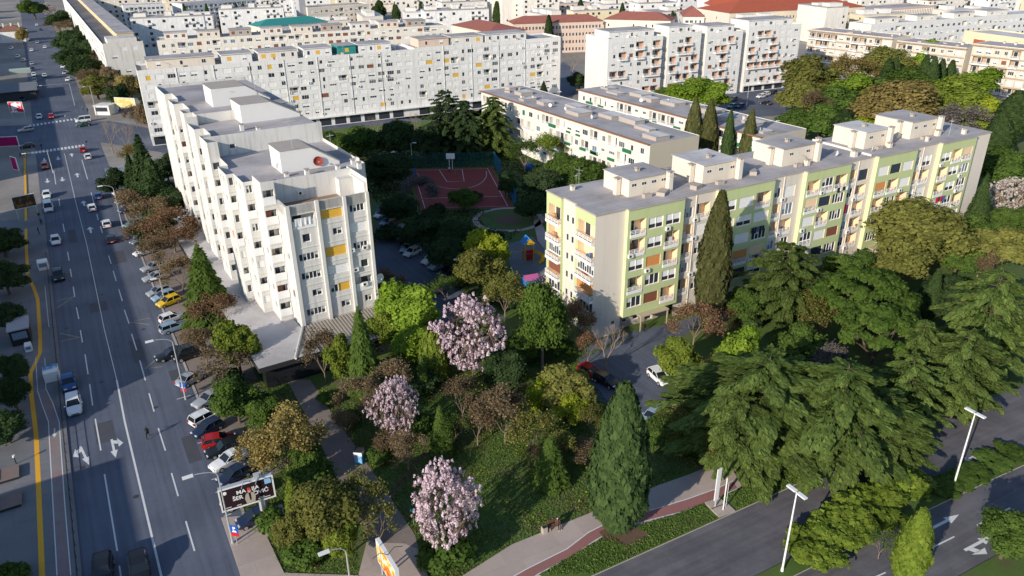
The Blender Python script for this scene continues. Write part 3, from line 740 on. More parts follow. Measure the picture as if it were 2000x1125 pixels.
# left side: every tooth has a face to the front and one to the street
prevx = 0.0
for i, (y0, y1, x) in enumerate(left):
    zt = max(tz(y0 + .1), tz(y1 - .1)) + (.7 if y0 > 4 else 1.5); L = y1 - y0
    ops = []
    for k in range(7):
        c = 6.0 + 2.94 * k
        if c + 1 > zt - .3: continue
        if rnd.random() < .92: ops.append((L * .5 - .2, L * .5 + .85, c - .5, c + .7, .18, pick(rnd, [('one', 6), ('shut', 4), ('brn', .4), ('ora', .4)])))
        if L > 4.8 and rnd.random() < .6: ops.append((.5, 1.3, c - .3, c + .6, .15, 'one'))
    TB.wall((x, y1), (0, -1), L, .5, zt, ops, 0, 1, near=True)
    if x < prevx:                                            # face to the front
        Lf = prevx - x; ops = []
        if i == 1: Lf = 1.9
        for k in range(7):
            c = 6.0 + 2.94 * k
            if c + 1 > zt - .3: continue
            if Lf > 1.0 and k < 7: ops.append((.15, Lf - .15, c - 1.1, c + .9, .9, 'logs') if (k % 2 or i == 1) else (.25, Lf - .2, c - .4, c + .8, .15, pick(rnd, [('shut', 2), ('win', 3), ('one', 2)])))
        TB.wall((x, y0), (1, 0), Lf, .5, zt, ops, 0, 1, near=True)
        for k in range(7):
            c = 6.0 + 2.94 * k - 1.45
            if c < zt - 1: TB.mb.box(x, x + Lf, y0 - .06, y0, c, c + .12, 0)
    elif x > prevx: TB.wall((x, y0), (-1, 0), x - prevx, .5, zt, (), 0)
    prevx = x
TB.wall((prevx, 76), (1, 0), -prevx, .5, 28.7, (), 0) if False else None
for y0, y1, x in RX:
    TB.wall((x, y0), (0, 1), y1 - y0, .5, tz(y0 + 7) + .6, [(1 + 3.2 * j, 2.6 + 3.2 * j, c - .5, c + .8, .2, pick(rnd, [('win', 3), ('shut', 2), ('one', 2)])) for j in range(int((y1 - y0) / 3.2)) for c in FL], 0, 1)
TB.wall((TW, 8), (1, 0), 3.0, .5, 24.9, (), 0); TB.wall((TW + 3, 76), (-1, 0), TW + 6.1, .5, 28.7, (), 0)
# step faces between the roof levels
for y, za, zb in ((6.2, 21.4, 24.95), (27.0, 24.3, 27.65), (41.0, 27.0, 28.65)):
    xl = [x for a, b, x in left if a <= y < b][0]; xr = TW if y < 8 else TW + 3
    TB.wall((xl, y), (1, 0), xr - xl, za, zb, ((1.2, 2.3, za + .25, za + 1.9, .3, 'one'),) if y < 8 else ((4, 5, za + 1.0, za + 1.8, .15, 'one'),) if y < 30 else (), 0, near=True)
    TB.mb.box(xl, xr, y, y + .22, zb, zb + .05, 0)
TB.wall((TW - .01, .3), (0, 1), 5.9, 21.4, 24.2, (), 0); TB.mb.box(TW - .35, TW - .02, .3, 6.2, 21.4, 24.2, 0)
TB.mb.box(TW - 2.6, TW - .36, 4.6, 6.19, 21.4, 24.0, 0)
TB.mb.box(.3, TW - .4, .0, .28, 21.4, 22.9, 0); TB.mb.box(0, .3, .28, 6.2, 21.4, 22.9, 0)
TB.finish('wall', [TOWERW, WARMWHITE])
# roofs, each level its own deck inside its parapet
def deck(name, pts, z, m):
    mb = MB(); mb.poly([(*p, z) for p in pts]); return mb.build(name, m, TB.root)
deck('terrace_floor', [(.3, .28), (TW - .35, .28), (TW - .35, 6.2), (.3, 6.2)], 21.42, ROOFBR)
def level(ya, yb, z, m):
    segs = [(max(a, ya), min(b, yb), x) for a, b, x in left if b > ya and a < yb]
    mb = MB()
    for a, b, x in segs:
        xr = TW if b <= 8.01 else TW + 3
        mb.quad((x + .02, a, z), (xr - .02, a, z), (xr - .02, b, z), (x + .02, b, z))
    return mb.build('roof', m, TB.root)
level(6.42, 27, 24.32, ROOF); level(27.22, 41, 27.02, ROOF); level(41.22, 76, 28.02, ROOF)
def wedge(x0, x1, x2, y0, y1, z, h):
    mb = MB(); pr = [(x0, z), (x0, z + h), (x1, z + h), (x2, z + .5), (x2, z)]
    f = [(x, y0, q) for x, q in pr]; b = [(x, y1, q) for x, q in pr]
    mb.poly(f[::-1], 0); mb.poly(b, 0)
    for i in range(5):
        j = (i + 1) % 5
        if i == 4: continue
        mb.quad(f[i], f[j], b[j], b[i], 1 if i in (1, 2) else 0)
    o = mb.build('stair_head', [M('clean_white_render', (.72, .71, .70), var=.06), ROOF], TB.root)
    mb = MB()
    for (xa, za), (xb, zb) in (((x0 - .1, z + h), (x1, z + h)), ((x1, z + h), (x2 + .1, z + .5))):
        mb.quad((xa, y0 - .12, za + .02), (xb, y0 - .12, zb + .02), (xb, y1 + .12, zb + .02), (xa, y1 + .12, za + .02))
        mb.quad((xa, y0 - .12, za + .02), (xa, y0 - .12, za + .14), (xb, y0 - .12, zb + .14), (xb, y0 - .12, zb + .02))
        mb.quad((xa, y0 - .12, za + .14), (xa, y1 + .12, za + .14), (xb, y1 + .12, zb + .14), (xb, y0 - .12, zb + .14))
    mb.build('roof_coping', PLINTH, o)
    return o
for (u0, v0), (u1, v1), (u2, v2), z, h, dp in (((551, 339), (610, 330), (664, 321), 24.32, 3.4, 5.5), ((467, 237), (537, 239), (592, 224), 27.02, 3.3, 6.5), ((420, 212), (478, 200), (520, 192), 28.02, 3.4, 6.5)):
    a, b, c = (TB.local(G(u, v, z)) for u, v in ((u0, v0), (u1, v1), (u2, v2)))
    y0 = (a[1] + b[1]) / 2; wedge(a[0], max(b[0], a[0] + 3), min(max(c[0], b[0] + 2.5), TW + 2.4), y0, y0 + dp, z, h)
for u, v, z, m, key, sc in ((620, 326, 24.32, M('red_dish', (.30, .05, .035), var=.3), 'dishr', 1.5), (572, 328, 24.32, M('grey_dish', (.25, .28, .32)), 'dishg', 1.4), (546, 334, 24.32, FRAME, 'dishw', 1.3), (480, 237, 27.02, M('grey_dish', (.25, .28, .32)), 'dishg', 1.2), (694, 318, 24.5, FRAME, 'dishw', .9)):
    p = TB.local(G(u, v, z)); o = inst(dish_mesh(m, key), 'satellite_dish', TB.root, (p[0], p[1] - .5, z), rnd.uniform(-.3, .2), sc)
    if key == 'dishr': o['label'] = 'rusty red satellite dish'
for u, v, z, sc in ((571, 290, 28, 1.1), (502, 200, 28.02, 1.1), (648, 300, 24.32, .8), (456, 205, 28.02, .7)):
    p = TB.local(G(u, v, z)); inst(aerial_mesh(), 'aerial', TB.root, (p[0], p[1], z), .4, sc)
for u, v, z, hh in ((473, 255, 27.02, .9), (505, 258, 27.02, .7), (600, 343, 24.32, .8), (660, 331, 24.32, .5), (702, 330, 24.2, .9), (690, 322, 24.2, .7), (560, 345, 24.32, .4)):
    p = TB.local(G(u, v, z)); chimney(TB, p[0], p[1], z, .6, hh, WHITE)
for x, y, z in ((4.2, 6.15, 22.3), (8.9, -.0, 14.2), (11, -.0, 14.2), (9.2, -.0, 11.0), (10.4, -.0, 8.3)):
    inst(ac_mesh(), 'air_conditioner', TB.root, (x, y, z))
inst(dish_mesh(FRAME, 'dishw'), 'satellite_dish', TB.root, (TW + .5, .4, 7.6), .3, 1.6)

# podium
PB = Bldg('podium', 'low grey roofed podium with ribbed hip roof and dark glazing under the white block', T0, tang, 'shop building')
px0, py0 = -8.7, -8.3
GLZ = M('dark_shop_glazing', (.02, .022, .026), rough=.2, spec=.5)
mb = MB()
mb.prism([(px0 + .9, py0 + .9), (TW + 5, py0 + .9), (TW + 5, 76), (px0 + .9, 76)], 0, 3.2, 0)
mb.build('shop_front', GLZ, PB.root)
mb = MB(); mb.box(px0, -.1, py0, 76, 3.2, 3.98, 1, 0); mb.build('flat_roof', [M('podium_screed', (.50, .485, .49), c2=(.36, .34, .34), var=.2, scale=.4, fine=.12), M('dark_fascia', (.035, .034, .036), rough=.6)], PB.root)
mb = MB(); mb.box(-.1, TW + 5.5, py0, 76, 3.15, 3.2, 0); mb.build('eave', M('dark_fascia', (.035, .034, .036)), PB.root)
# ribbed part, sloping towards the front
mb = MB(); n = 86; xa, xb = -3.6, TW + 5.5
zf = lambda t: 4.25 - .75 * t
def ribx(k): return xa + (xb - xa) * k / n
for k in range(n):
    x0, x1 = ribx(k), ribx(k + 1); r = .10 if k % 2 else 0.0
    t0 = 0 if x0 > .1 else min(1, max(0, -x0 / 3.6)); y_top = 0 if x0 > 0 else -(-x0 / 3.6) * 8.3
    zt = zf(-y_top / 8.3)
    mb.quad((x0, py0 - .1, zf(1) + r), (x1, py0 - .1, zf(1) + r), (x1, y_top, zt + r), (x0, y_top, zt + r), 0)
    mb.quad((x0, py0 - .1, zf(1)), (x0, py0 - .1, zf(1) + .10), (x0, y_top, zt + .10), (x0, y_top, zt), 1)
mb.box(xa, xb, py0 - .12, py0 - .02, 3.2, zf(1) + .02, 2)
mb.build('ribbed_roof', [M('ribbed_sheet', (.36, .32, .27), var=.15, scale=.6), M('rib_side', (.30, .26, .22)), M('dark_fascia', (.035, .034, .036))], PB.root)
mb = MB(); mb.tube([(.1, -.3, 4.3), (-3.65, py0 - .05, 3.98)], .2, 6); mb.build('hip_capping', M('pale_capping', (.55, .52, .48)), PB.root)

# ============================================================ 3. generic apartment slabs
def block(name, label, a, b, z, W, floors, base=0.0, table=(('win', 4), ('shut', 3), ('half', 2), ('one', 1)), nb=None, ww=1.7, wh=1.35, mats=None, roofm=ROOF, lim=95, group=None, cat='apartment block', par=.5, seed=1, ends=True, balc=0.0, slab_lines=True, left_end=None, back=False, a_end=0, shop=0, topgap=1.2, acs=.0, jit=.0, vj=0):
    A_, B_ = Vector((a[0], a[1], 0)), Vector((b[0], b[1], 0)); d = B_ - A_; an = math.atan2(d.y, d.x); L = d.length
    X = Bldg(name, label, A_, an, cat, group); r = random.Random(seed)
    nb = nb or max(2, int(L / 3.4)); z0 = base + shop; fh = (z - topgap * .5 - z0) / floors
    def ops(L_, n, m0=.8):
        o = []; p = (L_ - 2 * m0) / n
        for k in range(floors):
            zb = z0 + k * fh + fh * .28
            for j in range(n):
                kd = pick(r, table); c = m0 + p * (j + .5)
                if kd == 'none': continue
                if kd.startswith('log'): o.append((c - p * .46, c + p * .46, zb - fh * .22, zb + fh * .6, 1.0, kd, balc if kd == 'log' else 0))
                else:
                    w2 = ww if kd not in ('one',) else .8
                    if jit: w2 *= r.choice((1 - jit, 1, 1 + jit * .6)); c += r.choice((-1, 0, 0, 1)) * jit * .6; zb += r.choice((0, 0, 0, jit * .3))
                    if kd == 'win' and jit and r.random() < .45: kd = 'wing'
                    hh = wh * (r.choice((.55, 1, 1, 1)) if jit and kd in ('win', 'wing') else 1)
                    w2 = min(w2, p * .8); c = min(max(c, m0 + p * j + w2 / 2 + .02), m0 + p * (j + 1) - w2 / 2 - .02)
                    o.append((c - w2 / 2, c + w2 / 2, zb + wh - hh, zb + wh, .1, kd))
        return o
    top = z + par
    X.wall((0, 0), (1, 0), L, 0, top, ops(L, nb), 0, 1)
    for k in range(int(nb * floors * acs)):
        X.part(ac_mesh(), 'air_conditioner', (.8 + (L - 1.6) / nb * (r.randrange(nb) + .08), 0, z0 + r.randrange(floors) * fh + fh * .25), 0, .1)
    ne = max(1, int(W / 4.5))
    oe = lambda: [q for q in ops(W, ne, 1.5) if q[5] in ('win', 'one', 'half', 'shut') and r.random() < (.5 if ends is True else ends)] if ends else []
    X.wall((0, W), (0, -1), W, 0, top, ops(W, int(W / 3.4)) if left_end else oe(), 2, 1)
    X.wall((L, 0), (0, 1), W, 0, top, oe(), 2, 1)
    X.wall((L, W), (-1, 0), L, 0, top, (), 0)
    if slab_lines:
        for k in range(1, floors + 1): X.mb.box(0, L, -.05, 0, z0 + k * fh - .06, z0 + k * fh + .06, 0)
    if vj:
        for k in range(1, int(L / vj)): X.mb.box(k * vj - .07, k * vj + .07, -.16, -.052, z0, z + par - .1, 0)
    if shop:
        X.mb.box(0, L, -1.2, 0, z0 - .35, z0 - .1, 0)
        for j in range(int(L / 5)): X.mb.quad((j * 5 + .6, -.02, .2), (j * 5 + 4.4, -.02, .2), (j * 5 + 4.4, -.02, z0 - .6), (j * 5 + .6, -.02, z0 - .6), 3)
    m = mats or [WHITE, WARMWHITE, WHITE]
    X.finish('wall', m + [GLASS], lim)
    mb = MB(); mb.quad((.02, .02, z), (L - .02, .02, z), (L - .02, W - .02, z), (.02, W - .02, z)); mb.build('roof', roofm, X.root)
    X.L, X.W, X.z, X.fh, X.r = L, W, z, fh, r
    return X
def attic(X, x0, x1, y0, y1, h, m, n, kinds=('win', 'one', 'half'), roofm=None, name='rooftop_flat'):
    """set-back top storey"""
    mb = MB(); mb.box(x0, x1, y0, y1, X.z + .01, X.z + h, 0, 1); mb.box(x0 - .25, x1 + .25, y0 - .3, y1 + .2, X.z + h, X.z + h + .18, 0, 1)
    o = mb.build(name, [m, roofm or ROOF], X.root)
    for k in range(n):
        kd = X.r.choice(kinds); c = x0 + (x1 - x0) * (k + .5) / n
        inst(wmesh(kd, 1.3 if kd != 'one' else .8, 1.2), NAMES.get(kd, 'window'), o, (c, y0 - .04, X.z + h * .4 - .3))
    return o
slabtab = (('win', 30), ('shut', 40), ('half', 16), ('one', 12), ('yel', 2.5), ('brn', 2), ('log', 3))
SA, SC = G(268, 142, 21.5), G(1095, 77, 21.5); sd = (SC - SA); SM = SA + sd * .60
S1 = block('long_apartment_block', 'long white apartment block with rows of small windows behind the stepped block', SA, SM, 21.5, 14, 7, table=slabtab, nb=26, ww=1.9, wh=1.3, shop=3.2, seed=3, par=.6, ends=False, jit=.32, acs=.14, vj=10.4)
S2 = block('corner_apartment_block', 'white apartment block end with mustard blinds, joined to the long white block behind the cedars', SM + sd.normalized() * .05, SC, 21.9, 13.4, 7, table=(('win', 32), ('shut', 38), ('half', 16), ('one', 10), ('yel', 6), ('log', 4)), nb=18, ww=1.9, wh=1.3, shop=3.2, seed=9, par=.6, ends=.6, jit=.32, acs=.14, vj=10.4)
for x0, x1, m, n in ((3, 22, CREAM, 3), (24, 33, WHITE, 2), (35, 47, WARMWHITE, 4), (49, 58, WHITE, 3), (60, 66, TEAL, 1), (67, 78, WHITE, 4)):
    attic(S1, x0, min(x1, S1.L - 1), 4.2, 12.5, 2.6, m, n, ('win', 'one', 'half', 'yel'))
for x0, x1, m, n in ((3, 14, PINKW, 2), (15, 27, WARMWHITE, 3), (28, 44, WHITE, 5)):
    attic(S2, x0, min(x1, S2.L - 1), 3.6, 12, 2.6, m, n, ('win', 'one', 'half', 'yel'))
roof_clutter(S1, 2, S1.L - 2, .8, 3, 21.52, 10, random.Random(2)); roof_clutter(S2, 2, S2.L - 2, .8, 3, 21.92, 7, random.Random(3))

# low slabs in the middle, with balconies towards the court
lowtab = (('log', 44), ('win', 26), ('half', 10), ('one', 8), ('shut', 4), ('winb', 4), ('grn', 4))
mats_low = [M('whitish_stucco', (.70, .68, .62), var=.08, scale=.3, streak=.25), WARMWHITE, M('sandy_end_wall', (.56, .50, .42), var=.05, scale=.2)]
MA, MBp = G(940, 178, 14), G(1270, 283, 14)
L1 = block('low_apartment_block', 'four storey block with green balcony boxes and sandy end wall beside the ball court', MA, MBp, 14, 14.8, 4, base=.6, table=lowtab, nb=21, ww=1.8, wh=1.4, jit=.3, acs=.1, mats=mats_low, seed=21, par=.12, ends=.25, lim=98)
NA, NB = G(1130, 175, 14), G(1490, 269, 14)
L2 = block('low_apartment_block', 'low block with flat roof and green balconies behind the row of four cypresses', NA, NB, 14, 14.8, 4, base=.6, table=lowtab, nb=20, ww=1.8, wh=1.4, jit=.3, mats=mats_low, seed=22, par=.12, ends=.2, lim=60)
GRN = M('green_balcony_box', (.02, .15, .075), rough=.7)
for X in (L1, L2):
    r = X.r
    mb = MB(); mb.box(-.3, X.L + .05, -.75, -.0, X.z - .05, X.z + .14, 0); mb.build('roof_edge', RUST, X.root)
    for k in range(10):
        mb = MB(); a, b = r.uniform(1, 3.2), r.uniform(1, 2.4); h = r.uniform(.35, 1.1); mb.box(-a, a, -b, b, 0, h, 0, 1); mb.box(-a - .12, a + .12, -b - .12, b + .12, h, h + .08, 1)
        mb.build('roof_hatch', [PLINTH, ROOFW], X.root, (4 + k * (X.L - 8) / 9, r.uniform(4, 11), X.z + .01))
    roof_clutter(X, 2, X.L - 2, 2, 12, X.z, 14, r)
    for k in range(26):
        key = 'gbox%d' % (k % 3); wd = (1.6, 2.4, 3.0)[k % 3]
        if key not in WC: m_ = MB(); m_.box(-wd / 2, wd / 2, -.35, -.11, 0, .45 + .2 * (k % 3)); WC[key] = m_.mesh('balcony_planter', [GRN])
        inst(WC[key], 'balcony_planter', X.root, (r.uniform(2, X.L - 2), 0, .6 + X.fh * r.randrange(1, 4) + X.fh * .1))

# four-unit white set with glazed stairs
UA, UB = G(1188, 84, 22), G(1565, 56, 22); ud = (UB - UA).normalized(); UL = (UB - UA).length
settab = (('log', 30), ('win', 30), ('one', 14), ('brn', 3), ('shut', 12), ('half', 8))
fr = [(0, .262), (.29, .455), (.485, .675), (.705, 1.0)]
ul = ['first white unit with blank side wall, next to the gap in the long block', 'second unit of the white row, pale brown balconies between two glazed stair strips', 'third unit of the white row, behind the bright green trees and parking lamps', 'last unit of the white row with brown balconies, above the small car park']
US = []
for i, (f0, f1) in enumerate(fr):
    X = block('white_apartment_block', ul[i], UA + ud * UL * f0, UA + ud * UL * f1, 22 + (.6, 1.0, .2, 1.2)[i], 16, 7, table=settab, nb=(6, 4, 5, 7)[i], ww=1.5, wh=1.3, mats=[WHITE, M('russet_loggia', (.50, .33, .24), var=.1), WARMWHITE], jit=.25, acs=.15, seed=31 + i, par=.7, ends=0, balc=.8, lim=60, group='units of the white row with glazed stairs', shop=2.8 if i == 3 else 0)
    attic(X, 2, X.L - 2, 3, 13, 2.5, WHITE, 3); roof_clutter(X, 1, X.L - 1, 1, 3, X.z, 4, X.r)
    if i:
        mb = MB(); g0 = -(f0 - fr[i - 1][1]) * UL; mb.box(g0 + .02, -.02, 1.6, 15, 0, X.z - .5, 0, 2)
        for k in range(9): mb.quad((g0 + .3, 1.58, 1 + k * 2.3), (-.3, 1.58, 1 + k * 2.3), (-.3, 1.58, 2.9 + k * 2.3), (g0 + .3, 1.58, 2.9 + k * 2.3), 1)
        mb.build('glazed_stair', [GREYW, GLASSB, ROOF], X.root)
    US.append(X)
# beige row on the right, strongly lit
RA, RB = G(1580, 58, 16), G(2060, 108, 16); rd = (RB - RA)
rtab = (('log', 38), ('win', 24), ('half', 14), ('shut', 16), ('brn', 2), ('navy', 1))
for i, (f0, f1, lb) in enumerate(((0, .40, 'long beige block with tan balcony bands on the right, behind the tall bright green tree'), (.42, .70, 'beige block with brown blinds and tan balconies right of the tall bright green tree'), (.72, 1.0, 'beige block with glazed balcony and brown shutters cut by the right edge'))):
    X = block('beige_apartment_block', lb, RA + rd * f0, RA + rd * f1, 16 + (0, -.8, 1)[i], 13, 5, table=rtab, ww=1.7, wh=1.4, mats=[M('pale_beige_render', (.60, .545, .47), var=.12, scale=.3, streak=.35), M('tan_loggia', (.42, .31, .22), var=.1), CREAM], jit=.3, acs=.15, seed=41 + i, par=.25, balc=.9, lim=60, group='beige row on the right', ends=.3)
    mb = MB(); mb.box(-.2, X.L + .2, -.9, 0, X.z - .4, X.z - .1); mb.build('roof_edge', M('tan_band', (.40, .31, .23), var=.15), X.root)
    mb = MB()
    for k in range(1, 5): mb.box(.3, X.L - .3, -.22, -.02, k * X.fh - .35, k * X.fh + .15)
    mb.build('balcony_band', M('tan_band', (.40, .31, .23)), X.root); roof_clutter(X, 2, X.L - 2, 2, 11, X.z, 8, X.r)
# white slab that follows the street, and the cream row that starts from its near end
QA, QB = G(200, 88, 18), G(285, 82, 18); q = (QB - QA).normalized(); qa = math.atan2(q.y, q.x)
FA = G(120, -10, 18)
dst = (QA - FA)
X = block('street_apartment_block', 'long white slab following the avenue, its windowed side in blue shade', FA, QA, 18, 15, 6, table=(('win', 30), ('log', 16), ('half', 20), ('shut', 14), ('one', 8)), ww=2.0, wh=1.4, mats=[M('street_side_white', (.74, .73, .71), var=.06), WARMWHITE, WARMWHITE], seed=51, par=.5, ends=.5, lim=95, roofm=M('dark_roof_felt', (.10, .10, .115), var=.2, scale=.2, c2=(.16, .155, .16)))  # the side along the avenue is an even white render
attic(X, 4, X.L - 14, 7, 13.5, 2.5, M('ochre_render', (.66, .52, .32), var=.08), 12)
mb = MB(); mb.box(X.L - 12, X.L - 1, 2, 13, X.z + .01, X.z + 2.0, 0, 1); mb.build('rooftop_room', [WARMWHITE, ROOFW], X.root)
Y1 = block('cream_apartment_row', 'cream apartment row with open roof loggias just behind the long white block', QB + Vector((4, 1, 0)), G(872, 50, 18), 18, 13, 6, table=(('win', 36), ('half', 14), ('brn', 10), ('shut', 12), ('log', 14), ('winb', 6)), ww=1.9, wh=1.4, mats=[M('cream_white_render', (.72, .68, .60), var=.08, scale=.2, streak=.2), WARMWHITE, WHITE], jit=.3, seed=61, par=.4, ends=.4, lim=95)
for k in range(9):
    x = 3 + k * (Y1.L - 8) / 9; attic(Y1, x, x + 9, 4, 11, 2.6, (WARMWHITE, CREAM, PLINTH)[k % 3], 3, ('one', 'win', 'brn'))
# L2's neighbours far behind are in the next part
# ============================================================ 4. the rest of the town
# blocks on the sunny side of the avenue, outside the frame on the left: they shade the street
def stang(): return math.atan2(SD.y, SD.x)
for (a0, a1, b0, h, lb) in ((-52, 3.5, -31, 15, 'plain white block across the avenue from the parking strip, nearer one'), (20, 118, -31, 17.5, 'long plain white block across the avenue facing the stepped block'), (152, 330, -33, 16, 'white block beyond the crossroads on the shaded side of the avenue'), (345, 560, -36, 15, 'far white block on the shaded side of the avenue')):
    p, q_ = st(a1, b0 + 4), st(a0, b0 + 4)
    block('avenue_apartment_block', lb, st(a0, b0 + 4), st(a1, b0 + 4), h, 12, max(4, int(h / 2.9)), nb=int((a1 - a0) / 6), lim=40, seed=int(a0) + 99, ends=0, slab_lines=False) if False else None
    X = block('avenue_apartment_block', lb, q_, p, h, 12, max(4, int(h / 2.9)), table=(('none', 9), ('win', 1)), nb=max(6, int((a1 - a0) / 8)), lim=60, seed=int(a0) + 99, ends=0, slab_lines=False) if False else None
    mbx = MB()
    r_ = empty('avenue_apartment_block', (st(a0, b0).x, st(a0, b0).y, 0), stang(), lb, 'apartment block')
    mbx.box(0, a1 - a0, -.0, 12, 0, h, 0, 1); mbx.build('wall', [WHITE, ROOF], r_)
    for k in range(min(24, int((a1 - a0) / 7))):
        for f in range(3): inst(wmesh('win', 1.8, 1.4), 'window', r_, (3.5 + k * 7, -.05, 2.5 + f * 4))

# landmark buildings of the far rows
def hip(mb, x0, x1, y0, y1, z, h, m, e=.5, mf=None):
    x0 -= e; x1 += e; y0 -= e; y1 += e; w_ = min(x1 - x0, y1 - y0) / 2
    if x1 - x0 >= y1 - y0: a, b = (x0 + w_, (y0 + y1) / 2, z + h), (x1 - w_, (y0 + y1) / 2, z + h)
    else: a, b = ((x0 + x1) / 2, y0 + w_, z + h), ((x0 + x1) / 2, y1 - w_, z + h)
    A_, B_, C_, D_ = (x0, y0, z), (x1, y0, z), (x1, y1, z), (x0, y1, z)
    if x1 - x0 >= y1 - y0:
        mb.quad(A_, B_, b, a, m); mb.poly([B_, C_, b], m); mb.quad(C_, D_, a, b, m); mb.poly([D_, A_, a], m)
    else:
        mb.poly([A_, B_, a], m); mb.quad(B_, C_, b, a, m); mb.poly([C_, D_, b], m); mb.quad(D_, A_, a, b, m)
def hipblock(name, label, a, b, z, W, floors, h, roofm, mats, **k):
    X = block(name, label, a, b, z, W, floors, mats=mats, roofm=ROOF, par=.1, **k)
    mb = MB(); hip(mb, 0, X.L, 0, W, z + .12, h, 0); mb.build('hip_roof', roofm, X.root)
    return X
pk = [PINKW, PINKW, M('pale_pink_plaster', (.74, .62, .50), var=.06)]
hipblock('pinkish_row_house', 'pinkish old four storey row with dull red hip roof, left of the cypress gap', G(1002, 47, 15), G(1178, 41, 15), 15, 13, 4, 3.0, TILED, pk, table=(('one', 6), ('win', 4), ('brn', 2)), nb=26, ww=1.2, wh=1.6, lim=90, seed=71)
hipblock('corner_house', 'cream corner house with red hip roof above the white row', G(1180, 38, 15.5), G(1310, 41, 15.5), 15.5, 16, 4, 3.4, TILED, [CREAM, CREAM, CREAM], table=(('one', 4), ('none', 6)), nb=10, lim=40, seed=72)
hipblock('tall_house', 'pale house with steep dull red roof between two cypresses above the white row', G(1335, 33, 17), G(1376, 33, 17), 17, 22, 5, 4.0, TILED, [WARMWHITE, WARMWHITE, WARMWHITE], table=(('one', 4), ('win', 3)), nb=4, lim=40, seed=73)
hipblock('red_roofed_hall', 'long cream public building with bright red hip roof in the upper right', G(1425, 26, 15), G(1690, 13, 15), 15, 34, 3, 5.0, TILE, [M('pale_sand_stone', (.70, .62, .48), var=.06), CREAM, CREAM], table=(('one', 1),), nb=40, lim=90, seed=74, ww=1.1)
hipblock('red_roofed_hall', 'left wing with bright red hip roof beside a flat white annexe', G(1418, 24, 12) + Vector((-8, 6, 0)), G(1512, 22, 12) + Vector((0, 4, 0)), 15.5, 16, 3, 5, TILE, [CREAM, CREAM, CREAM], table=(('none', 1),), nb=8, seed=75)
X = block('finned_office', 'pinkish grey office with a screen of vertical fins right of the red roofed hall', G(1700, 20, 13), G(1828, 11, 13), 13, 18, 3, table=(('none', 1),), nb=3, mats=[M('pinkish_concrete', (.50, .42, .38), var=.08), BEIGE, BEIGE], seed=76)
mb = MB()
for k in range(26): x = X.L * .3 + k * X.L * .68 / 26; mb.box(x, x + .5, -.7, -.02, 1.5, 12)
mb.build('fin_screen', BEIGE, X.root)
ptab = (('win', 20), ('half', 12), ('shut', 10), ('log', 6), ('one', 6))
X = block('pale_apartment_block', 'long pale grey white slab with rooftop cabins, behind the beige row on the right', G(1702, 50, 14), G(2060, 24, 14), 14, 14, 4, table=ptab, nb=34, mats=[M('pale_grey_render', (.68, .68, .67), var=.08, scale=.2, streak=.2), WARMWHITE, WARMWHITE], seed=77, lim=70, roofm=ROOFW)
for x0, x1 in ((6, 22), (34, 48), (60, 75), (84, 100)): attic(X, x0, min(x1, X.L - 2), 4, 11, 2.4, WARMWHITE, 2)
X = block('yellow_apartment_block', 'pale yellow block with one rusty red wall panel near the right edge', G(1884, 62, 13), G(2080, 88, 13), 13, 16, 3, table=(('win', 3), ('half', 2), ('none', 5)), nb=9, mats=[YELW, YELW, YELW], seed=78, roofm=ROOFW)
mb = MB(); mb.box(6, 12, -.08, -.0, 7.5, 10.5); mb.build('rusty_panel', M('rusty_red_panel', (.38, .10, .05)), X.root)
hipblock('teal_roofed_block', 'block with bright teal sheet roof behind the cream apartment row', G(506, 53, 17), G(640, 42, 17), 17, 14, 5, 2.6, TEAL, [WARMWHITE, CREAM, CREAM], table=ptab, seed=79, nb=16, lim=50)
hipblock('brown_roofed_house', 'cream house with brown tiled roof and a row of small chimneys', G(882, 49, 14), G(955, 64, 14), 14, 20, 3, 3, TILED, [CREAM, CREAM, CREAM], table=(('one', 2), ('none', 4)), nb=7, seed=80)
X = block('pink_shaft_tower', 'cream block with a pale narrow lift tower near the top edge', G(600, 16, 17), G(720, 8, 17), 17, 14, 5, table=ptab, nb=12, mats=[CREAM, CREAM, CREAM], seed=81, lim=40)
mb = MB(); mb.box(-4, -.02, 2, 8, 0, 22, 0); mb.build('lift_tower', GREYW, X.root)
X = block('balconied_apartment_block', 'white balconied block left of the dark cypress clump, behind the cream row', G(240, 12, 18), G(322, 8, 18), 18, 14, 6, table=(('log', 4), ('win', 2)), nb=9, balc=.8, seed=82, lim=60)
X = block('balconied_apartment_block', 'white block with many balconies behind the clump of far cypresses', G(355, 9, 17), G(500, -2, 17), 17, 14, 6, table=(('log', 4), ('win', 3), ('brn', 1)), nb=15, balc=.6, seed=83, lim=60)
X = block('white_flat_annexe', 'flat white annexe with few windows between the white row and the red roofed hall', G(1383, 22, 12), G(1425, 20, 12), 12, 18, 3, table=(('win', 2), ('none', 1)), nb=5, seed=84, lim=30)

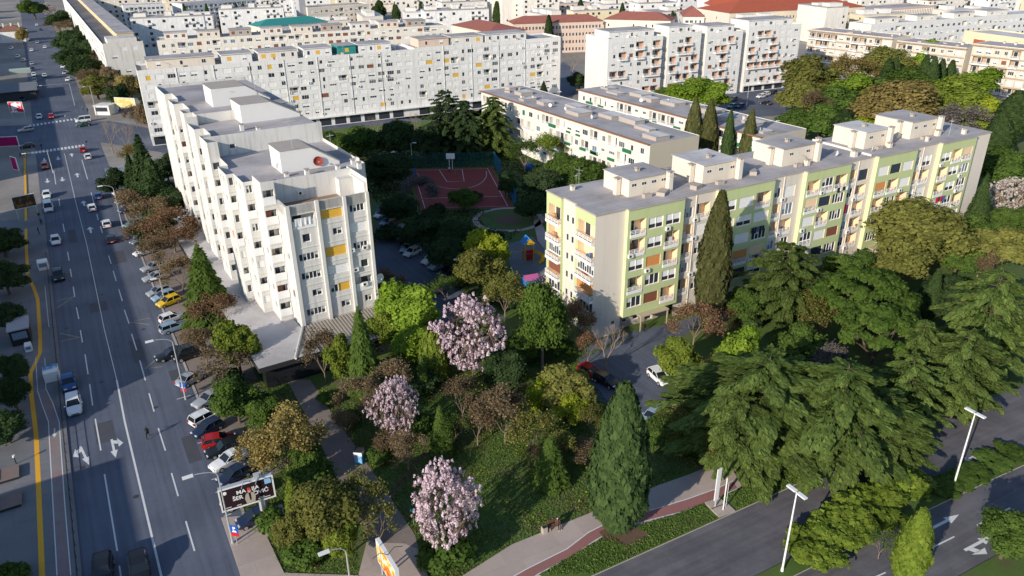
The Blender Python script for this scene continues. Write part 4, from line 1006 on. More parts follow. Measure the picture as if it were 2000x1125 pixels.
# everything beyond: ordinary blocks and tiled houses of many sizes
OCC = []
for o in list(COL.objects):
    if o.type == 'EMPTY' and o.get('category'):
        L_ = W_ = 0
        for c in o.children:
            if c.type == 'MESH' and c.name.split('.')[0] in ('wall', 'shop_front', 'hip_roof'):
                xs = [v.co.x for v in c.data.vertices]; ys = [v.co.y for v in c.data.vertices]; L_, W_ = max(L_, max(xs)), max(W_, max(ys))
        OCC.append((o.location.copy(), o.rotation_euler.z, L_, W_))
def free(p, rad):
    for loc, an, L_, W_ in OCC:
        dx, dy = p.x - loc.x, p.y - loc.y; c, n = math.cos(an), math.sin(an)
        x, y = dx * c + dy * n, -dx * n + dy * c
        if -rad < x < L_ + rad and -rad < y < W_ + rad: return False
    return True
PROTO = {}
def proto(L, W, floors, roof, seed):
    key = (L, W, floors, roof, seed)
    if key in PROTO: return PROTO[key]
    r = random.Random(seed); z = floors * 3.0 + .6; mb = MB()
    mb.box(0, L, 0, W, 0, z, 0)
    nb = max(2, int(L / 3.6))
    for k in range(floors):
        for j in range(nb):
            t = r.random()
            if t < .15: continue
            c = L * (j + .5) / nb; w2 = .75 if t < .8 else .45; zb = k * 3 + 1.2; m = 1 if t < .72 else 2
            mb.quad((c - w2, -.04, zb), (c + w2, -.04, zb), (c + w2, -.04, zb + 1.35), (c - w2, -.04, zb + 1.35), m)
            if t > .45 and t < .7: mb.box(c - 1.4, c + 1.4, -1.0, -.02, zb - 1.0, zb - .1, 0)
    for k in range(floors):
        for j in range(int(W / 4.5)):
            if r.random() < .5: c = W - (j + .5) * W / max(1, int(W / 4.5)); mb.quad((-.04, c + .5, k * 3 + 1.2), (-.04, c - .5, k * 3 + 1.2), (-.04, c - .5, k * 3 + 2.4), (-.04, c + .5, k * 3 + 2.4), 1)
    wall = mb.mesh('far_wall', [WHITE, GLASS, SHUT])
    mb = MB()
    if roof == 'flat':
        mb.box(-.15, L + .15, -.15, W + .15, z + .005, z + .35, 0)
        x = 1.5
        while x < L - 5:
            a = r.uniform(3, 9); h = r.uniform(1.2, 2.7)
            if r.random() < .75: mb.box(x, min(x + a, L - 1), W * r.uniform(.15, .4), W * .8, z + .36, z + h, 1)
            x += a + r.uniform(1, 4)
    else:
        hip(mb, 0, L, 0, W, z + .01, min(W * .28, 4.2), 0)
        for j in range(3): x = L * (j + .7) / 3.4; mb.box(x, x + .7, W * .4, W * .4 + .7, z + 1, z + 4.2, 1)
    rf = mb.mesh('far_roof', [ROOF, WARMWHITE])
    PROTO[key] = (wall, rf, z); return PROTO[key]
LM = [(-200, 'the avenue'), (40, 'the far end of the avenue'), (150, 'the slab along the avenue'), (270, 'the white balconied block'), (380, 'the cypress pair'), (480, 'the cypress clump'), (575, 'the teal roof'), (660, 'the pale lift tower'), (760, 'the cream row'), (860, 'the brown tiled house'), (960, 'the brown roof chimneys'),
      (1070, 'the lone cypress'), (1190, 'the pinkish row'), (1290, 'the red corner roof'), (1380, 'the white annexe'), (1480, 'the hall left wing'), (1570, 'the red hall roof'), (1680, 'the red hall end'), (1770, 'the finned office'), (1850, 'the pale slab'), (1950, 'the right edge')]
def px(p):
    q = Vector((p[0], p[1], p[2])) - Vector((0, 0, CAMH)); f = q.dot(_fwd); return 1000 + FPX * q.dot(_right) / f, 562.5 + FPX * q.dot(_down) / f
WCOL = [('white', WHITE), ('white', WHITE), ('white', WHITE), ('warm white', WARMWHITE), ('warm white', WARMWHITE), ('cream', CREAM), ('beige', BEIGE), ('pinkish', PINKW), ('yellow', YELW), ('pale grey', M('pale_grey_render', (.68, .68, .67)))]
RCOL = {'flat': [('flat grey', ROOF), ('flat pale', ROOFW)], 'hip': [('dull red tiled', TILED), ('grey brown tiled', M('grey_brown_tile', (.28, .22, .19), var=.2)), ('brown tiled', M('brown_roof_tile', (.22, .11, .07), var=.2))]}
USED = set(); rc = random.Random(77)
NUMW = {2: 'two', 3: 'three', 4: 'four', 5: 'five', 6: 'six', 7: 'seven', 8: 'eight'}
ca = RAD(17); ex, ey = Vector((math.cos(ca), math.sin(ca), 0)), Vector((-math.sin(ca), math.cos(ca), 0))
nfar = 0
for row in range(30):
    dy = 340 + row * 27 + (row ** 1.6) * .8
    for col in range(-26, 26):
        c = ey * dy + ex * (col * (33 + row * .3) + rc.uniform(-8, 8) + 60) + ey * rc.uniform(-6, 6)
        u, v = px((c.x, c.y, 14))
        if not (-130 < u < 2130) or v < -60: continue
        s_, t_ = (c - SL).dot(SD), (c - SL).dot(SN)
        if -6 < t_ < 62 and s_ < 900: continue
        if t_ < -6 and (s_ < 380): continue
        if v > 60 or (u > 1120 and v > 42) : continue
        if c.y > 1050 or rc.random() < .04: continue
        hs = rc.random(); left_side = t_ < 0
        if hs < .10 or left_side: L, W, fl, rf_ = rc.choice(((14, 11, 2, 'hip'), (18, 12, 3, 'hip'), (24, 12, 3, 'hip'), (16, 12, 4, 'hip')))
        else: L, W, fl, rf_ = rc.choice(((30, 13, 5, 'flat'), (36, 13, 6, 'flat'), (24, 14, 6, 'flat'), (30, 12, 4, 'flat'), (26, 15, 5, 'flat'), (36, 14, 4, 'flat')))
        if not free(c, 15): continue
        wall, roofme, z = proto(L, W, fl, rf_, rc.choice((1, 2)))
        ok = False
        for tries in range(14):
            wn, wm = rc.choice(WCOL if fl < 5 else WCOL[:6]); rn, rm = rc.choice(RCOL[rf_])
            lm = min(LM, key=lambda q: abs(q[0] - u)); k = 'left of' if u < lm[0] else 'right of'
            if abs(u - lm[0]) < 22: k = 'behind'
            far = 'distant ' if dy > 560 else ''
            lb = f"{far}{wn} {NUMW[fl]} storey {'house' if L < 20 else 'block'} with {rn} roof, {k} {lm[1]}"
            if lb not in USED and len(lb.split()) <= 16: USED.add(lb); ok = True; break
        if not ok: continue
        an = ca + (RAD(90) if rc.random() < .22 else 0) + rc.uniform(-.08, .08)
        name = 'far_house' if L < 20 else 'far_apartment_block'
        r_ = empty(name, (c.x - math.cos(an) * L / 2, c.y - math.sin(an) * L / 2, 0), an, lb, 'house' if L < 20 else 'apartment block', 'houses of the far town' if L < 20 else 'blocks of the far town')
        o = inst(wall, 'wall', r_); own_material(o, 0, wm)
        o = inst(roofme, 'roof', r_); own_material(o, 0, rm)
        OCC.append((r_.location.copy(), an, L, W)); nfar += 1
print('far buildings', nfar)
# ============================================================ 5. trees and planting
def unit(a): return a / np.maximum(np.linalg.norm(a, axis=1, keepdims=True), 1e-6)
class Crown:
    def __init__(s): s.V = []; s.T = []; s.tri = []; s.n = 0
    def cards(s, P, N, size, asp=1.0, tint=None, along=None, bend=0.0):
        """leaf clumps: small quads centred on P facing N; along = direction of their long side"""
        n = len(P)
        if along is None: along = rng.normal(size=(n, 3))
        t = unit(along - N * np.sum(along * N, axis=1, keepdims=True)); b = np.cross(N, t)
        sz = (np.asarray(size) * rng.uniform(.5, 1.5, n)).reshape(-1, 1) / 2
        a_ = t * sz * asp; c_ = b * sz
        k = rng.uniform(.25, .8, (n, 1))
        q = np.stack([P - a_ - c_ * .35, P - a_ * k * .2 + c_ - 0 * N, P + a_ + c_ * .25, P + a_ * .2 - c_], axis=1)
        s.V.append(q.reshape(-1, 3)); s.T.append(rng.uniform(0, 1, n) if tint is None else np.clip(tint, 0, 1))
    def blobs(s, C, R, n, size, up=.35, flat=1.0, asp=1.2, shell=(.62, 1.12)):
        """leaf clumps over many overlapping balls of foliage"""
        C = np.asarray(C, float); R = np.asarray(R, float); w_ = R ** 2 / np.sum(R ** 2)
        i = rng.choice(len(C), n, p=w_); d = unit(rng.normal(size=(n, 3))); d[:, 2] = np.where(d[:, 2] < -.4, -d[:, 2], d[:, 2])
        r = R[i] * rng.uniform(*shell, n) * (1 + .12 * np.sin(d[:, 0] * 7 + i) * np.cos(d[:, 1] * 6 + i * 2))
        k = rng.uniform(0, 1, n) < .09; r = np.where(k, r * (1.05 + .3 * np.abs(np.sin(d[:, 0] * 13 + d[:, 1] * 17 + i))), r)   # stray shoots
        P = C[i] + d * r[:, None] * np.array([1, 1, flat])
        N = unit(d + np.array([0, 0, up]) + rng.normal(scale=.45, size=(n, 3)))
        tb = rng.uniform(.2, .8, len(C))
        s.cards(P, N, size, asp, tb[i] * .55 + rng.uniform(0, .45, n))
    def mesh(s, name, mat, solid=None):
        V = np.concatenate(s.V); n = len(V) // 4; T = np.concatenate(s.T)
        F = np.arange(n * 4).reshape(n, 4)
        sv, sf, stt = (np.zeros((0, 3)), [], []) if solid is None else solid
        me = bpy.data.meshes.new(name)
        nf = n + len(sf)
        me.vertices.add(len(V) + len(sv)); me.vertices.foreach_set('co', np.concatenate([V, sv]).ravel())
        me.loops.add(nf * 4); me.polygons.add(nf)
        L = np.concatenate([F.ravel(), (np.asarray(sf, int).ravel() + len(V)) if len(sf) else np.zeros(0, int)])
        me.loops.foreach_set('vertex_index', L.astype(np.int32))
        me.polygons.foreach_set('loop_start', np.arange(nf, dtype=np.int32) * 4)
        at = me.attributes.new('tint', 'FLOAT', 'FACE')
        at.data.foreach_set('value', np.concatenate([T, np.asarray(stt, float) if len(sf) else np.zeros(0)]).astype(np.float32))
        me.materials.append(mat); me.update(calc_edges=True); me.validate()
        return me
LV = {}
def leafmat(k): return LV[k]
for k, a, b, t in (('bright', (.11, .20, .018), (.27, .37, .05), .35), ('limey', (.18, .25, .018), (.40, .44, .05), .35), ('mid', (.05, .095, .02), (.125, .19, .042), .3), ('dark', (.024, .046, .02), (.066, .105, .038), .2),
                   ('olive', (.095, .105, .026), (.24, .24, .066), .3), ('bud', (.115, .085, .052), (.25, .185, .105), .25), ('rust', (.125, .075, .045), (.28, .175, .10), .25), ('cedar', (.03, .066, .018), (.175, .235, .06), .28),
                   ('pine', (.045, .09, .018), (.13, .20, .04), .25), ('cyp', (.028, .055, .02), (.075, .115, .038), .2), ('cypb', (.055, .064, .024), (.13, .13, .05), .2), ('pink', (.54, .38, .44), (.86, .73, .78), .3), ('cream', (.46, .40, .37), (.74, .66, .62), .3),
                   ('grey', (.10, .09, .085), (.20, .175, .16), .15), ('yew', (.08, .13, .018), (.25, .30, .05), .3), ('hedge', (.08, .135, .018), (.22, .28, .045), .3), ('deep', (.022, .040, .020), (.06, .088, .036), .18), ('gold', (.20, .155, .05), (.36, .285, .105), .3), ('blade', (.075, .125, .026), (.15, .22, .05), .3)):
    LV[k] = LEAF('leaf_' + k, a, b, t)
def limbs(mb, base, H, tips, r0, m=0):
    mb.tube([(0, 0, -.2), (.05, .03, H * .25), (0, .05, H * .55)], [r0, r0 * .8, r0 * .5], 7, m)
    for i, t in enumerate(tips):
        s = Vector((0, 0, H * (.22 + .3 * ((i * 37) % 10) / 10))); e = Vector(t); mid = s.lerp(e, .5) + Vector((0, 0, H * .03))
        mb.tube([s, mid, e], [r0 * .45, r0 * .28, r0 * .1], 5, m)
PR = {}
def P_broad(seed, H=10, R=4, zc=.56, fl=.85, n=17000, size=.31, nb=30):
    r = np.random.default_rng(seed); C = []; Rb = []; hz = H * (1 - zc)
    for i in range(nb):
        d = r.normal(size=3); d /= np.linalg.norm(d); d[2] = max(d[2], -.85)
        q = r.uniform(.5, .8); C.append([d[0] * R * q, d[1] * R * q, H * zc + d[2] * hz * q * (1.0 if d[2] > 0 else .9)]); Rb.append(R * r.uniform(.24, .40))
    C.append([0, 0, H * zc]); Rb.append(R * .6)
    top = max(c[2] + q for c, q in zip(C, Rb)); k = H / top
    C = [[c[0], c[1], c[2] * k] for c in C]
    c = Crown(); c.blobs(C, Rb, n, size)
    t = MB(); limbs(t, None, H, [C[i] for i in range(0, nb, 3)], H * .028)
    return c, t, H, R
def P_cyp(seed, H=18, R=3.0, n=14000, top=.12, belly=.30, size=.36):
    r = np.random.default_rng(seed)
    def prof(z):
        b = np.where(z < belly, .34 + .66 * np.sin(z / belly * math.pi / 2), np.cos((z - belly) / (1 - belly) * math.pi / 2 * .96) ** .75)
        return np.maximum(b, .02)
    z = r.uniform(0, 1, n) ** .9; a = r.uniform(0, 2 * math.pi, n)
    wob = 1 + .08 * np.sin(a * 5 + z * 20) + .06 * np.sin(a * 11 - z * 33) + .07 * (r.uniform(0, 1, n) ** 6)
    rr = R * prof(z) * wob * r.uniform(.86, 1.04, n)
    zb = H * .04; P = np.stack([rr * np.cos(a), rr * np.sin(a), zb + z * (H - zb)], 1)
    N = unit(np.stack([np.cos(a), np.sin(a), .35 + 0 * a], 1) + r.normal(scale=.35, size=(n, 3)))
    up = np.stack([np.cos(a) * .35, np.sin(a) * .35, np.ones(n)], 1) + r.normal(scale=.25, size=(n, 3))
    c = Crown(); c.cards(P, N, size, 1.9, .5 * (.5 + .5 * np.sin(a * 9 + z * 40 + np.sin(z * 90))) + r.uniform(0, .5, n), up)
    m = 16; K = 14; sv = []; sf = []; stt = []
    for i in range(K + 1):
        zz = i / K; q = R * .84 * float(prof(np.array([zz]))[0])
        for j in range(m): t = 2 * math.pi * j / m; sv.append((q * math.cos(t), q * math.sin(t), zb + zz * (H - zb) * .985))
    for i in range(K):
        for j in range(m): j2 = (j + 1) % m; sf.append((i * m + j, i * m + j2, (i + 1) * m + j2, (i + 1) * m + j)); stt.append(.1)
    t = MB(); t.tube([(0, 0, -.2), (0, 0, H * .12)], [H * .018, H * .014], 7)
    return c, t, H, R, (np.array(sv), sf, stt)
def P_cedar(seed, H=14, R=8, tiers=12, n=520, droop=.22):
    r = np.random.default_rng(seed); c = Crown(); t = MB(); t.tube([(0, 0, -.2), (.1, 0, H * .5), (0, .1, H * .97)], [H * .03, H * .02, .04], 7)
    for k in range(tiers):
        f = (k + .4) / tiers; z0 = H * (.14 + .84 * f); Lb = R * (1 - f ** 2.6) ** .75 * r.uniform(.8, 1.12) + .5
        nb = int(5 + 5 * (1 - f)); ph = r.uniform(0, 6.28)
        for j in range(nb):
            a = ph + 2 * math.pi * j / nb + r.uniform(-.25, .25); L = Lb * r.uniform(.72, 1.12); d = np.array([math.cos(a), math.sin(a), 0]); s = np.array([-d[1], d[0], 0])
            rise = r.uniform(-.02, .2)
            zf = lambda x: z0 + L * (rise * x - droop * x ** 2.4 * .55) + H * .0
            t.tube([(0, 0, z0)] + [tuple(d * L * x + np.array([0, 0, zf(x)])) for x in (.5, .92)], [.10 * (1 - f) + .03, .06 * (1 - f) + .02, .015], 4)
            m = int(n * (.4 + .6 * (1 - f)))
            x = r.uniform(.12, 1.0, m) ** .7; w_ = (.24 * L * (1.05 - x) ** .8 + .16) * r.uniform(-1, 1, m)
            P = d * (x * L)[:, None] + s * w_[:, None]; P[:, 2] += zf(x) - np.abs(w_) * .28 + r.uniform(-.10, .10, m)
            al = d * (.8 + 0 * x)[:, None] + s * (np.sign(w_) * np.abs(w_) / (.3 * L + .2) * .9)[:, None]; al[:, 2] -= .18 + .5 * x ** 2
            N = unit(np.array([0, 0, 1.0]) + d * (.35 * x)[:, None] + r.normal(scale=.28, size=(m, 3)))
            c.cards(P, N, .23, 2.5, .1 + .62 * x + r.uniform(-.2, .28, m), al)  # tint rises outwards: sunlit bough tips are put into the leaf colour
    return c, t, H, R
def P_pine(seed, H=11, R=6, n=13000):
    r = np.random.default_rng(seed); C = []; Rb = []
    for i in range(62):
        a = r.uniform(0, 6.28); q = math.sqrt(r.uniform(0, 1)) * .92
        C.append([R * q * math.cos(a), R * q * math.sin(a), H * (.60 + .33 * (1 - q ** 2.2)) + r.uniform(-.3, .3)]); Rb.append(R * r.uniform(.12, .19))
    c = Crown(); c.blobs(C, Rb, n, .30, up=.9, flat=.75, asp=1.6)
    t = MB(); limbs(t, None, H, [C[i] for i in range(0, 62, 6)], H * .03)
    return c, t, H, R
def P_spruce(seed, H=12, R=3.2, n=8500):
    r = np.random.default_rng(seed); z = 1 - np.sqrt(r.uniform(0, 1, n)); a = r.uniform(0, 6.28, n)
    tier = .78 + .22 * np.abs(np.sin(z * 26 + np.sin(a * 3) * .8)); q = r.uniform(.35, 1.0, n) ** .5
    rr = R * ((1 - z) ** .85 + .015) * tier * q * (1 + .1 * np.sin(a * 7))
    P = np.stack([rr * np.cos(a), rr * np.sin(a), H * (.08 + .92 * z) - rr * .22], 1); o = np.stack([np.cos(a), np.sin(a), 0 * a], 1)
    al = o + np.array([0, 0, -.45]); N = unit(np.array([0, 0, .8]) + o * .6 + r.normal(scale=.3, size=(n, 3)))
    c = Crown(); c.cards(P, N, .40, 2.0, .35 * q + r.uniform(0, .6, n), al)
    t = MB(); t.tube([(0, 0, -.2), (0, 0, H * .95)], [H * .022, .03], 6)
    return c, t, H, R
def branching(seed, H, R, depth_=4, r0=.16, spread=.55):
    """bare limbs: returns wood and the twig ends"""
    r = random.Random(seed); mb = MB(); ends = []
    def grow(p, d, L, rad, k):
        q = p + d * L * .5 + Vector((r.uniform(-.06, .06), r.uniform(-.06, .06), .02)) * L; e = q + (d + Vector((r.uniform(-.2, .2), r.uniform(-.2, .2), .12))).normalized() * L * .5
        mb.tube([p, q, e], [rad, rad * .8, rad * .6], 5 if k > 2 else 3, cap=False)
        if k <= 1: ends.append((e, d)); ends.append((q, d))
        if k == 0: return
        for i in range(r.choice((2, 3, 3)) if k > 1 else 3):
            a = r.uniform(0, 6.28); n = d.orthogonal().normalized(); n.rotate(Matrix.Rotation(a, 3, d))
            grow(e, (d + n * r.uniform(.35, .95) * spread * 1.4 + Vector((0, 0, .08))).normalized(), L * r.uniform(.6, .82), rad * .55, k - 1)
    mb.tube([(0, 0, -.2), (0, 0, H * .2)], [r0 * 1.25, r0], 7, cap=False)
    for i in range(4):
        a = i * 1.57 + r.uniform(-.5, .5); grow(Vector((0, 0, H * r.uniform(.16, .24))), Vector((math.cos(a) * spread, math.sin(a) * spread, 1)).normalized(), H * .26, r0 * .65, depth_)
    zx = max(e[0].z for e in ends); rx = max(Vector((e[0].x, e[0].y)).length for e in ends)
    sx, sz = R / rx, H / zx
    mb.v = [(v[0] * sx, v[1] * sx, v[2] * sz) for v in mb.v]
    return mb, np.array([(e[0].x * sx, e[0].y * sx, e[0].z * sz) for e in ends])
def P_bud(seed, H=9, R=3.8, n=4600, size=.17, spread=.6, k=5):
    t, E = branching(seed, H, R, k, H * .018, spread); r = np.random.default_rng(seed)
    i = r.integers(0, len(E), n); P = E[i] + r.normal(scale=.36, size=(n, 3)); N = unit(r.normal(size=(n, 3)) + [0, 0, .5])
    c = Crown(); c.cards(P, N, size, 1.3, r.uniform(0, 1, n)); return c, t, H, R
def P_bloss(seed, H=12.5, R=4.6, ncl=900):
    """open crown, blossom in upright clusters at the ends of the twigs, from low down to the top"""
    r = np.random.default_rng(seed); t, E = branching(seed, H, R, 5, H * .016, .6)
    d = unit(r.normal(size=(ncl, 3))); q = r.uniform(.25, 1, ncl) ** .45
    z = d[:, 2] * q; hor = np.where(z > 0, 1 - .35 * z, 1.0 + .12 * z)
    lump = 1 + .16 * np.sin(np.arctan2(d[:, 1], d[:, 0]) * 3 + seed) + .10 * np.sin(z * 9 + seed)
    E2 = np.stack([d[:, 0] * q * R * hor * lump, d[:, 1] * q * R * hor * lump, H * .55 + z * H * .44], 1)
    hole = np.sin(E2[:, 0] * 1.5 + seed) * np.cos(E2[:, 1] * 1.3 - seed) + .6 * np.sin(E2[:, 2] * 1.4 + E2[:, 0]) ; E2 = E2[hole > -.42]; ncl = len(E2)
    tw = r.choice(ncl, 260, replace=False)
    for i in tw:
        e = Vector(E2[i]); b = Vector(E[np.argmin(np.linalg.norm(E - E2[i] * np.array([.7, .7, .92]), axis=1))]); t.tube([b, e], [.07, .03], 3, cap=False)
    m = 16; C = np.repeat(E2, m, 0); dd = unit(r.normal(size=(ncl * m, 3))); h = r.uniform(0, 1, ncl * m)
    P = C + dd * (.22 * (1 - .55 * h))[:, None]; P[:, 2] += h * .46 - .1
    N = unit(dd + [0, 0, .3]); tb = np.repeat(r.uniform(0, .6, ncl), m)
    c = Crown(); c.cards(P, N, .18, 1.3, tb + r.uniform(0, .4, ncl * m)); return c, t, H, R
def P_bare(seed, H=8, R=3.5): t, E = branching(seed, H, R, 5, H * .02, .6); return None, t, H, R
def P_willow(seed, H=9, R=3.2, n=7500):
    r = np.random.default_rng(seed); k = 170; a = r.uniform(0, 6.28, k); q = r.uniform(.2, 1, k) ** .6
    i = r.integers(0, k, n); x = r.uniform(0, 1, n)
    rr = R * q[i] * (.65 + .35 * np.sqrt(x)); zt = H * (1 - .28 * q[i] ** 2); L = H * (.28 + .45 * q[i])
    P = np.stack([rr * np.cos(a[i]), rr * np.sin(a[i]), zt - L * x], 1) + r.normal(scale=.10, size=(n, 3))
    N = unit(np.stack([np.cos(a[i]), np.sin(a[i]), .4 + 0 * x], 1) + r.normal(scale=.4, size=(n, 3)))
    c = Crown(); c.cards(P, N, .3, 1.8, r.uniform(0, 1, n), np.tile([0, 0, -1.], (n, 1)) + r.normal(scale=.2, size=(n, 3)))
    t = MB(); limbs(t, None, H, [(R * .5 * math.cos(b), R * .5 * math.sin(b), H * .8) for b in (0, 2, 4)], H * .025); return c, t, H, R
def P_shrub(seed, H=2.6, R=1.8, n=2600, size=.26):
    r = np.random.default_rng(seed); C = [[r.uniform(-.6, .6) * R, r.uniform(-.6, .6) * R, H * r.uniform(.3, .68)] for _ in range(11)]; Rb = [R * r.uniform(.3, .48) for _ in C]
    c = Crown(); c.blobs(C, Rb, n, size); t = MB()
    for j in range(5): t.tube([(0, 0, -.1), (C[j][0], C[j][1], C[j][2])], [.06, .02], 4)
    return c, t, H, R
def P_box(seed, H=2.2, R=1.0, n=2400):
    """one bay of a hedge, about 2R across"""
    r = np.random.default_rng(seed); C = [[r.uniform(-1, 1) * R, r.uniform(-.8, .8) * R, H * r.uniform(.2, .8)] for _ in range(26)]; Rb = [R * r.uniform(.3, .42) for _ in C]
    c = Crown(); c.blobs(C, Rb, n, .24); t = MB(); t.tube([(0, 0, -.1), (0, 0, H * .6)], [.07, .03], 4); return c, t, H, R
KIND = {'broad': ('broadleaf_tree', [lambda: P_broad(1), lambda: P_broad(2, nb=26), lambda: P_broad(3, zc=.55, nb=18), lambda: P_broad(4, n=18000, size=.28, nb=38)]), 'small': ('young_tree', [lambda: P_broad(11, 6, 2.4, .58, n=7500, size=.22, nb=16), lambda: P_broad(12, 6, 2.4, .55, n=7500, size=.22, nb=14)]),
        'cyp': ('cypress', [lambda: P_cyp(1), lambda: P_cyp(2, H=18, R=2.2, n=11000, belly=.38)]), 'thin': ('cypress', [lambda: P_cyp(3, H=14, R=1.25, n=5200, belly=.3)]), 'cedar': ('cedar', [lambda: P_cedar(1), lambda: P_cedar(2, droop=.5), lambda: P_cedar(3, tiers=13)]), 'deodar': ('cedar', [lambda: P_cedar(5, H=14, R=3.4, tiers=16, n=220, droop=.8)]),
        'pine': ('stone_pine', [lambda: P_pine(1), lambda: P_pine(2)]), 'spruce': ('spruce', [lambda: P_spruce(1), lambda: P_spruce(2)]), 'bud': ('budding_tree', [lambda: P_bud(1), lambda: P_bud(2, spread=.75), lambda: P_bud(3, n=6500, spread=.7)]), 'sparse': ('sparse_tree', [lambda: P_bud(7, n=1500, size=.2), lambda: P_bud(8, n=1500, size=.2, spread=.8)]),
        'bloss': ('blossom_tree', [lambda: P_bloss(1), lambda: P_bloss(2), lambda: P_bloss(5)]), 'bare': ('bare_tree', [lambda: P_bare(1), lambda: P_bare(2)]), 'willow': ('weeping_tree', [lambda: P_willow(1)]), 'shrub': ('shrub', [lambda: P_shrub(1), lambda: P_shrub(2)]), 'hedge': ('hedge_bush', [lambda: P_box(1), lambda: P_box(2)])}
PMESH = {}
def protomesh(kind, i):
    key = (kind, i)
    if key not in PMESH:
        fs = KIND[kind][1]; q = fs[i % len(fs)]()
        c, t, H, R = q[:4]
        PMESH[key] = (None if c is None else c.mesh('crown_' + kind, LV['mid'], q[4] if len(q) > 4 else None), t.mesh('trunk_' + kind, TRUNK), H, R)
    return PMESH[key]
tcount = 0
TWIG = M('twig_bark', (.21, .16, .12), rough=.95, var=.2, scale=3)
def tree_at(kind, p, h, r, lk, label, group=None, var=None, trunk=None, tilt=0):
    global tcount
    tcount += 1; i = (tcount if var is None else var) % len(KIND[kind][1]); cm, tm, H, R = protomesh(kind, i)
    o = empty(KIND[kind][0], (p[0], p[1], 0), (tcount * 2.399) % 6.283, label, {'shrub': 'shrub', 'hedge': 'shrub', 'cyp': 'cypress', 'thin': 'cypress', 'cedar': 'cedar', 'deodar': 'cedar', 'pine': 'pine tree', 'spruce': 'conifer'}.get(kind, 'tree'), group)
    o.scale = (r / R, r / R, h / H)
    if tilt: o.rotation_euler[1] = tilt
    t_ = inst(tm, 'trunk', o)
    if trunk is None and kind in ('bud', 'sparse'): trunk = TWIG
    if trunk: own_material(t_, 0, trunk)
    if cm is not None:
        c_ = inst(cm, 'crown', o)
        own_material(c_, 0, LV[lk])
    return o
GROW = {'trees of the upper right garden': 1.2, 'trees of the inner courtyard': 1.0}
def tree(kind, u, v, h, rpx, lk, label, **k):
    """(u, v) is where the treetop shows in the photograph, rpx its half width there"""
    p = G(u, v, h); r = rpx * depth((p.x, p.y, h * .6)) / FPX * GROW.get(k.get('group'), 1.0) * (1.03 if kind == 'bloss' else 1.0)
    if kind in ('broad', 'bud') and h < 1.35 * r:           # a crown is not a pancake
        h = min(1.35 * r, h * 1.6); p = G(u, v, h)
    return tree_at(kind, p, h, r, lk, label, **k)
PK = 'trees of the corner park'; CY = 'trees of the inner courtyard'; AV = 'trees along the avenue'; RG = 'trees right of the green block'; UP = 'trees of the upper right garden'
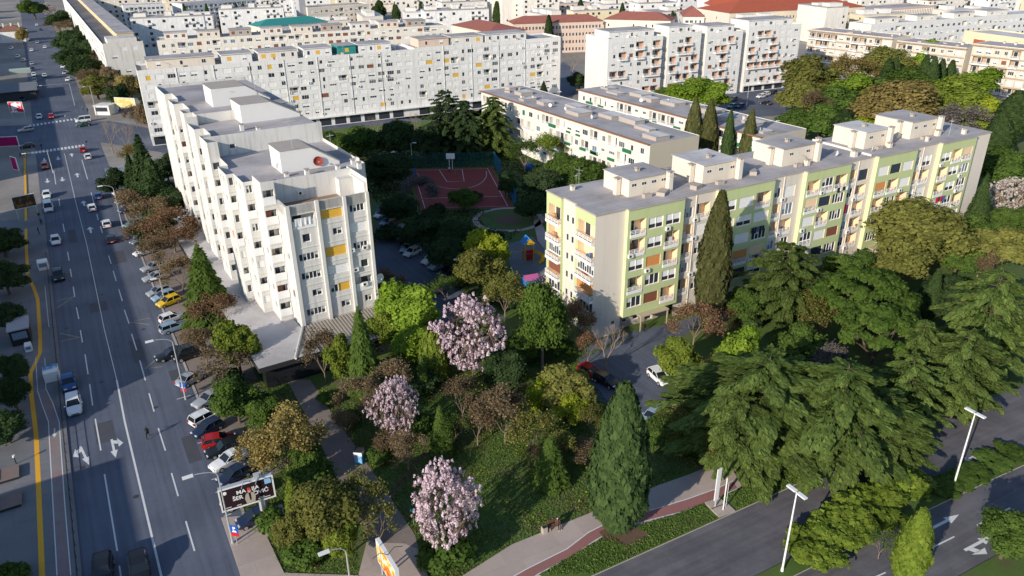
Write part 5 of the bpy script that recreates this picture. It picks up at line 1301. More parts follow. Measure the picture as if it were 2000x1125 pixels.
T = [
 # kind, u, v(top), h, half width px, leaf, label
 ('cyp', 1222, 752, 18, 58, 'cyp', 'big dense cypress beside the cycle path, foot in bare soil', PK, 0),
 ('cyp', 1411, 376, 22.5, 31, 'cypb', 'tall olive brown cypress in front of the green block', PK, 1),
 ('bloss', 918, 574, 13, 72, 'pink', 'largest pink blossom tree, in the middle of the park', PK, 0),
 ('bloss', 766, 734, 9.5, 50, 'pink', 'smaller pink blossom tree between brown shrubs', PK, 1),
 ('bloss', 862, 898, 12, 70, 'pink', 'pink blossom tree nearest the footway', PK, 2),
 ('shrub', 872, 1052, 3.4, 62, 'mid', 'dark green shrub under the nearest blossom tree', PK, 0),
 ('broad', 790, 562, 9.5, 66, 'bright', 'bright green tree at the right corner of the white block', PK, 2),
 ('willow', 842, 640, 8, 34, 'yew', 'drooping green tree left of the largest blossom tree', PK, 0),
 ('spruce', 698, 600, 13, 40, 'mid', 'dark pointed conifer in front of the ribbed roof', PK, 0),
 ('small', 656, 655, 8.5, 34, 'yew', 'light green rounded tree left of the dark pointed conifer', PK, 0),
 ('bud', 622, 642, 8.5, 42, 'bud', 'brown budding tree in front of the ribbed roof', PK, 1),
 ('bud', 700, 742, 6.5, 52, 'bud', 'brown budding shrub tree left of the smaller blossom tree', PK, 2),
 ('bud', 770, 700, 6.5, 48, 'bud', 'brown twiggy tree above the smaller blossom tree', PK, 0),
 ('bud', 792, 850, 5.0, 46, 'bud', 'brown shrub tree below the smaller blossom tree', PK, 1),
 ('spruce', 858, 790, 7, 26, 'mid', 'small green conifer between the blossom trees', PK, 1),
 ('spruce', 822, 692, 6, 16, 'mid', 'slim young conifer below the drooping tree', PK, 0),
 ('shrub', 815, 810, 3.2, 34, 'mid', 'grey green shrub beside the small conifer', PK, 1),
 ('bud', 985, 765, 7.5, 66, 'bud', 'wide brown bare-twigged tree behind the trail', PK, 2),
 ('bud', 930, 790, 6, 50, 'bud', 'low brown thicket tree left of the wide brown one', PK, 0),
 ('bud', 1035, 800, 6.5, 56, 'olive', 'olive brown thicket tree right of the wide brown one', PK, 1),
 ('spruce', 1075, 850, 6.5, 42, 'mid', 'thin green conifer in the grass left of the big cypress', PK, 0),
 ('broad', 1105, 722, 6.5, 58, 'olive', 'yellow green tree in front of the red car', PK, 1),
 ('small', 1048, 748, 5.0, 30, 'limey', 'bright yellow green bush tree left of the red car', PK, 1),
 ('small', 1120, 775, 4.5, 36, 'limey', 'yellow leaved bush below the red car', PK, 0),
 ('bud', 1160, 800, 4.5, 36, 'olive', 'low olive bush left of the big cypress top', PK, 0),
 ('broad', 1060, 556, 13.5, 46, 'pine', 'tall pine with bare pale trunk left of the green block', PK, 3),
 ('bud', 1118, 590, 7.5, 46, 'rust', 'russet tree at the near corner of the green block', PK, 2),
 ('bud', 1150, 650, 5.0, 34, 'rust', 'low russet shrub tree against the blank wall', PK, 0),
 ('bare', 1188, 628, 8, 58, 'grey', 'pale bare tree over the parked red car', PK, 0),
 ('broad', 948, 450, 9, 44, 'limey', 'lit yellow green tree beside the playground slide', CY, 1),
 ('broad', 935, 488, 8, 50, 'olive', 'olive green tree below the lit yellow green one', CY, 0),
 ('bud', 985, 535, 8, 48, 'olive', 'sunlit straw coloured tree behind the largest blossom tree', CY, 2),
 ('bud', 1362, 598, 6.5, 58, 'rust', 'orange brown tree at the foot of the tall cypress', PK, 2),
 ('bud', 1430, 590, 5, 34, 'rust', 'small orange brown tree right of the tall cypress foot', PK, 1),
 ('broad', 1444, 645, 9, 52, 'bright', 'fresh light green tree right of the white car', PK, 2),
 ('broad', 1330, 655, 8, 46, 'yew', 'yellowish green tree beside the white parked car', PK, 1),
 ('bud', 1400, 690, 7, 40, 'olive', 'olive tree between the two lighter green ones', PK, 0),
 ('cedar', 1505, 690, 13, 185, 'cedar', 'great cedar with layered boughs at the boulevard, left one', RG, 0),
 ('cedar', 1660, 708, 13, 185, 'cedar', 'great cedar with layered boughs at the boulevard, right one', RG, 1),
 ('pine', 1700, 530, 12, 92, 'pine', 'umbrella pine with rounded green crown, farther one', RG, 0),
 ('pine', 1725, 598, 11, 84, 'pine', 'umbrella pine with dark forked trunk, nearer one', RG, 1),
 ('cedar', 1548, 470, 14, 96, 'cedar', 'cedar in front of the green block, right of the tall cypress', RG, 2),
 ('deodar', 1812, 620, 12, 48, 'cedar', 'narrow drooping cedar right of the umbrella pines', RG, 0),
 ('cedar', 1962, 520, 15, 112, 'cedar', 'cedar with drooping boughs filling the right edge', RG, 1),
 ('cedar', 1900, 640, 12, 96, 'cedar', 'lower cedar above the tall lamp post', RG, 2),
 ('cedar', 1790, 690, 10, 88, 'cedar', 'smaller cedar between the great pair and the right edge', RG, 0),
 ('broad', 1806, 398, 13, 98, 'olive', 'big rounded olive green tree covering the green block end', RG, 3),
 ('broad', 1760, 470, 9, 66, 'olive', 'dark olive tree under the big rounded one', RG, 0),
 ('spruce', 1930, 338, 14, 30, 'cyp', 'pointed dark conifer past the far end of the green block', RG, 1),
 ('thin', 1834, 528, 9, 14, 'cyp', 'slim cypress between the big olive tree and the cedars', RG, 0),
 ('bloss', 1985, 345, 9, 50, 'cream', 'pale blossom tree cut by the right edge', RG, 1),
 ('broad', 1960, 440, 9, 62, 'olive', 'olive tree left of the right edge cedar', RG, 1),
 ('broad', 1660, 488, 8, 48, 'mid', 'mid green tree beside the entrance of the green block', RG, 2),
 ('bud', 1610, 575, 8, 62, 'olive', 'olive brown tree left of the umbrella pines', RG, 1),
 ('bud', 1620, 670, 6, 48, 'grey', 'grey twiggy tree under the umbrella pines', RG, 0),
 ('bud', 1925, 480, 6, 44, 'bud', 'brown bare tree in the dark gap near the right edge', RG, 2),
 ('broad', 1880, 470, 7, 44, 'mid', 'dark green tree right of the slim cypress', RG, 0),
 ('broad', 1560, 640, 7, 54, 'mid', 'dark rounded tree behind the left great cedar', RG, 1),
 ('cyp', 1806, 996, 9.5, 31, 'hedge', 'leaning light green cypress on the median at the bottom edge', 'median planting', 1),
 ('broad', 1985, 1000, 6, 56, 'mid', 'dark bush tree in the bottom right corner', 'median planting', 0),
 ('sparse', 1728, 1040, 3.4, 36, 'mid', 'thin sapling beside the leaning cypress', 'median planting', 0),
 ('bud', 1345, 800, 5, 58, 'olive', 'yellow brown thicket at the end of the block yard', PK, 2),
 ('bud', 1300, 815, 4, 42, 'mid', 'low green thicket right of the big cypress', PK, 1),
 ('bud', 1390, 850, 3.6, 50, 'olive', 'low twiggy bush beside the white sign posts', PK, 0),
 ('bud', 1405, 795, 4, 40, 'olive', 'straw coloured bush under the left great cedar', PK, 1),
 # bottom left
 ('broad', 632, 950, 7.5, 72, 'olive', 'golden olive tree left of the poster stand', PK, 3),
 ('bud', 700, 925, 7, 54, 'olive', 'sparse grey green tree leaning over the park path', PK, 1),
 ('sparse', 735, 990, 5, 56, 'olive', 'thin arching tree over the poster stand', PK, 0),
 ('bud', 545, 808, 8.5, 82, 'gold', 'large tawny budding tree above the billboard', PK, 2),
 ('broad', 592, 855, 6.0, 30, 'mid', 'dark green tree right of the tawny budding one', PK, 0),
 ('thin', 566, 935, 6.5, 16, 'yew', 'slim upright evergreen right of the billboard', PK, 0),
 ('broad', 452, 630, 8.5, 44, 'yew', 'bright topped evergreen left of the podium corner', AV, 1),
 ('broad', 452, 742, 6.5, 46, 'mid', 'dark laurel like tree beside the podium front', AV, 0),
 ('broad', 512, 775, 5.5, 36, 'mid', 'dark green tree at the head of the park path', AV, 2),
 ('sparse', 422, 690, 6, 64, 'bud', 'bare russet tree over the silver parked car', AV, 0),
 ('bare', 428, 740, 5, 34, 'grey', 'small pale bare tree beside the silver saloon', AV, 1),
 ('spruce', 384, 478, 14, 54, 'mid', 'big pointed conifer between parking strip and stepped block', AV, 0),
 ('bud', 325, 412, 8.5, 64, 'rust', 'reddish brown budding tree over the parking strip', AV, 2),
 ('bud', 410, 575, 7, 50, 'rust', 'sunlit russet tree below the big pointed conifer', AV, 1),
 ('bud', 300, 470, 7, 48, 'bud', 'dull brown tree beside the parked silver cars', AV, 0),
 ('spruce', 266, 262, 16, 36, 'dark', 'tall dark conifer by the crossroads, left of a pair', AV, 1),
 ('spruce', 287, 300, 14, 34, 'dark', 'tall dark conifer by the crossroads, right of a pair', AV, 0),
 ('broad', 300, 345, 9, 46, 'dark', 'dark rounded tree below the pair of conifers', AV, 1),
 ('bud', 255, 280, 8, 34, 'gold', 'yellow brown tree left of the dark conifer pair', AV, 0),
 ('bare', 205, 232, 10, 36, 'grey', 'bare dark tree on the corner of the crossroads, left one', AV, 0),
 ('bare', 238, 236, 10, 36, 'grey', 'bare dark tree on the corner of the crossroads, right one', AV, 1),
 ('broad', 247, 146, 11, 30, 'gold', 'golden tree at the end of the long white block', AV, 3),
 ('broad', 182, 148, 9, 34, 'olive', 'olive tree left of the white kiosk', AV, 0),
 ('broad', 222, 150, 8, 24, 'dark', 'dark brownish tree behind the white kiosk', AV, 2),
 ('broad', 130, 60, 12, 34, 'dark', 'dark tree mass against the street slab, nearest the far end', AV, 1),
 ('broad', 142, 92, 11, 36, 'dark', 'dark tree mass against the street slab, middle', AV, 0),
 ('broad', 158, 115, 10, 34, 'dark', 'dark tree mass against the street slab, nearer the kiosk', AV, 3),
 ('broad', 108, 22, 12, 28, 'dark', 'dark round tree at the far end of the street slab', AV, 2),
 ('bloss', 88, 5, 10, 20, 'cream', 'far pale pink blossom tree over the avenue', AV, 0),
 ('broad', 38, 55, 9, 12, 'gold', 'yellow tree left of the far avenue', AV, 0),
 ('broad', 60, 0, 10, 24, 'mid', 'green tree at the top left over the avenue', AV, 1),
 # left beds
 ('broad', -6, 445, 6, 46, 'dark', 'dark evergreen bush in the left bed, farthest', 'evergreens of the left beds', 0),
 ('broad', 0, 515, 6, 44, 'dark', 'dark evergreen bush in the left bed, by the tactile strip bend', 'evergreens of the left beds', 1),
 ('broad', 20, 695, 5, 26, 'dark', 'round dark evergreen just below the snack kiosk', 'evergreens of the left beds', 2),
 ('broad', 14, 740, 5, 34, 'dark', 'second dark evergreen below the snack kiosk', 'evergreens of the left beds', 3),
 ('broad', 0, 808, 4.5, 40, 'dark', 'dark evergreen above the wooden benches', 'evergreens of the left beds', 0),
 ('shrub', 15, 1105, 2.2, 34, 'mid', 'dark shrub in the bottom left corner', 'evergreens of the left beds', 0),
 ('broad', 8, 595, 5, 30, 'deep', 'very dark bush left of the snack kiosk roof', 'evergreens of the left beds', 1),
 # courtyard
 ('cedar', 868, 172, 19, 58, 'dark', 'tall dark courtyard cedar in front of the corner block', CY, 0),
 ('cedar', 905, 190, 17, 46, 'dark', 'dark courtyard cedar right of the tallest one', CY, 1),
 ('deodar', 962, 184, 17, 38, 'cedar', 'pointed courtyard cedar at the end of the low block', CY, 0),
 ('broad', 776, 232, 12, 46, 'dark', 'dark round tree in front of the shops', CY, 1),
 ('broad', 690, 248, 9, 50, 'mid', 'dull green tree beside the stepped block roof', CY, 0),
 ('bare', 728, 222, 10, 28, 'grey', 'bare tree in front of the shop row', CY, 1),
 ('bare', 808, 215, 10, 24, 'grey', 'bare tree left of the courtyard cedars', CY, 0),
 ('broad', 830, 240, 11, 40, 'deep', 'very dark tree at the left of the court fence', CY, 2),
 ('bud', 1080, 262, 10, 44, 'yew', 'feathery green tree before the low block balconies', CY, 0),
 ('bud', 1025, 270, 9, 36, 'mid', 'thin tree at the court end of the low block', CY, 1),
 ('broad', 1135, 312, 7, 48, 'mid', 'green bush tree below the low block end', CY, 0),
 ('broad', 1060, 330, 7, 40, 'deep', 'dark bush tree right of the ball court', CY, 1),
 ('broad', 760, 300, 9, 50, 'deep', 'dark tree right of the rooftop with the red dish', CY, 3),
 ('bud', 815, 345, 8, 44, 'grey', 'dark twiggy tree at the left of the court', CY, 2),
 ('broad', 905, 368, 5, 34, 'mid', 'green bush tree covering the near end of the court', CY, 0),
 ('broad', 820, 420, 7, 52, 'deep', 'dark tree mass above the parked cars', CY, 2),
 ('broad', 888, 436, 7, 44, 'deep', 'dark tree below the round path', CY, 3),
 ('broad', 775, 380, 7, 38, 'deep', 'dark tree beside the stepped block wall', CY, 0),
 ('broad', 880, 465, 7, 48, 'deep', 'dark tree left of the lit yellow green one', CY, 1),
 ('broad', 992, 335, 7, 22, 'dark', 'dark pine like tree over the right court fence', CY, 2),
 ('broad', 1040, 380, 6, 34, 'dark', 'dark tree between round path and green block', CY, 0),
 ('bud', 760, 530, 5, 40, 'rust', 'russet shrub tree at the right wall of the white block', CY, 0),
 ('bud', 870, 540, 5, 36, 'mid', 'green shrub tree beside the service road cars', CY, 1),
 ('bloss', 1075, 528, 6, 34, 'pink', 'small pink blossom tree touching the green block end', CY, 1),
 ('broad', 935, 600, 8, 50, 'mid', 'dark tree behind the largest blossom tree', PK, 1),
 ('broad', 1010, 640, 7, 40, 'mid', 'dark tree left of the tall pine trunk', PK, 0),
 # cypresses of the second low block
 ('cyp', 1360, 194, 20.3, 18, 'cypb', 'first of four cypresses in front of the second low block', 'row of four cypresses', 1),
 ('cyp', 1391, 196, 20.2, 19, 'cypb', 'second of four cypresses, broadest of the row', 'row of four cypresses', 0),
 ('cyp', 1429, 216, 19, 12, 'cyp', 'third of four cypresses, the slimmest', 'row of four cypresses', 1),
 ('cyp', 1470, 215, 19.4, 17, 'cypb', 'last of four cypresses, beside the beige roof end', 'row of four cypresses', 0),
 ('broad', 1350, 152, 9, 40, 'bright', 'vivid green tree behind the second low block, left half', UP, 0),
 ('broad', 1385, 158, 9, 38, 'bright', 'vivid green tree behind the second low block, right half', UP, 2),
 ('broad', 1310, 165, 7, 26, 'mid', 'darker green tree left of the vivid green pair', UP, 1),
 ('bare', 1118, 100, 11, 26, 'bud', 'purplish bare tree in the gap of the white blocks', UP, 0),
 ('broad', 1132, 140, 8, 20, 'dark', 'dark tree in the shaded gap of the white blocks', UP, 1),
 ('spruce', 1062, 158, 8, 12, 'dark', 'small dark conifer at the corner block wall', UP, 0),
 ('deodar', 1155, 145, 8, 12, 'cedar', 'small pale cedar at the blank side wall', UP, 0),
 # upper right garden
 ('broad', 1590, 108, 17, 50, 'olive', 'tall olive tree right of the white row', UP, 0),
 ('broad', 1568, 160, 11, 42, 'olive', 'olive tree beside the car park', UP, 1),
 ('bud', 1600, 180, 10, 34, 'bud', 'brown twiggy tree right of the car park', UP, 0),
 ('bud', 1670, 108, 13, 44, 'gold', 'straw yellow tree in front of the beige block', UP, 2),
 ('broad', 1660, 146, 12, 46, 'bright', 'vivid green tree left of the golden green one', UP, 2),
 ('broad', 1735, 94, 15, 44, 'olive', 'tall olive tree against the beige block', UP, 3),
 ('broad', 1812, 78, 16, 36, 'bright', 'tallest bright green tree against the beige block', UP, 1),
 ('broad', 1762, 160, 11, 62, 'gold', 'wide golden green tree behind the green block roof', UP, 3),
 ('broad', 1880, 150, 10, 52, 'yew', 'yellow green tree right of the wide golden one', UP, 0),
 ('broad', 1902, 134, 9, 44, 'bright', 'bright green tree below the brown shutters', UP, 2),
 ('broad', 1932, 182, 9, 42, 'limey', 'lime green tree near the grey shed roof', UP, 1),
 ('bud', 1885, 205, 8, 48, 'grey', 'grey twiggy tree behind the last roof room', UP, 2),
 ('broad', 1815, 185, 8, 30, 'bright', 'small bright tree behind the roof rooms', UP, 0),
 ('broad', 1690, 228, 8, 34, 'limey', 'lime green tree behind the fourth roof room', UP, 3),
 ('broad', 1610, 205, 11, 44, 'mid', 'dark green tree behind the end of the second low block', UP, 1),
 ('broad', 1640, 170, 10, 40, 'mid', 'mid green tree under the straw yellow one', UP, 0),
 ('thin', 1738, 115, 14, 11, 'cyp', 'slim cypress in the garden, leftmost', UP, 0),
 ('thin', 1752, 112, 14, 10, 'cyp', 'slim cypress in the garden, second from left', UP, 0),
 ('thin', 1812, 108, 15, 10, 'cyp', 'slim cypress under the tallest bright tree', UP, 0),
 ('thin', 1828, 112, 15, 10, 'cyp', 'slim cypress right of the tallest bright tree', UP, 0),
 ('thin', 1862, 118, 12, 9, 'cyp', 'short slim cypress before the tan balconies', UP, 0),
 ('thin', 1843, 116, 13, 9, 'cyp', 'slim cypress between two others at the beige block', UP, 0),
 ('broad', 1985, 142, 8, 24, 'mid', 'dark round tree near the right edge balconies', UP, 1),
 ('cyp', 1992, 178, 15, 26, 'cyp', 'tall dark cypress cut by the right edge', UP, 1),
 ('cyp', 1962, 222, 13, 24, 'cyp', 'dark cypress left of the right edge one', UP, 0),
 ('broad', 1945, 290, 9, 48, 'mid', 'dark green tree at the far corner of the green block', UP, 2),
 ('broad', 1995, 300, 10, 44, 'mid', 'dark tree above the pale blossom tree', UP, 0),
 ('broad', 1690, 190, 9, 32, 'mid', 'dark tree between the vivid and golden ones', UP, 1),
 ('broad', 1632, 33, 9, 14, 'olive', 'round olive tree in front of the red roofed hall', UP, 1),
 ('broad', 1688, 32, 10, 10, 'dark', 'dark round tree at the end of the red roofed hall', UP, 2),
 ('cedar', 1838, 6, 13, 24, 'dark', 'dark cedar above the long pale slab', UP, 0),
 ('cedar', 1898, 0, 12, 18, 'dark', 'dark cedar near the top right corner', UP, 1),
 ('spruce', 1759, 42, 9, 6, 'dark', 'small dark conifer on the pale slab front', UP, 0),
 ('broad', 215, 330, 7, 30, 'deep', 'dark bush tree right of the glass bus shelter', AV, 0),
 ('bud', 255, 370, 8, 44, 'bud', 'dark brown twiggy tree below the conifer pair', AV, 0),
 ('bud', 290, 385, 8, 48, 'bud', 'dull brown tree between conifer pair and russet tree', AV, 1),
 ('broad', 330, 372, 7.5, 38, 'deep', 'dark tree against the stepped block wall', AV, 2),
 ('bud', 355, 440, 7, 44, 'rust', 'russet brown tree touching the podium edge', AV, 0),
 ('broad', 300, 425, 6, 40, 'deep', 'dark low tree behind the teal grey parked car', AV, 3),
 ('bud', 345, 505, 6.5, 44, 'bud', 'brown bare tree left of the big pointed conifer', AV, 2),
 ('broad', 318, 300, 8, 34, 'deep', 'dark tree below the corner of the long block', AV, 1),
 ('spruce', 248, 300, 11, 24, 'dark', 'smaller dark conifer left of the conifer pair', AV, 1),
 ('bud', 390, 640, 6, 46, 'bud', 'brown tree behind the big black van', AV, 0),
 ('bud', 265, 430, 6, 34, 'bud', 'bare brown tree over the teal grey parked car', AV, 1),
 ('broad', 172, 78, 9, 26, 'deep', 'dark tree at the foot of the street slab', AV, 0),
 ('broad', 185, 118, 8, 28, 'deep', 'dark tree in the shade of the street slab', AV, 1),
 ('broad', 150, 60, 9, 24, 'deep', 'deep green tree high along the street slab', AV, 2),
 ('bud', 120, 40, 10, 24, 'bud', 'brownish tree along the street slab top', AV, 1),
 ('bud', 170, 135, 7, 26, 'bud', 'bare brown tree above the olive tree by the kiosk', AV, 2),
 ('bud', 900, 745, 6, 48, 'bud', 'brown thicket tree under the largest blossom tree', PK, 0),
 ('bud', 1100, 840, 5, 40, 'olive', 'brown olive thicket left of the big cypress', PK, 0),
 ('bud', 880, 810, 5.5, 40, 'mid', 'green thicket between blossom trees and conifer', PK, 1),
 ('broad', 985, 690, 6.5, 44, 'dark', 'dark tree right behind the largest blossom tree', PK, 2),
 ('broad', 745, 610, 6.5, 36, 'yew', 'yellow green bush tree at the ribbed roof end', PK, 0),
 ('broad', 805, 640, 6, 42, 'bright', 'lower bright green tree under the white block corner', PK, 3),
 ('bud', 672, 800, 5, 32, 'bud', 'tawny twigs at the right side of the park path', PK, 0),
 ('bud', 582, 815, 6, 30, 'gold', 'tawny bush right of the large tawny tree', PK, 1),
 ('bud', 500, 845, 6, 46, 'gold', 'tawny lower tree beside the white saloon', PK, 2),
 ('broad', 560, 1000, 5, 34, 'olive', 'olive bush tree right of the billboard pole', PK, 1),
 ('broad', 660, 1025, 4.5, 36, 'yew', 'yellow green lower tree left of the poster stand', PK, 2),
 ('broad', 1460, 560, 7, 44, 'mid', 'dark green tree right of the tall cypress trunk', RG, 1),
 ('broad', 1740, 560, 8, 52, 'dark', 'dark tree behind the umbrella pines', RG, 2),
 ('broad', 1850, 540, 7, 46, 'dark', 'dark tree right of the slim cypress by the cedars', RG, 3),
 ('broad', 1700, 520, 7, 50, 'mid', 'mid green tree under the big olive tree', RG, 1),
 ('broad', 1900, 420, 8, 44, 'mid', 'green tree behind the pointed dark conifer', RG, 0),
 ('cedar', 1450, 770, 9.5, 100, 'cedar', 'lower cedar spreading left of the great pair', RG, 2),
 ('cedar', 1745, 770, 9, 95, 'cedar', 'lower cedar spreading over the road at the right great cedar', RG, 2),
 ('deodar', 1600, 720, 11, 56, 'cedar', 'drooping cedar between the two great cedars', RG, 0),
 ('broad', 1900, 560, 8, 54, 'dark', 'dark tree mass left of the right edge cedar', RG, 1),
 ('broad', 1980, 400, 8, 36, 'mid', 'green tree below the pale blossom tree', RG, 2),
 ('broad', 1700, 150, 11, 40, 'mid', 'mid green tree between straw yellow and tall olive', UP, 2),
 ('broad', 1780, 130, 11, 40, 'mid', 'green tree behind the wide golden one', UP, 0),
 ('broad', 1850, 175, 9, 46, 'yew', 'yellow green tree before the slim cypresses', UP, 1),
 ('broad', 1560, 215, 9, 34, 'mid', 'dark green tree right of the satellite dish roof', UP, 3),
 ('broad', 1640, 215, 9, 40, 'dark', 'dark tree behind the third roof room', UP, 1),
 ('broad', 1735, 200, 8, 40, 'gold', 'lower golden tree behind the roof rooms', UP, 3),
 ('broad', 1905, 235, 8, 36, 'limey', 'lime tree right of the grey twiggy one', UP, 1),
 ('broad', 1095, 300, 7, 34, 'mid', 'green tree under the low block balconies', CY, 1),
 ('broad', 1160, 320, 6, 34, 'yew', 'lit green bush tree at the sandy end wall', CY, 2),
 ('broad', 640, 258, 8, 34, 'mid', 'green tree peeping over the middle roof of the white block', CY, 3),
]
for row in T:
    kind, u, v, h, rp, lk, lb, gr, va = row
    tree(kind, u, v, h, rp, lk, lb, group=gr, var=va, trunk=TRUNKL if kind in ('bare',) or 'pale' in lb else None)
rl_ = random.Random(8)
for k in range(30):
    s = 172 + k * 13 + rl_.uniform(-4, 4); q = st(s, SW + 12 + rl_.uniform(-3, 9) + s * .008)
    tree_at('broad' if k % 3 else 'bud', q, rl_.uniform(7, 11), rl_.uniform(3.6, 5.2), rl_.choice(('deep', 'dark', 'dark', 'bud')), 'street tree in the dark row between the avenue and the slab along it', 'dark row of street trees')
# far cypresses among the roofs, each where the photograph shows one
fc = [(337, 66, 17, 9, 'lone cypress before the cream row'), (345, 26, 17, 5, 'slim cypress left of the cypress pair'), (358, 8, 18, 5, 'slim cypress right of the cypress pair'), (322, 24, 14, 15, 'broad dark tree beside the slim cypress pair'), (402, 8, 17, 5, 'single cypress before the balconied block'), (430, 22, 17, 6, 'leftmost cypress of the far clump'), (447, 10, 19, 7, 'second cypress of the far clump'), (460, 6, 20, 6, 'tallest cypress of the far clump'), (474, 8, 20, 7, 'fourth cypress of the far clump'), (486, 22, 15, 6, 'rightmost cypress of the far clump'),
      (522, 2, 18, 4, 'cypress left of the teal roof'), (552, 14, 13, 3, 'thin cypress above the teal roof'), (820, 52, 12, 5, 'cypress on the roof line of the cream row'), (772, 3, 15, 8, 'cypress pair left half near the yellow house'), (797, 8, 14, 5, 'cypress right of the yellow house'), (820, 2, 15, 4, 'cypress beside the pale gabled houses'), (893, 14, 14, 5, 'cypress left of the brown tiled house'), (970, 3, 16, 8, 'cypress right of the yellow block'), (982, 2, 16, 7, 'second cypress right of the yellow block'), (962, 42, 13, 6, 'cypress at the brown tiled roof'), (1072, 30, 19, 9, 'lone dark cypress before the pinkish row'),
      (1086, 0, 16, 7, 'cypress over the purple roof'), (1134, 0, 17, 9, 'dark cypress behind the pinkish row'), (1205, 0, 15, 7, 'cypress behind the corner house'), (1216, 6, 14, 6, 'cypress right behind the corner house'), (1275, 0, 15, 6, 'cypress over the red corner roof'), (1314, 22, 16, 6, 'cypress left of the tall house'), (1330, 16, 17, 6, 'cypress touching the tall house'), (1190, 10, 12, 7, 'short cypress behind the dull red roof'), (1026, 16, 11, 6, 'short dark cypress left of the lone one'), (1052, 14, 10, 6, 'round dark cypress left of the lone one'), (430, 82, 11, 7, 'short cypress on the attic of the cream row'),
      (690, 12, 14, 7, 'cypress before the pale lift tower'), (714, 14, 13, 10, 'bushy dark tree before the cream block'), (740, 0, 16, 14, 'dark wood patch near the top edge')]
for u, v, h, rp, lb in fc: tree('thin' if rp < 12 else 'broad', u, v, h, rp, 'dark' if rp > 8 else 'cyp', lb, group='far cypresses among the roofs', var=1)
# hedge on the median, bay by bay, and low undergrowth bushes
hl = [((1575, 1062), 2.6), ((1600, 1040), 2.8), ((1625, 1046), 2.6), ((1640, 1010), 3.0), ((1668, 1000), 3.2), ((1690, 1010), 2.8), ((1708, 975), 3.2), ((1735, 968), 3.2), ((1752, 940), 3.4), ((1775, 948), 3.0), ((1600, 1085), 2.2), ((1660, 1040), 2.4), ((1725, 1000), 2.4)]
for i, ((u, v), h) in enumerate(hl):
    p = G(u, v, h * .5); tree_at('hedge', p, h, 1.9, 'hedge', 'one bush of the bright green hedge on the median', 'hedge on the boulevard median')
lowb = [(1840, 955), (1870, 945), (1905, 928), (1940, 905), (1975, 890)]
for u, v in lowb: tree_at('hedge', G(u, v), .9, 1.6, 'mid', 'low clipped bush along the right end of the median', 'low median bushes')
ug = [(640, 790, 'mid'), (680, 830, 'mid'), (740, 900, 'mid'), (775, 880, 'bud'), (830, 760, 'dark'), (880, 860, 'bud'), (1050, 900, 'bud'), (1100, 870, 'mid'), (1130, 900, 'bud'), (860, 700, 'dark'), (1040, 700, 'dark'), (1085, 690, 'mid'), (980, 720, 'dark'), (1290, 860, 'mid'),
      (1330, 880, 'olive'), (1370, 760, 'dark'), (1430, 780, 'dark'), (1460, 640, 'dark'), (1500, 620, 'mid'), (1580, 600, 'dark'), (1640, 560, 'dark'), (1700, 640, 'dark'), (1760, 640, 'dark'), (1850, 600, 'dark'), (1880, 560, 'mid'), (1950, 600, 'dark'), (590, 900, 'dark'), (610, 940, 'mid'), (560, 890, 'dark'), (545, 1040, 'mid'), (600, 1090, 'mid'), (500, 800, 'dark'), (450, 760, 'dark'), (525, 800, 'dark'),
      (750, 660, 'mid'), (720, 690, 'dark'), (790, 660, 'dark'), (900, 560, 'dark'), (960, 590, 'dark'), (1020, 600, 'dark'), (1090, 620, 'rust'), (760, 470, 'deep'), (800, 480, 'deep'), (850, 420, 'deep'), (930, 390, 'dark'), (970, 470, 'dark'), (1100, 350, 'mid'), (1150, 350, 'mid'), (740, 360, 'deep'), (700, 300, 'deep'), (640, 290, 'deep'), (1300, 300, 'dark'), (1600, 250, 'mid'), (1660, 240, 'mid')]
PLN = {'mid': 'green', 'bud': 'brown twiggy', 'dark': 'dark green', 'deep': 'very dark', 'olive': 'olive', 'rust': 'russet'}
def place_words(u, v):
    near = [((640, 720), 'the podium front'), ((925, 700), 'the largest blossom tree'), ((766, 800), 'the smaller blossom tree'), ((870, 990), 'the nearest blossom tree'), ((1220, 900), 'the big cypress'), ((1185, 720), 'the red parked car'), ((1290, 740), 'the white parked car'), ((1500, 800), 'the left great cedar'), ((1660, 800), 'the right great cedar'), ((1690, 660), 'the umbrella pines'), ((1400, 600), 'the tall cypress'), ((545, 900), 'the billboard'), ((740, 1080), 'the poster stand'),
            ((470, 720), 'the laurel like tree'), ((895, 370), 'the ball court'), ((995, 428), 'the round path'), ((790, 470), 'the service road cars'), ((740, 520), 'the white block corner'), ((1160, 560), 'the blank beige wall'), ((680, 250), 'the roof aerials'), ((1150, 290), 'the low block end'), ((1850, 480), 'the big olive tree'), ((1930, 650), 'the right edge cedars'), ((1620, 230), 'the roof rooms'), ((1110, 790), 'the yellow green tree'), ((985, 830), 'the wide brown tree'), ((1550, 560), 'the mid cedar'), ((1330, 850), 'the block yard end')]
    n = min(near, key=lambda q: (q[0][0] - u) ** 2 + (q[0][1] - v) ** 2); dx, dy = u - n[0][0], v - n[0][1]
    s_ = ('right of ' if dx > 0 else 'left of ') if abs(dx) > abs(dy) else ('below ' if dy > 0 else 'above ')
    return s_ + n[1]
SEEN = {}
def uniq(lb):
    if lb not in SEEN: SEEN[lb] = 1; return lb
    SEEN[lb] += 1
    return uniq(lb + (', a little farther on', ', last of three')[min(SEEN[lb], 3) - 2])
r7 = random.Random(4)
for i, (u, v, lk) in enumerate(ug):
    h = r7.uniform(1.6, 3.2); lb = uniq(f"low {PLN[lk]} bush {place_words(u, v)}")
    tree_at('shrub' if lk not in ('bud', 'rust') else 'bud', G(u, v), h, h * r7.uniform(.75, 1.1), lk, lb, 'undergrowth bushes')
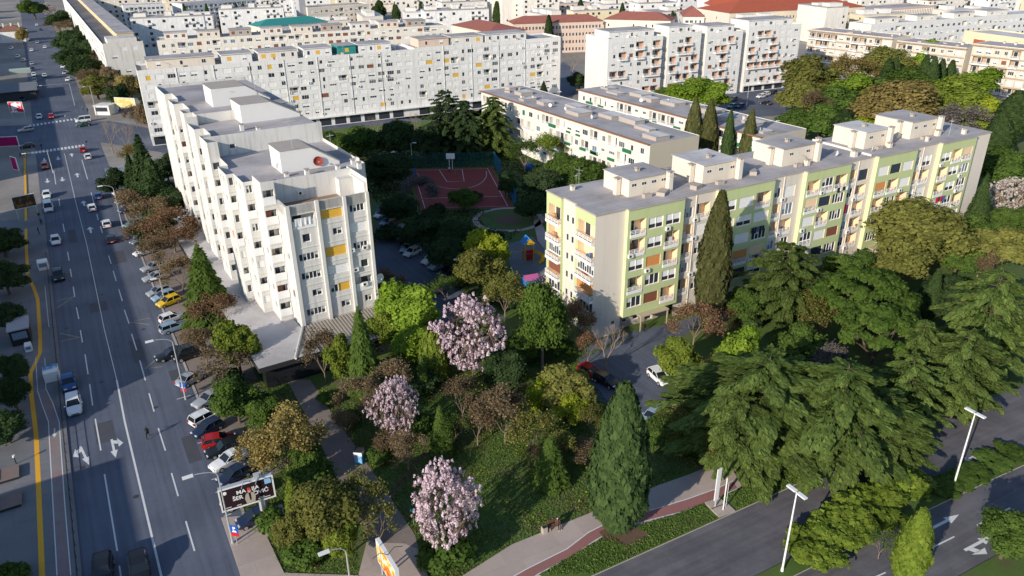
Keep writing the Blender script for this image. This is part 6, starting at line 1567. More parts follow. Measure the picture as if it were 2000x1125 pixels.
# rough grass, weeds and fallen leaves over the lawns: uncountable, one object each
def inpoly(x, y, P):
    c = np.zeros(len(x), bool); j = len(P) - 1
    for i in range(len(P)):
        xi, yi, xj, yj = P[i].x, P[i].y, P[j].x, P[j].y
        c ^= ((yi > y) != (yj > y)) & (x < (xj - xi) * (y - yi) / (yj - yi + 1e-9) + xi); j = i
    return c
def ground_cover(name, label, incl, excl, n, size, lk, z=.0, patch=.0, asp=1.6, flatn=.0):
    P = [G(*q) for q in incl]; x = rng.uniform(min(p.x for p in P), max(p.x for p in P), n); y = rng.uniform(min(p.y for p in P), max(p.y for p in P), n)
    k = inpoly(x, y, P)
    for e in excl: k &= ~inpoly(x, y, [G(*q) for q in e])
    if patch: k &= (np.sin(x * .9 + 1.3 * np.sin(y * .7)) + np.sin(y * 1.1 + np.sin(x * .5) * 2) + rng.normal(scale=.5, size=n)) > patch
    x, y = x[k], y[k]; m = len(x); P_ = np.stack([x, y, z + rng.uniform(.01, .08, m) * (1 - flatn)], 1)
    N = unit(rng.normal(size=(m, 3)) * (1 - flatn * .8) + np.array([0, 0, .7 + 2 * flatn])); c = Crown(); c.cards(P_, N, size, asp, rng.uniform(0, 1, m))
    o = inst(c.mesh(name, LV[lk]), name); o['kind'] = 'stuff'; o['label'] = label
    return o
PARK = [(470, 1000), (480, 740), (640, 760), (1130, 690), (1290, 640), (1420, 880), (1284, 948), (1171, 994), (1000, 1063), (900, 1126), (560, 1126)]
PX = [[(560, 742), (606, 742), (655, 818), (690, 866), (763, 973), (811, 1046), (835, 1126), (700, 1126), (690, 990), (617, 850)], [(1128, 705), (1300, 634), (1292, 690), (1330, 792), (1440, 905), (1395, 915), (1309, 818), (1267, 845), (1190, 790)], [(440, 1126), (432, 1012), (552, 985), (560, 1030), (522, 1050), (555, 1126)]]
ground_cover('grass', 'rough green grass and weeds over the park lawn', PARK, PX, 130000, .10, 'blade', asp=2.2)
ground_cover('tall_grass', 'patches of taller yellowish weeds on the park lawn', PARK, PX, 30000, .18, 'yew', patch=1.1, asp=2)
ground_cover('leaf_litter', 'dry brown leaves lying on the park lawn', PARK, PX[1:], 30000, .13, 'rust', patch=.5, flatn=.9, z=.03)
VG = [(1052, 1124), (1192, 1042), (1320, 1006), (1440, 958), (1600, 900), (1620, 917), (1499, 971), (1160, 1122)]
ground_cover('verge_grass', 'uneven grass on the verge beside the boulevard', VG, [[(1175, 1040), (1240, 1030), (1268, 1045), (1225, 1068)], [(1375, 990), (1430, 970), (1440, 1000), (1390, 1012)]], 45000, .10, 'blade', z=.1, asp=2.2)
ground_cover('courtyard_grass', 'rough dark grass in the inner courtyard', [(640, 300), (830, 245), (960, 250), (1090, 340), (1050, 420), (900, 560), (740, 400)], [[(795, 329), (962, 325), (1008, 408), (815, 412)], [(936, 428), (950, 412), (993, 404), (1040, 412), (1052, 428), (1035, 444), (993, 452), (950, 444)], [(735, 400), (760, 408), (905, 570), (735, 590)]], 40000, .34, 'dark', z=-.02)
# ============================================================ 6. cars
def PAINT(name, c, metal=.0): return M('car_paint_' + name, c, rough=.28, spec=.6, metal=metal)
PA = {'white': PAINT('white', (.72, .73, .74)), 'silver': PAINT('silver', (.42, .44, .46), .3), 'grey': PAINT('grey', (.18, .19, .2), .2), 'black': PAINT('black', (.012, .013, .016)), 'red': PAINT('red', (.38, .012, .012)), 'blue': PAINT('blue', (.02, .07, .22)), 'teal': PAINT('teal', (.10, .26, .30)), 'yellow': PAINT('yellow', (.68, .44, .01)),
      'lightblue': PAINT('light_blue', (.25, .36, .46)), 'navy': PAINT('navy', (.015, .025, .06)), 'green': PAINT('green', (.02, .06, .045)), 'orange': PAINT('orange', (.55, .12, .04))}
TYRE = M('tyre', (.015, .015, .016), rough=.9); RIM = M('wheel_rim', (.45, .45, .46), rough=.4, metal=.5)
HEADL = M('headlight_lens', (.70, .72, .75), rough=.15, spec=.6); TAILL = M('tail_light_lens', (.40, .01, .01), rough=.25); CGL = M('car_glass', (.012, .016, .022), rough=.08, spec=.7)
CARS = {'hatch': (4.05, 1.76, 1.48, .92, (-1.93, .95), (-1.55, .12), .98), 'sedan': (4.65, 1.82, 1.45, .92, (-1.75, .80), (-1.05, .05), 1.0), 'suv': (4.5, 1.86, 1.68, 1.02, (-2.12, .95), (-1.85, .25), 1.04), 'wagon': (4.65, 1.8, 1.52, .95, (-2.25, .85), (-1.98, .12), .97), 'van': (4.9, 1.95, 2.05, 1.1, (-2.40, 1.75), (-2.36, .95), 1.1)}
CM = {}
def carmeshes(kind):
    if kind in CM: return CM[kind]
    L, W, H, zb, (cb0, cb1), (ct0, ct1), zr = CARS[kind]; h = L / 2; w_ = W / 2
    st_ = [(-h, .42, zb * .70, .78), (-h + .07, .28, zb * .93, .90), (-h + .45, .24, zr, .97), (cb0 + .2, .22, zr, 1.0), (0, .22, zb, 1.0), (cb1, .22, zb * .99, 1.0), (h - .75, .22, zb * .90, .98), (h - .28, .24, zb * .80, .93), (h - .05, .30, zb * .66, .82), (h, .40, zb * .56, .72)]
    mb = MB(); rings = []
    for x, z0, z1, k in st_:
        y = w_ * k; zm = z0 + (z1 - z0) * .55
        ring = [(x, -y * .90, z0), (x, -y, z0 + .12), (x, -y, zm), (x, -y * .95, z1 - .05), (x, -y * .78, z1), (x, 0, z1 + .03), (x, y * .78, z1), (x, y * .95, z1 - .05), (x, y, zm), (x, y, z0 + .12), (x, y * .90, z0)]
        rings.append(len(mb.v)); mb.v += ring
    n = 11
    for a, b in zip(rings, rings[1:]):
        for k in range(n): k2 = (k + 1) % n; mb.f.append((a + k, a + k2, b + k2, b + k)[::-1]); mb.m.append(0)
    mb.f.append(tuple(rings[0] + k for k in range(n))); mb.m.append(0); mb.f.append(tuple(rings[-1] + k for k in reversed(range(n)))); mb.m.append(0)
    yb, yt = w_ * .90, w_ * .74
    # roof skin and pillars
    R_ = [(ct0, -yt, H - .03), (ct1, -yt, H - .05), (ct1, yt, H - .05), (ct0, yt, H - .03)]
    mid = [((ct0 + ct1) / 2, -yt * 1.02, H), ((ct0 + ct1) / 2, yt * 1.02, H)]
    mb.quad(R_[0], mid[0], mid[1], R_[3]); mb.quad(mid[0], R_[1], R_[2], mid[1])
    B_ = [(cb0, -yb, zb), (cb1, -yb, zb), (cb1, yb, zb), (cb0, yb, zb)]
    for a, b in zip(B_, R_): mb.tube([a, b], .045, 4)
    for s_ in (-1, 1):
        mb.tube([R_[0 if s_ < 0 else 3], mid[0 if s_ < 0 else 1], R_[1 if s_ < 0 else 2]], .05, 4)
        xm = (cb0 + cb1) / 2 - .1; mb.tube([(xm, s_ * yb, zb), (xm - .05, s_ * yt, H - .03)], .04, 4)
    mb.tube([R_[1], R_[2]], .04, 4); mb.tube([R_[0], R_[3]], .04, 4)
    for s_ in (-1, 1): mb.box(cb1 - .35, cb1 - .15, s_ * (w_ + .09) - .09, s_ * (w_ + .09) + .09, zb, zb + .13)
    mb.box(-h - .005, -h + .02, -.26, .26, .5, .6, 1); mb.box(h - .02, h + .008, -.45, .45, .36, .50, 2)
    body = mb.mesh('car_body', [PA['white'], FRAME, DARK], smooth=False)
    g = MB(); k = .985
    Bg = [(x * k, y * k, z) for x, y, z in B_]; Rg = [(x, y * .99, z - .012) for x, y, z in R_]
    for i in range(4): j = (i + 1) % 4; g.quad(Bg[i], Bg[j], Rg[j], Rg[i])
    g.poly(Rg)
    glaz = g.mesh('car_glazing', [CGL])
    wm = MB(); r = .33 if kind not in ('suv', 'van') else .36; nn = 14
    for rr, y0, y1, m in ((r, -.11, .11, 0), (r * .62, -.125, .125, 1)):
        c0 = [(rr * math.cos(2 * math.pi * i / nn), y0, rr * math.sin(2 * math.pi * i / nn)) for i in range(nn)]; c1 = [(x, y1, z) for x, _, z in c0]
        for i in range(nn): j = (i + 1) % nn; wm.quad(c0[i], c1[i], c1[j], c0[j], m)
        wm.poly(c0, m); wm.poly(c1[::-1], m)
    wheel = wm.mesh('car_wheel', [TYRE, RIM])
    hl = MB(); hl.box(-.12, .07, -.2, .2, -.07, .08); tl = MB(); tl.box(-.05, .10, -.16, .16, -.12, .12)
    CM[kind] = (body, glaz, wheel, hl.mesh('headlight', [HEADL]), tl.mesh('tail_light', [TAILL]), r); return CM[kind]
CP = {}
def car(kind, uf, vf, ur, vr, col, label, group=None, z=.0):
    """front and rear end as seen in the photograph"""
    L, W, H, zb, (cb0, cb1), *_ = CARS[kind]; zr = CARS[kind][-1]
    a, b = G(uf, vf, .3), G(ur, vr, .3); c = (a + b) / 2; d = a - b
    if kind not in CP:
        body, glaz, wheel, hl, tl, r = carmeshes(kind)
        o = empty('car' if kind != 'van' else 'van', (0, 0, 0), 0, label, 'car' if kind != 'van' else 'van', group)
        bo = inst(body, 'body', o); own_material(bo, 0, PA[col]); inst(glaz, 'glazing', o)
        for sx in (-1, 1):
            for sy in (-1, 1): inst(wheel, 'wheel', o, (sx * L * .305, sy * (W / 2 - .09), r))
        for sy in (-1, 1):
            inst(hl, 'headlight', o, (L / 2 - .14, sy * W * .30, zb * .68)); inst(tl, 'tail_light', o, (-L / 2 + .02, sy * W * .36, zb * .78))
        CP[kind] = o
    else:
        o = copy_tree(CP[kind]); o['label'] = label
        if group: o['group'] = group
        elif 'group' in o: del o['group']
        bo = [q for q in o.children if q.name.startswith('body')][0]; bo.material_slots[0].material = PA[col]
    o.location = (c.x, c.y, z); o.rotation_euler = (0, 0, math.atan2(d.y, d.x))
    return o
DR = 'cars driving on the avenue'; PS = 'cars in the angled parking strip'; SR = 'cars behind the white block'; CPK = 'cars in the upper car park'
for q in [
 ('suv', 148, 815, 143, 775, 'white', 'white car in the left lane with black roof glass, behind it a blue car', DR), ('hatch', 138, 765, 133, 737, 'blue', 'blue car right behind the white car with the black roof', DR),
 ('suv', 117, 553, 113, 529, 'black', 'dark car in the left lane beside the white truck box', DR), ('hatch', 111, 483, 108, 462, 'white', 'white car alone in the left lane above the dark car', DR),
 ('van', 97, 417, 94, 399, 'white', 'white car second in the pair left of the dark poster panel, nearer', DR), ('hatch', 93, 392, 91, 374, 'white', 'white car first in the pair right of the dark poster panel, farther', DR),
 ('hatch', 207, 431, 211, 447, 'white', 'white car driving away in the right lane, ahead of the black one', DR), ('hatch', 215, 460, 220, 478, 'black', 'black car driving away with red tail lights', DR),
 ('hatch', 178, 401, 182, 414, 'white', 'white car driving away beside the lane arrow', DR), ('hatch', 190, 378, 194, 391, 'blue', 'blue car driving away at the right kerb', DR),
 ('suv', 199, 1150, 203, 1096, 'black', 'black car cut by the bottom edge, left one', DR), ('suv', 278, 1146, 270, 1088, 'black', 'black car cut by the bottom edge, right one', DR),
 ('hatch', 89, 332, 87, 321, 'orange', 'red and white taxi like car waiting before the lane arrows', DR), ('hatch', 161, 288, 164, 299, 'red', 'red car at the stop line under the crossing', DR), ('hatch', 170, 302, 174, 313, 'white', 'white car behind the red one at the stop line', DR),
 ('wagon', 37, 257, 64, 253, 'silver', 'silver car turning on the crossroads to the left', DR), ('hatch', 40, 288, 66, 285, 'black', 'dark car at the pink shelter', DR), ('hatch', 77, 235, 77, 225, 'white', 'white car waiting at the far crossing', DR), ('hatch', 101, 234, 101, 224, 'red', 'red car waiting at the far crossing', DR),
 ('van', 150, 238, 176, 235, 'white', 'white van entering the crossroads from the right', DR), ('sedan', 148, 247, 178, 243, 'green', 'dark green car beside the white van on the crossroads', DR), ('hatch', 88, 152, 87, 146, 'white', 'white car alone on the far avenue', DR),
 ('hatch', 45, 200, 42, 190, 'navy', 'dark blue car left of the row parked on the far avenue', None), ('van', 71, 183, 70, 172, 'red', 'dark red van at the near end of the left parked row', None),
 ('hatch', 70, 171, 69, 164, 'white', 'white car next to the dark red van', None), ('hatch', 68, 161, 67, 155, 'silver', 'silver car second from the dark red van', None), ('hatch', 67, 150, 66, 144, 'white', 'white car fourth from the dark red van', None), ('hatch', 65, 139, 64, 133, 'navy', 'navy car in the far left parked row', None), ('hatch', 63, 128, 62, 122, 'silver', 'pale car at the far end of the left parked row', None),
 ('hatch', 62, 102, 62, 96, 'white', 'white car at the second far crossing, left', None), ('hatch', 73, 86, 73, 81, 'silver', 'silver car on the far avenue near the second crossing', None), ('hatch', 88, 96, 88, 90, 'white', 'white car right of the second far crossing', None), ('hatch', 72, 52, 72, 47, 'white', 'white car far up the avenue', None), ('hatch', 80, 62, 80, 56, 'black', 'black car far up the avenue', None), ('hatch', 86, 52, 86, 47, 'red', 'red car far up the avenue', None),
 ('hatch', 116, 118, 120, 116, 'silver', 'silver car in the far right parked row, first', None), ('hatch', 122, 132, 126, 130, 'white', 'white car in the far right parked row', None), ('hatch', 126, 144, 131, 142, 'silver', 'silver car in the far right row near the kiosk trees', None), ('hatch', 131, 158, 137, 155, 'white', 'white car in the far right row near the kiosk trees', None), ('hatch', 30, 115, 40, 108, 'white', 'white car on the left forecourt, first', None), ('hatch', 40, 122, 52, 116, 'silver', 'silver car on the left forecourt, second', None), ('hatch', 16, 98, 28, 92, 'white', 'white car on the left forecourt near the edge', None),
 # angled parking strip
 ('wagon', 246, 444, 280, 434, 'teal', 'teal grey car under the russet tree', PS), ('sedan', 250, 458, 284, 447, 'navy', 'dark blue car beside the teal grey one', PS), ('hatch', 236, 415, 262, 408, 'navy', 'navy car under the dark trees near the lamp', PS),
 ('hatch', 256, 478, 292, 466, 'grey', 'grey car half hidden under the bare brown tree', PS), ('hatch', 262, 500, 300, 488, 'white', 'white car hidden behind russet twigs above the two saloons', PS), ('hatch', 230, 398, 256, 391, 'silver', 'silver car in the strip above the navy one', PS), ('hatch', 224, 380, 250, 374, 'white', 'white car in the strip below the bus shelter', PS),
 ('sedan', 278, 530, 322, 517, 'silver', 'silver saloon, first of two beside the road', PS), ('sedan', 281, 549, 328, 537, 'silver', 'silver saloon, second of two beside the road', PS),
 ('hatch', 290, 578, 330, 566, 'silver', 'silver hatchback behind the pale one and the yellow', PS), ('hatch', 298, 588, 342, 574, 'lightblue', 'pale blue hatchback next to the yellow car', PS), ('hatch', 309, 599, 350, 584, 'yellow', 'bright yellow hatchback in the angled parking strip', PS),
 ('hatch', 356, 616, 317, 630, 'white', 'white hatchback with rear to the road, right after the yellow one', PS), ('wagon', 362, 634, 321, 648, 'lightblue', 'blue grey estate car next to the white hatchback', PS),
 ('sedan', 318, 700, 352, 690, 'black', 'black saloon with pale windscreen behind the street lamp', PS), ('van', 345, 702, 395, 686, 'black', 'big black van with striped reflections', PS), ('sedan', 396, 730, 355, 752, 'silver', 'silver grey saloon half under the bare russet tree', PS),
 ('sedan', 378, 798, 438, 766, 'silver', 'silver saloon behind the small bare tree', PS), ('wagon', 432, 802, 378, 830, 'white', 'white estate car with dark roof panel', PS), ('hatch', 382, 852, 430, 828, 'navy', 'dark blue hatchback next to the white estate', PS),
 ('hatch', 455, 858, 402, 870, 'red', 'bright red car partly hidden by the black one', PS), ('wagon', 408, 890, 470, 868, 'black', 'black estate car with chrome window line', PS), ('sedan', 412, 920, 482, 884, 'white', 'white saloon in the sun below the black estate', PS), ('hatch', 436, 942, 480, 920, 'navy', 'dark teal hatchback behind the billboard pole lamp', PS),
 ('hatch', 442, 990, 495, 968, 'white', 'white car behind the left half of the billboard', PS), ('hatch', 468, 1026, 530, 1002, 'navy', 'dark blue car under the billboard', PS),
 # behind the white block
 ('hatch', 738, 424, 752, 418, 'white', 'white car farthest up the service road', SR), ('hatch', 748, 440, 766, 432, 'lightblue', 'light blue car beside the blue waste bin', SR), ('suv', 758, 450, 778, 441, 'grey', 'grey car next to the light blue one', SR), ('wagon', 768, 462, 792, 446, 'silver', 'silver car covered by reflections above the red one', SR), ('hatch', 780, 470, 798, 456, 'white', 'white car just above the red one', SR), ('hatch', 790, 474, 806, 464, 'red', 'dark red car on the service road', SR),
 ('hatch', 786, 494, 806, 480, 'lightblue', 'pale blue car with open gap below the dark red one', SR), ('hatch', 790, 502, 820, 488, 'white', 'white car pair member nearest the wall of the white block', SR), ('suv', 824, 518, 862, 502, 'white', 'large white car nearest the lit yellow green tree', SR), ('hatch', 838, 528, 872, 514, 'lightblue', 'light car right behind the large white one', SR), ('hatch', 858, 540, 890, 526, 'navy', 'dark car at the end of the service road row', SR), ('hatch', 838, 574, 856, 566, 'silver', 'silver car under the bright green tree', SR), ('hatch', 766, 292, 786, 289, 'white', 'white car in front of the shop row', SR), ('hatch', 767, 300, 788, 297, 'silver', 'silver car in front of the shop row', SR),
 # block yard
 ('hatch', 1168, 738, 1138, 722, 'red', 'red parked car under the pale bare tree', None), ('hatch', 1196, 752, 1172, 740, 'black', 'black parked car beside the red one', None), ('hatch', 1304, 754, 1270, 724, 'white', 'white parked car at the edge of the block yard', None), ('wagon', 1258, 830, 1288, 806, 'lightblue', 'silver blue estate car beside the big cypress', None),
 # upper car park
 ('hatch', 1472, 192, 1500, 187, 'white', 'white car in the upper car park, left of a pair', CPK), ('hatch', 1482, 188, 1508, 183, 'white', 'white car in the upper car park, right of a pair', CPK), ('hatch', 1500, 184, 1518, 180, 'black', 'black car beside the white pair in the upper car park', CPK), ('hatch', 1518, 183, 1538, 179, 'blue', 'blue car in the upper car park', CPK), ('hatch', 1534, 181, 1550, 178, 'grey', 'grey car at the far end of the upper car park', CPK), ('sedan', 1482, 200, 1508, 204, 'black', 'black car alone in the middle of the car park', CPK), ('hatch', 1420, 212, 1440, 206, 'teal', 'teal car at the low wall of the car park', CPK), ('hatch', 1434, 211, 1456, 206, 'blue', 'dark blue car at the low wall of the car park', CPK), ('hatch', 1408, 199, 1424, 194, 'navy', 'navy car near the vivid green tree', CPK), ('hatch', 1422, 198, 1440, 193, 'grey', 'grey car between navy car and lamp', CPK), ('hatch', 1524, 196, 1540, 192, 'black', 'black car beside the garden bushes', CPK)]:
    car(*q)

# ============================================================ 7. street furniture
def lamp(name, base, H, label, arms, group, mat=METAL):
    """arms: list of (direction, reach, style)"""
    o = empty(name, (base.x, base.y, 0), 0, label, 'street lamp', group)
    mb = MB(); mb.tube([(0, 0, 0), (0, 0, H * .5), (0, 0, H)], [.11, .09, .065], 8); mb.tube([(0, 0, 0), (0, 0, .5)], .15, 8); mb.build('pole', mat, o)
    for d, reach, style in arms:
        d = Vector((d[0], d[1], 0)).normalized(); mb = MB()
        if style == 'curve':
            pts = [(0, 0, H - .02)] + [tuple(d * reach * (1 - math.cos(t)) + Vector((0, 0, H + 1.0 * math.sin(t)))) for t in np.linspace(.25, 1.57, 6)]; mb.tube(pts, .05, 6); e = Vector(pts[-1])
        else: mb.tube([(0, 0, H - .05), tuple(d * reach + Vector((0, 0, H + .12)))], .045, 6); e = d * reach + Vector((0, 0, H + .12))
        mb.build('arm', mat, o)
        h = MB(); c, s_ = d.x, d.y; tf = lambda x, y, z: (e.x + x * c - y * s_, e.y + x * s_ + y * c, e.z + z)
        h.box(-.15, .85, -.2, .2, -.07, .07, 0, tf=tf); h.box(.0, .75, -.15, .15, -.10, -.075, 1, tf=tf); h.build('lamp_head', [LAMPW, HEADL], o)
    return o
AVL = 'avenue street lamps'
lamp('street_lamp', G(363, 780), 8.8, 'street lamp with curved arm over the avenue beside the silver saloon', [(-SN, 2.3, 'curve')], AVL)
lamp('street_lamp', G(455, 1062), 8.8, 'street lamp beside the billboard, head over the white lane dashes', [(-SN, 2.3, 'curve')], AVL)
lamp('street_lamp', G(690, 1180), 6.4, 'low street lamp with its head at the bottom edge, left of the poster stand', [(-SN, 1.6, 'curve')], AVL)
lamp('street_lamp', G(240, 445), 8.8, 'street lamp above the teal grey parked car', [(-SN, 2.0, 'curve')], AVL)
lamp('street_lamp', G(322, 590), 4.5, 'short lamp post beside the pale blue hatchback', [(-SN, .6, 'arm')], AVL)
lamp('street_lamp', G(189, 225), 10, 'tall lamp post behind the white kiosk', [(-SN, 1.5, 'arm')], AVL); lamp('street_lamp', G(146, 205), 8, 'traffic arm post at the far side of the crossroads', [(-SN, 9, 'arm')], AVL)
lamp('street_lamp', G(104, 338), 6, 'gantry post over the left lanes below the crossing', [(-SN, 5, 'arm')], AVL)
BD = (G(1862, 950) - G(1527, 1118)).normalized(); BN = Vector((-BD.y, BD.x, 0))
for (u, v), lb in (((1527, 1117), 'white twin headed lamp post on the median beside the hedge'), ((1862, 950), 'white twin headed lamp post on the right in front of the lower cedar')):
    lamp('street_lamp', G(u, v), 9.8, lb, [(BN, .25, 'arm'), (-BN, .25, 'arm')], 'twin lamps of the boulevard', LAMPW)
lamp('street_lamp', G(904, 560), 5, 'small lamp post by the dark car at the service road end', [((-1, .3), .6, 'arm')], None)
lamp('street_lamp', G(1458, 208), 8, 'lamp post in the upper car park', [((1, .3), 1.2, 'arm')], None); lamp('street_lamp', G(1505, 300), 9, 'lamp post between the cypresses of the second low block', [((1, .3), .6, 'arm')], None)
lamp('street_lamp', G(1550, 210), 9, 'lamp post beside the tall olive tree', [((-1, .1), 1.5, 'arm')], None); lamp('street_lamp', G(806, 330), 7, 'floodlight post at the left corner of the ball court', [((1, 0), .6, 'arm')], None)
# writing
def text_mesh(body, size, name, mat, ext=.0, align='LEFT'):
    cu = bpy.data.curves.new(name, 'FONT'); cu.body = body; cu.size = size; cu.extrude = ext; cu.align_x = align; cu.offset = size * .022
    o = bpy.data.objects.new('tmp', cu); COL.objects.link(o); bpy.context.view_layer.update()
    me = bpy.data.meshes.new_from_object(o.evaluated_get(bpy.context.evaluated_depsgraph_get())); me.name = name
    bpy.data.objects.remove(o); me.materials.clear(); me.materials.append(mat); return me
def upright(me, name, parent, x, y, z, italic=0.0):
    o = inst(me, name, parent, (x, y, z)); o.rotation_euler = (RAD(90), 0, 0); return o
# billboard
bb = G(521, 1018); bang = math.atan2(SN.y, SN.x) - RAD(4)
B_ = empty('billboard', (bb.x, bb.y, 0), bang, 'dark concert billboard in a white frame on a thick grey pole', 'billboard')
def at_y(u, v, p):           # the point of that sight line as far away as p
    d = _right * ((u - 1000) / FPX) + _down * ((v - 562.5) / FPX) + _fwd; t = p.y / d.y; return Vector((d.x * t, d.y * t, CAMH + d.z * t))
zc = at_y(512, 956, bb).z; PW, PH = 5.4, 2.75; xo = -1.35
mb = MB(); mb.tube([(0, .32, 0), (0, .32, zc - PH / 2 + .2)], .42, 16); mb.tube([(0, .32, 0), (0, .32, .12)], .7, 12); mb.build('pole', METAL, B_, smooth=False)
mb = MB(); x0, x1, z0, z1 = xo - PW / 2, xo + PW / 2, zc - PH / 2, zc + PH / 2
mb.box(x0, x1, .0, .55, z0, z1, 0); mb.build('cabinet', METAL, B_)
mb = MB()
for a, b, c, d in ((x0 - .06, x1 + .06, z0 - .06, z0 + .1), (x0 - .06, x1 + .06, z1 - .1, z1 + .06), (x0 - .06, x0 + .1, z0 + .1, z1 - .1), (x1 - .1, x1 + .06, z0 + .1, z1 - .1)): mb.box(a, b, -.07, -.002, c, d)
mb.build('frame', LAMPW, B_)
mb = MB(); mb.quad((x0 + .1, -.01, z0 + .1), (x1 - .1, -.01, z0 + .1), (x1 - .1, -.01, z1 - .1), (x0 + .1, -.01, z1 - .1)); pn = mb.build('poster', M('poster_dark_maroon', (.022, .010, .014), rough=.5), B_)
upright(text_mesh('MA', .66, 'lettering', WHITEP if False else FRAME), 'lettering', pn, xo - 1.05, -.018, zc + .24); upright(text_mesh('IJA', .66, 'lettering', FRAME), 'lettering', pn, xo + .48, -.018, zc + .24)
upright(text_mesh('R', .66, 'lettering', M('poster_red', (.62, .06, .05))), 'lettering', pn, xo + .02, -.016, zc + .24)
upright(text_mesh('ŠER', .66, 'lettering', FRAME), 'lettering', pn, xo - 1.5, -.018, zc - .42); upright(text_mesh('OVIĆ', .66, 'lettering', FRAME), 'lettering', pn, xo + .55, -.018, zc - .42); upright(text_mesh('IF', .66, 'lettering', FRAME), 'lettering', pn, xo - .1, -.016, zc - .42)
def disc(mb, x, y, z, rx, rz_, m=0, n=16): mb.poly([(x + rx * math.cos(-2 * math.pi * k / n), y, z + rz_ * math.sin(-2 * math.pi * k / n)) for k in range(n)][::-1], m)
mb = MB(); fm = [M('poster_coat', (.42, .36, .30)), M('poster_red', (.62, .06, .05)), M('poster_skin', (.60, .34, .24)), M('poster_black', (.01, .01, .01)), M('poster_blue', (.25, .48, .75)), FRAME]
yy = -.026; X0 = xo + .22
mb.poly([(X0 - .42, yy, zc - 1.22), (X0 + .42, yy, zc - 1.22), (X0 + .55, yy, zc - .55), (X0 + .38, yy, zc - .02), (X0 + .1, yy, zc + .1), (X0 - .12, yy, zc + .1), (X0 - .4, yy, zc - .05), (X0 - .55, yy, zc - .6)], 0)
mb.poly([(X0 - .06, yy - .004, zc - .9), (X0 + .1, yy - .004, zc - .9), (X0 + .12, yy - .004, zc + .1), (X0 - .12, yy - .004, zc + .1)], 3)
disc(mb, X0, yy - .008, zc + .28, .17, .22, 2); disc(mb, X0, yy - .012, zc + .46, .2, .12, 1)
mb.quad((x1 - .85, yy, z1 - .85), (x1 - .2, yy, z1 - .85), (x1 - .2, yy, z1 - .2), (x1 - .85, yy, z1 - .2), 4); disc(mb, x0 + .55, yy, z1 - .55, .2, .22, 5)
for a, b, z in ((x0 + .3, x0 + .95, z0 + .28), (x0 + 1.5, x0 + 1.95, z0 + .25), (x1 - 1.6, x1 - 1.1, z0 + .42), (x1 - 1.75, x1 - .5, z0 + .27)): mb.quad((a, yy, z), (b, yy, z), (b, yy, z + .07), (a, yy, z + .07), 5)
mb.build('picture', fm, pn)
for xx in (xo - .2, xo + 1.2):
    mb = MB(); mb.tube([(xx, .2, z1), (xx, -.3, z1 + .35), (xx - .3, -1.1, z1 + .3)], .045, 5); mb.build('light_arm', METAL, B_)
mb = MB(); mb.box(xo + .9, xo + 1.7, .1, .5, z1, z1 + .55); mb.build('control_box', METAL, B_)
# poster stand at the bottom
pa, pb = G(733, 1052, 4.3), G(771, 1114, 4.3); d = pb - pa; pang = math.atan2(d.y, d.x)
P_ = empty('poster_stand', (pa.x, pa.y, 0), pang, 'white framed poster stand with an orange and yellow poster at the bottom edge', 'poster stand'); Lp = d.length
mb = MB(); mb.box(0, Lp, 0, .38, 1.4, 4.3); mb.build('cabinet', LAMPW, P_)
mb = MB()
for a in (.5, Lp - .5): mb.tube([(a, .19, 0), (a, .19, 1.4)], .1, 8)
mb.build('leg', METAL, P_)
def swirl(name):
    if name in MATS: return MATS[name]
    m = M(name, (.8, .8, .78), rough=.4); nt = m.node_tree; b = nt.nodes['Principled BSDF']; tc = nt.nodes.new('ShaderNodeTexCoord'); n = nt.nodes.new('ShaderNodeTexNoise'); n.inputs['Scale'].default_value = .9; n.inputs['Distortion'].default_value = 1.2
    r = nt.nodes.new('ShaderNodeValToRGB'); e = r.color_ramp.elements; e[0].position = .36; e[0].color = (.75, .10, .03, 1); e[1].position = .62; e[1].color = (.85, .80, .70, 1); x = e.new(.48); x.color = (.80, .48, .03, 1)
    nt.links.new(tc.outputs['Object'], n.inputs['Vector']); nt.links.new(n.outputs['Fac'], r.inputs[0]); nt.links.new(r.outputs[0], b.inputs['Base Color']); return m
mb = MB(); mb.quad((.12, -.006, 1.52), (Lp - .12, -.006, 1.52), (Lp - .12, -.006, 4.18), (.12, -.006, 4.18)); mb.quad((Lp - .12, .386, 1.52), (.12, .386, 1.52), (.12, .386, 4.18), (Lp - .12, .386, 4.18)); mb.build('poster', swirl('orange_poster'), P_)
mb = MB(); mb.tube([(Lp * .55, .2, 4.3), (Lp * .55, -.5, 4.9), (Lp * .55, -1.3, 4.6)], .035, 5); mb.tube([(Lp * .55, .2, 4.3), (Lp * .55, .9, 4.9), (Lp * .55, 1.7, 4.6)], .035, 5); mb.build('light_arm', DARK, P_)
# parking signs
BLU = M('sign_blue', (.01, .09, .42), rough=.45); REDS = M('sign_red', (.55, .015, .02), rough=.45)
def parking_sign(u, v, lb, H=2.6):
    p = G(u, v); o = empty('parking_sign', (p.x, p.y, 0), RAD(-12), lb, 'sign'); mb = MB(); mb.tube([(0, 0, 0), (0, 0, H)], .04, 6); mb.build('post', METAL, o)
    mb = MB(); mb.box(-.42, .42, -.05, -.0, H - .95, H, 0); mb.box(-.42, .42, -.05, -.0, H - 1.4, H - .99, 1); pl = mb.build('sign_plate', [BLU, REDS], o)
    upright(text_mesh('P', .62, 'letter', FRAME, align='CENTER'), 'letter', pl, 0, -.056, H - .60)
    mb = MB(); mb.box(-.25, .25, -.062, -.054, H - .86, H - .74); mb.box(-.16, .16, -.062, -.054, H - .74, H - .64); mb.build('pictogram', FRAME, pl)
parking_sign(464, 1064, 'blue P parking sign with red plate at the forecourt corner'); parking_sign(362, 775, 'small blue parking sign beside the street lamp', 2.3)
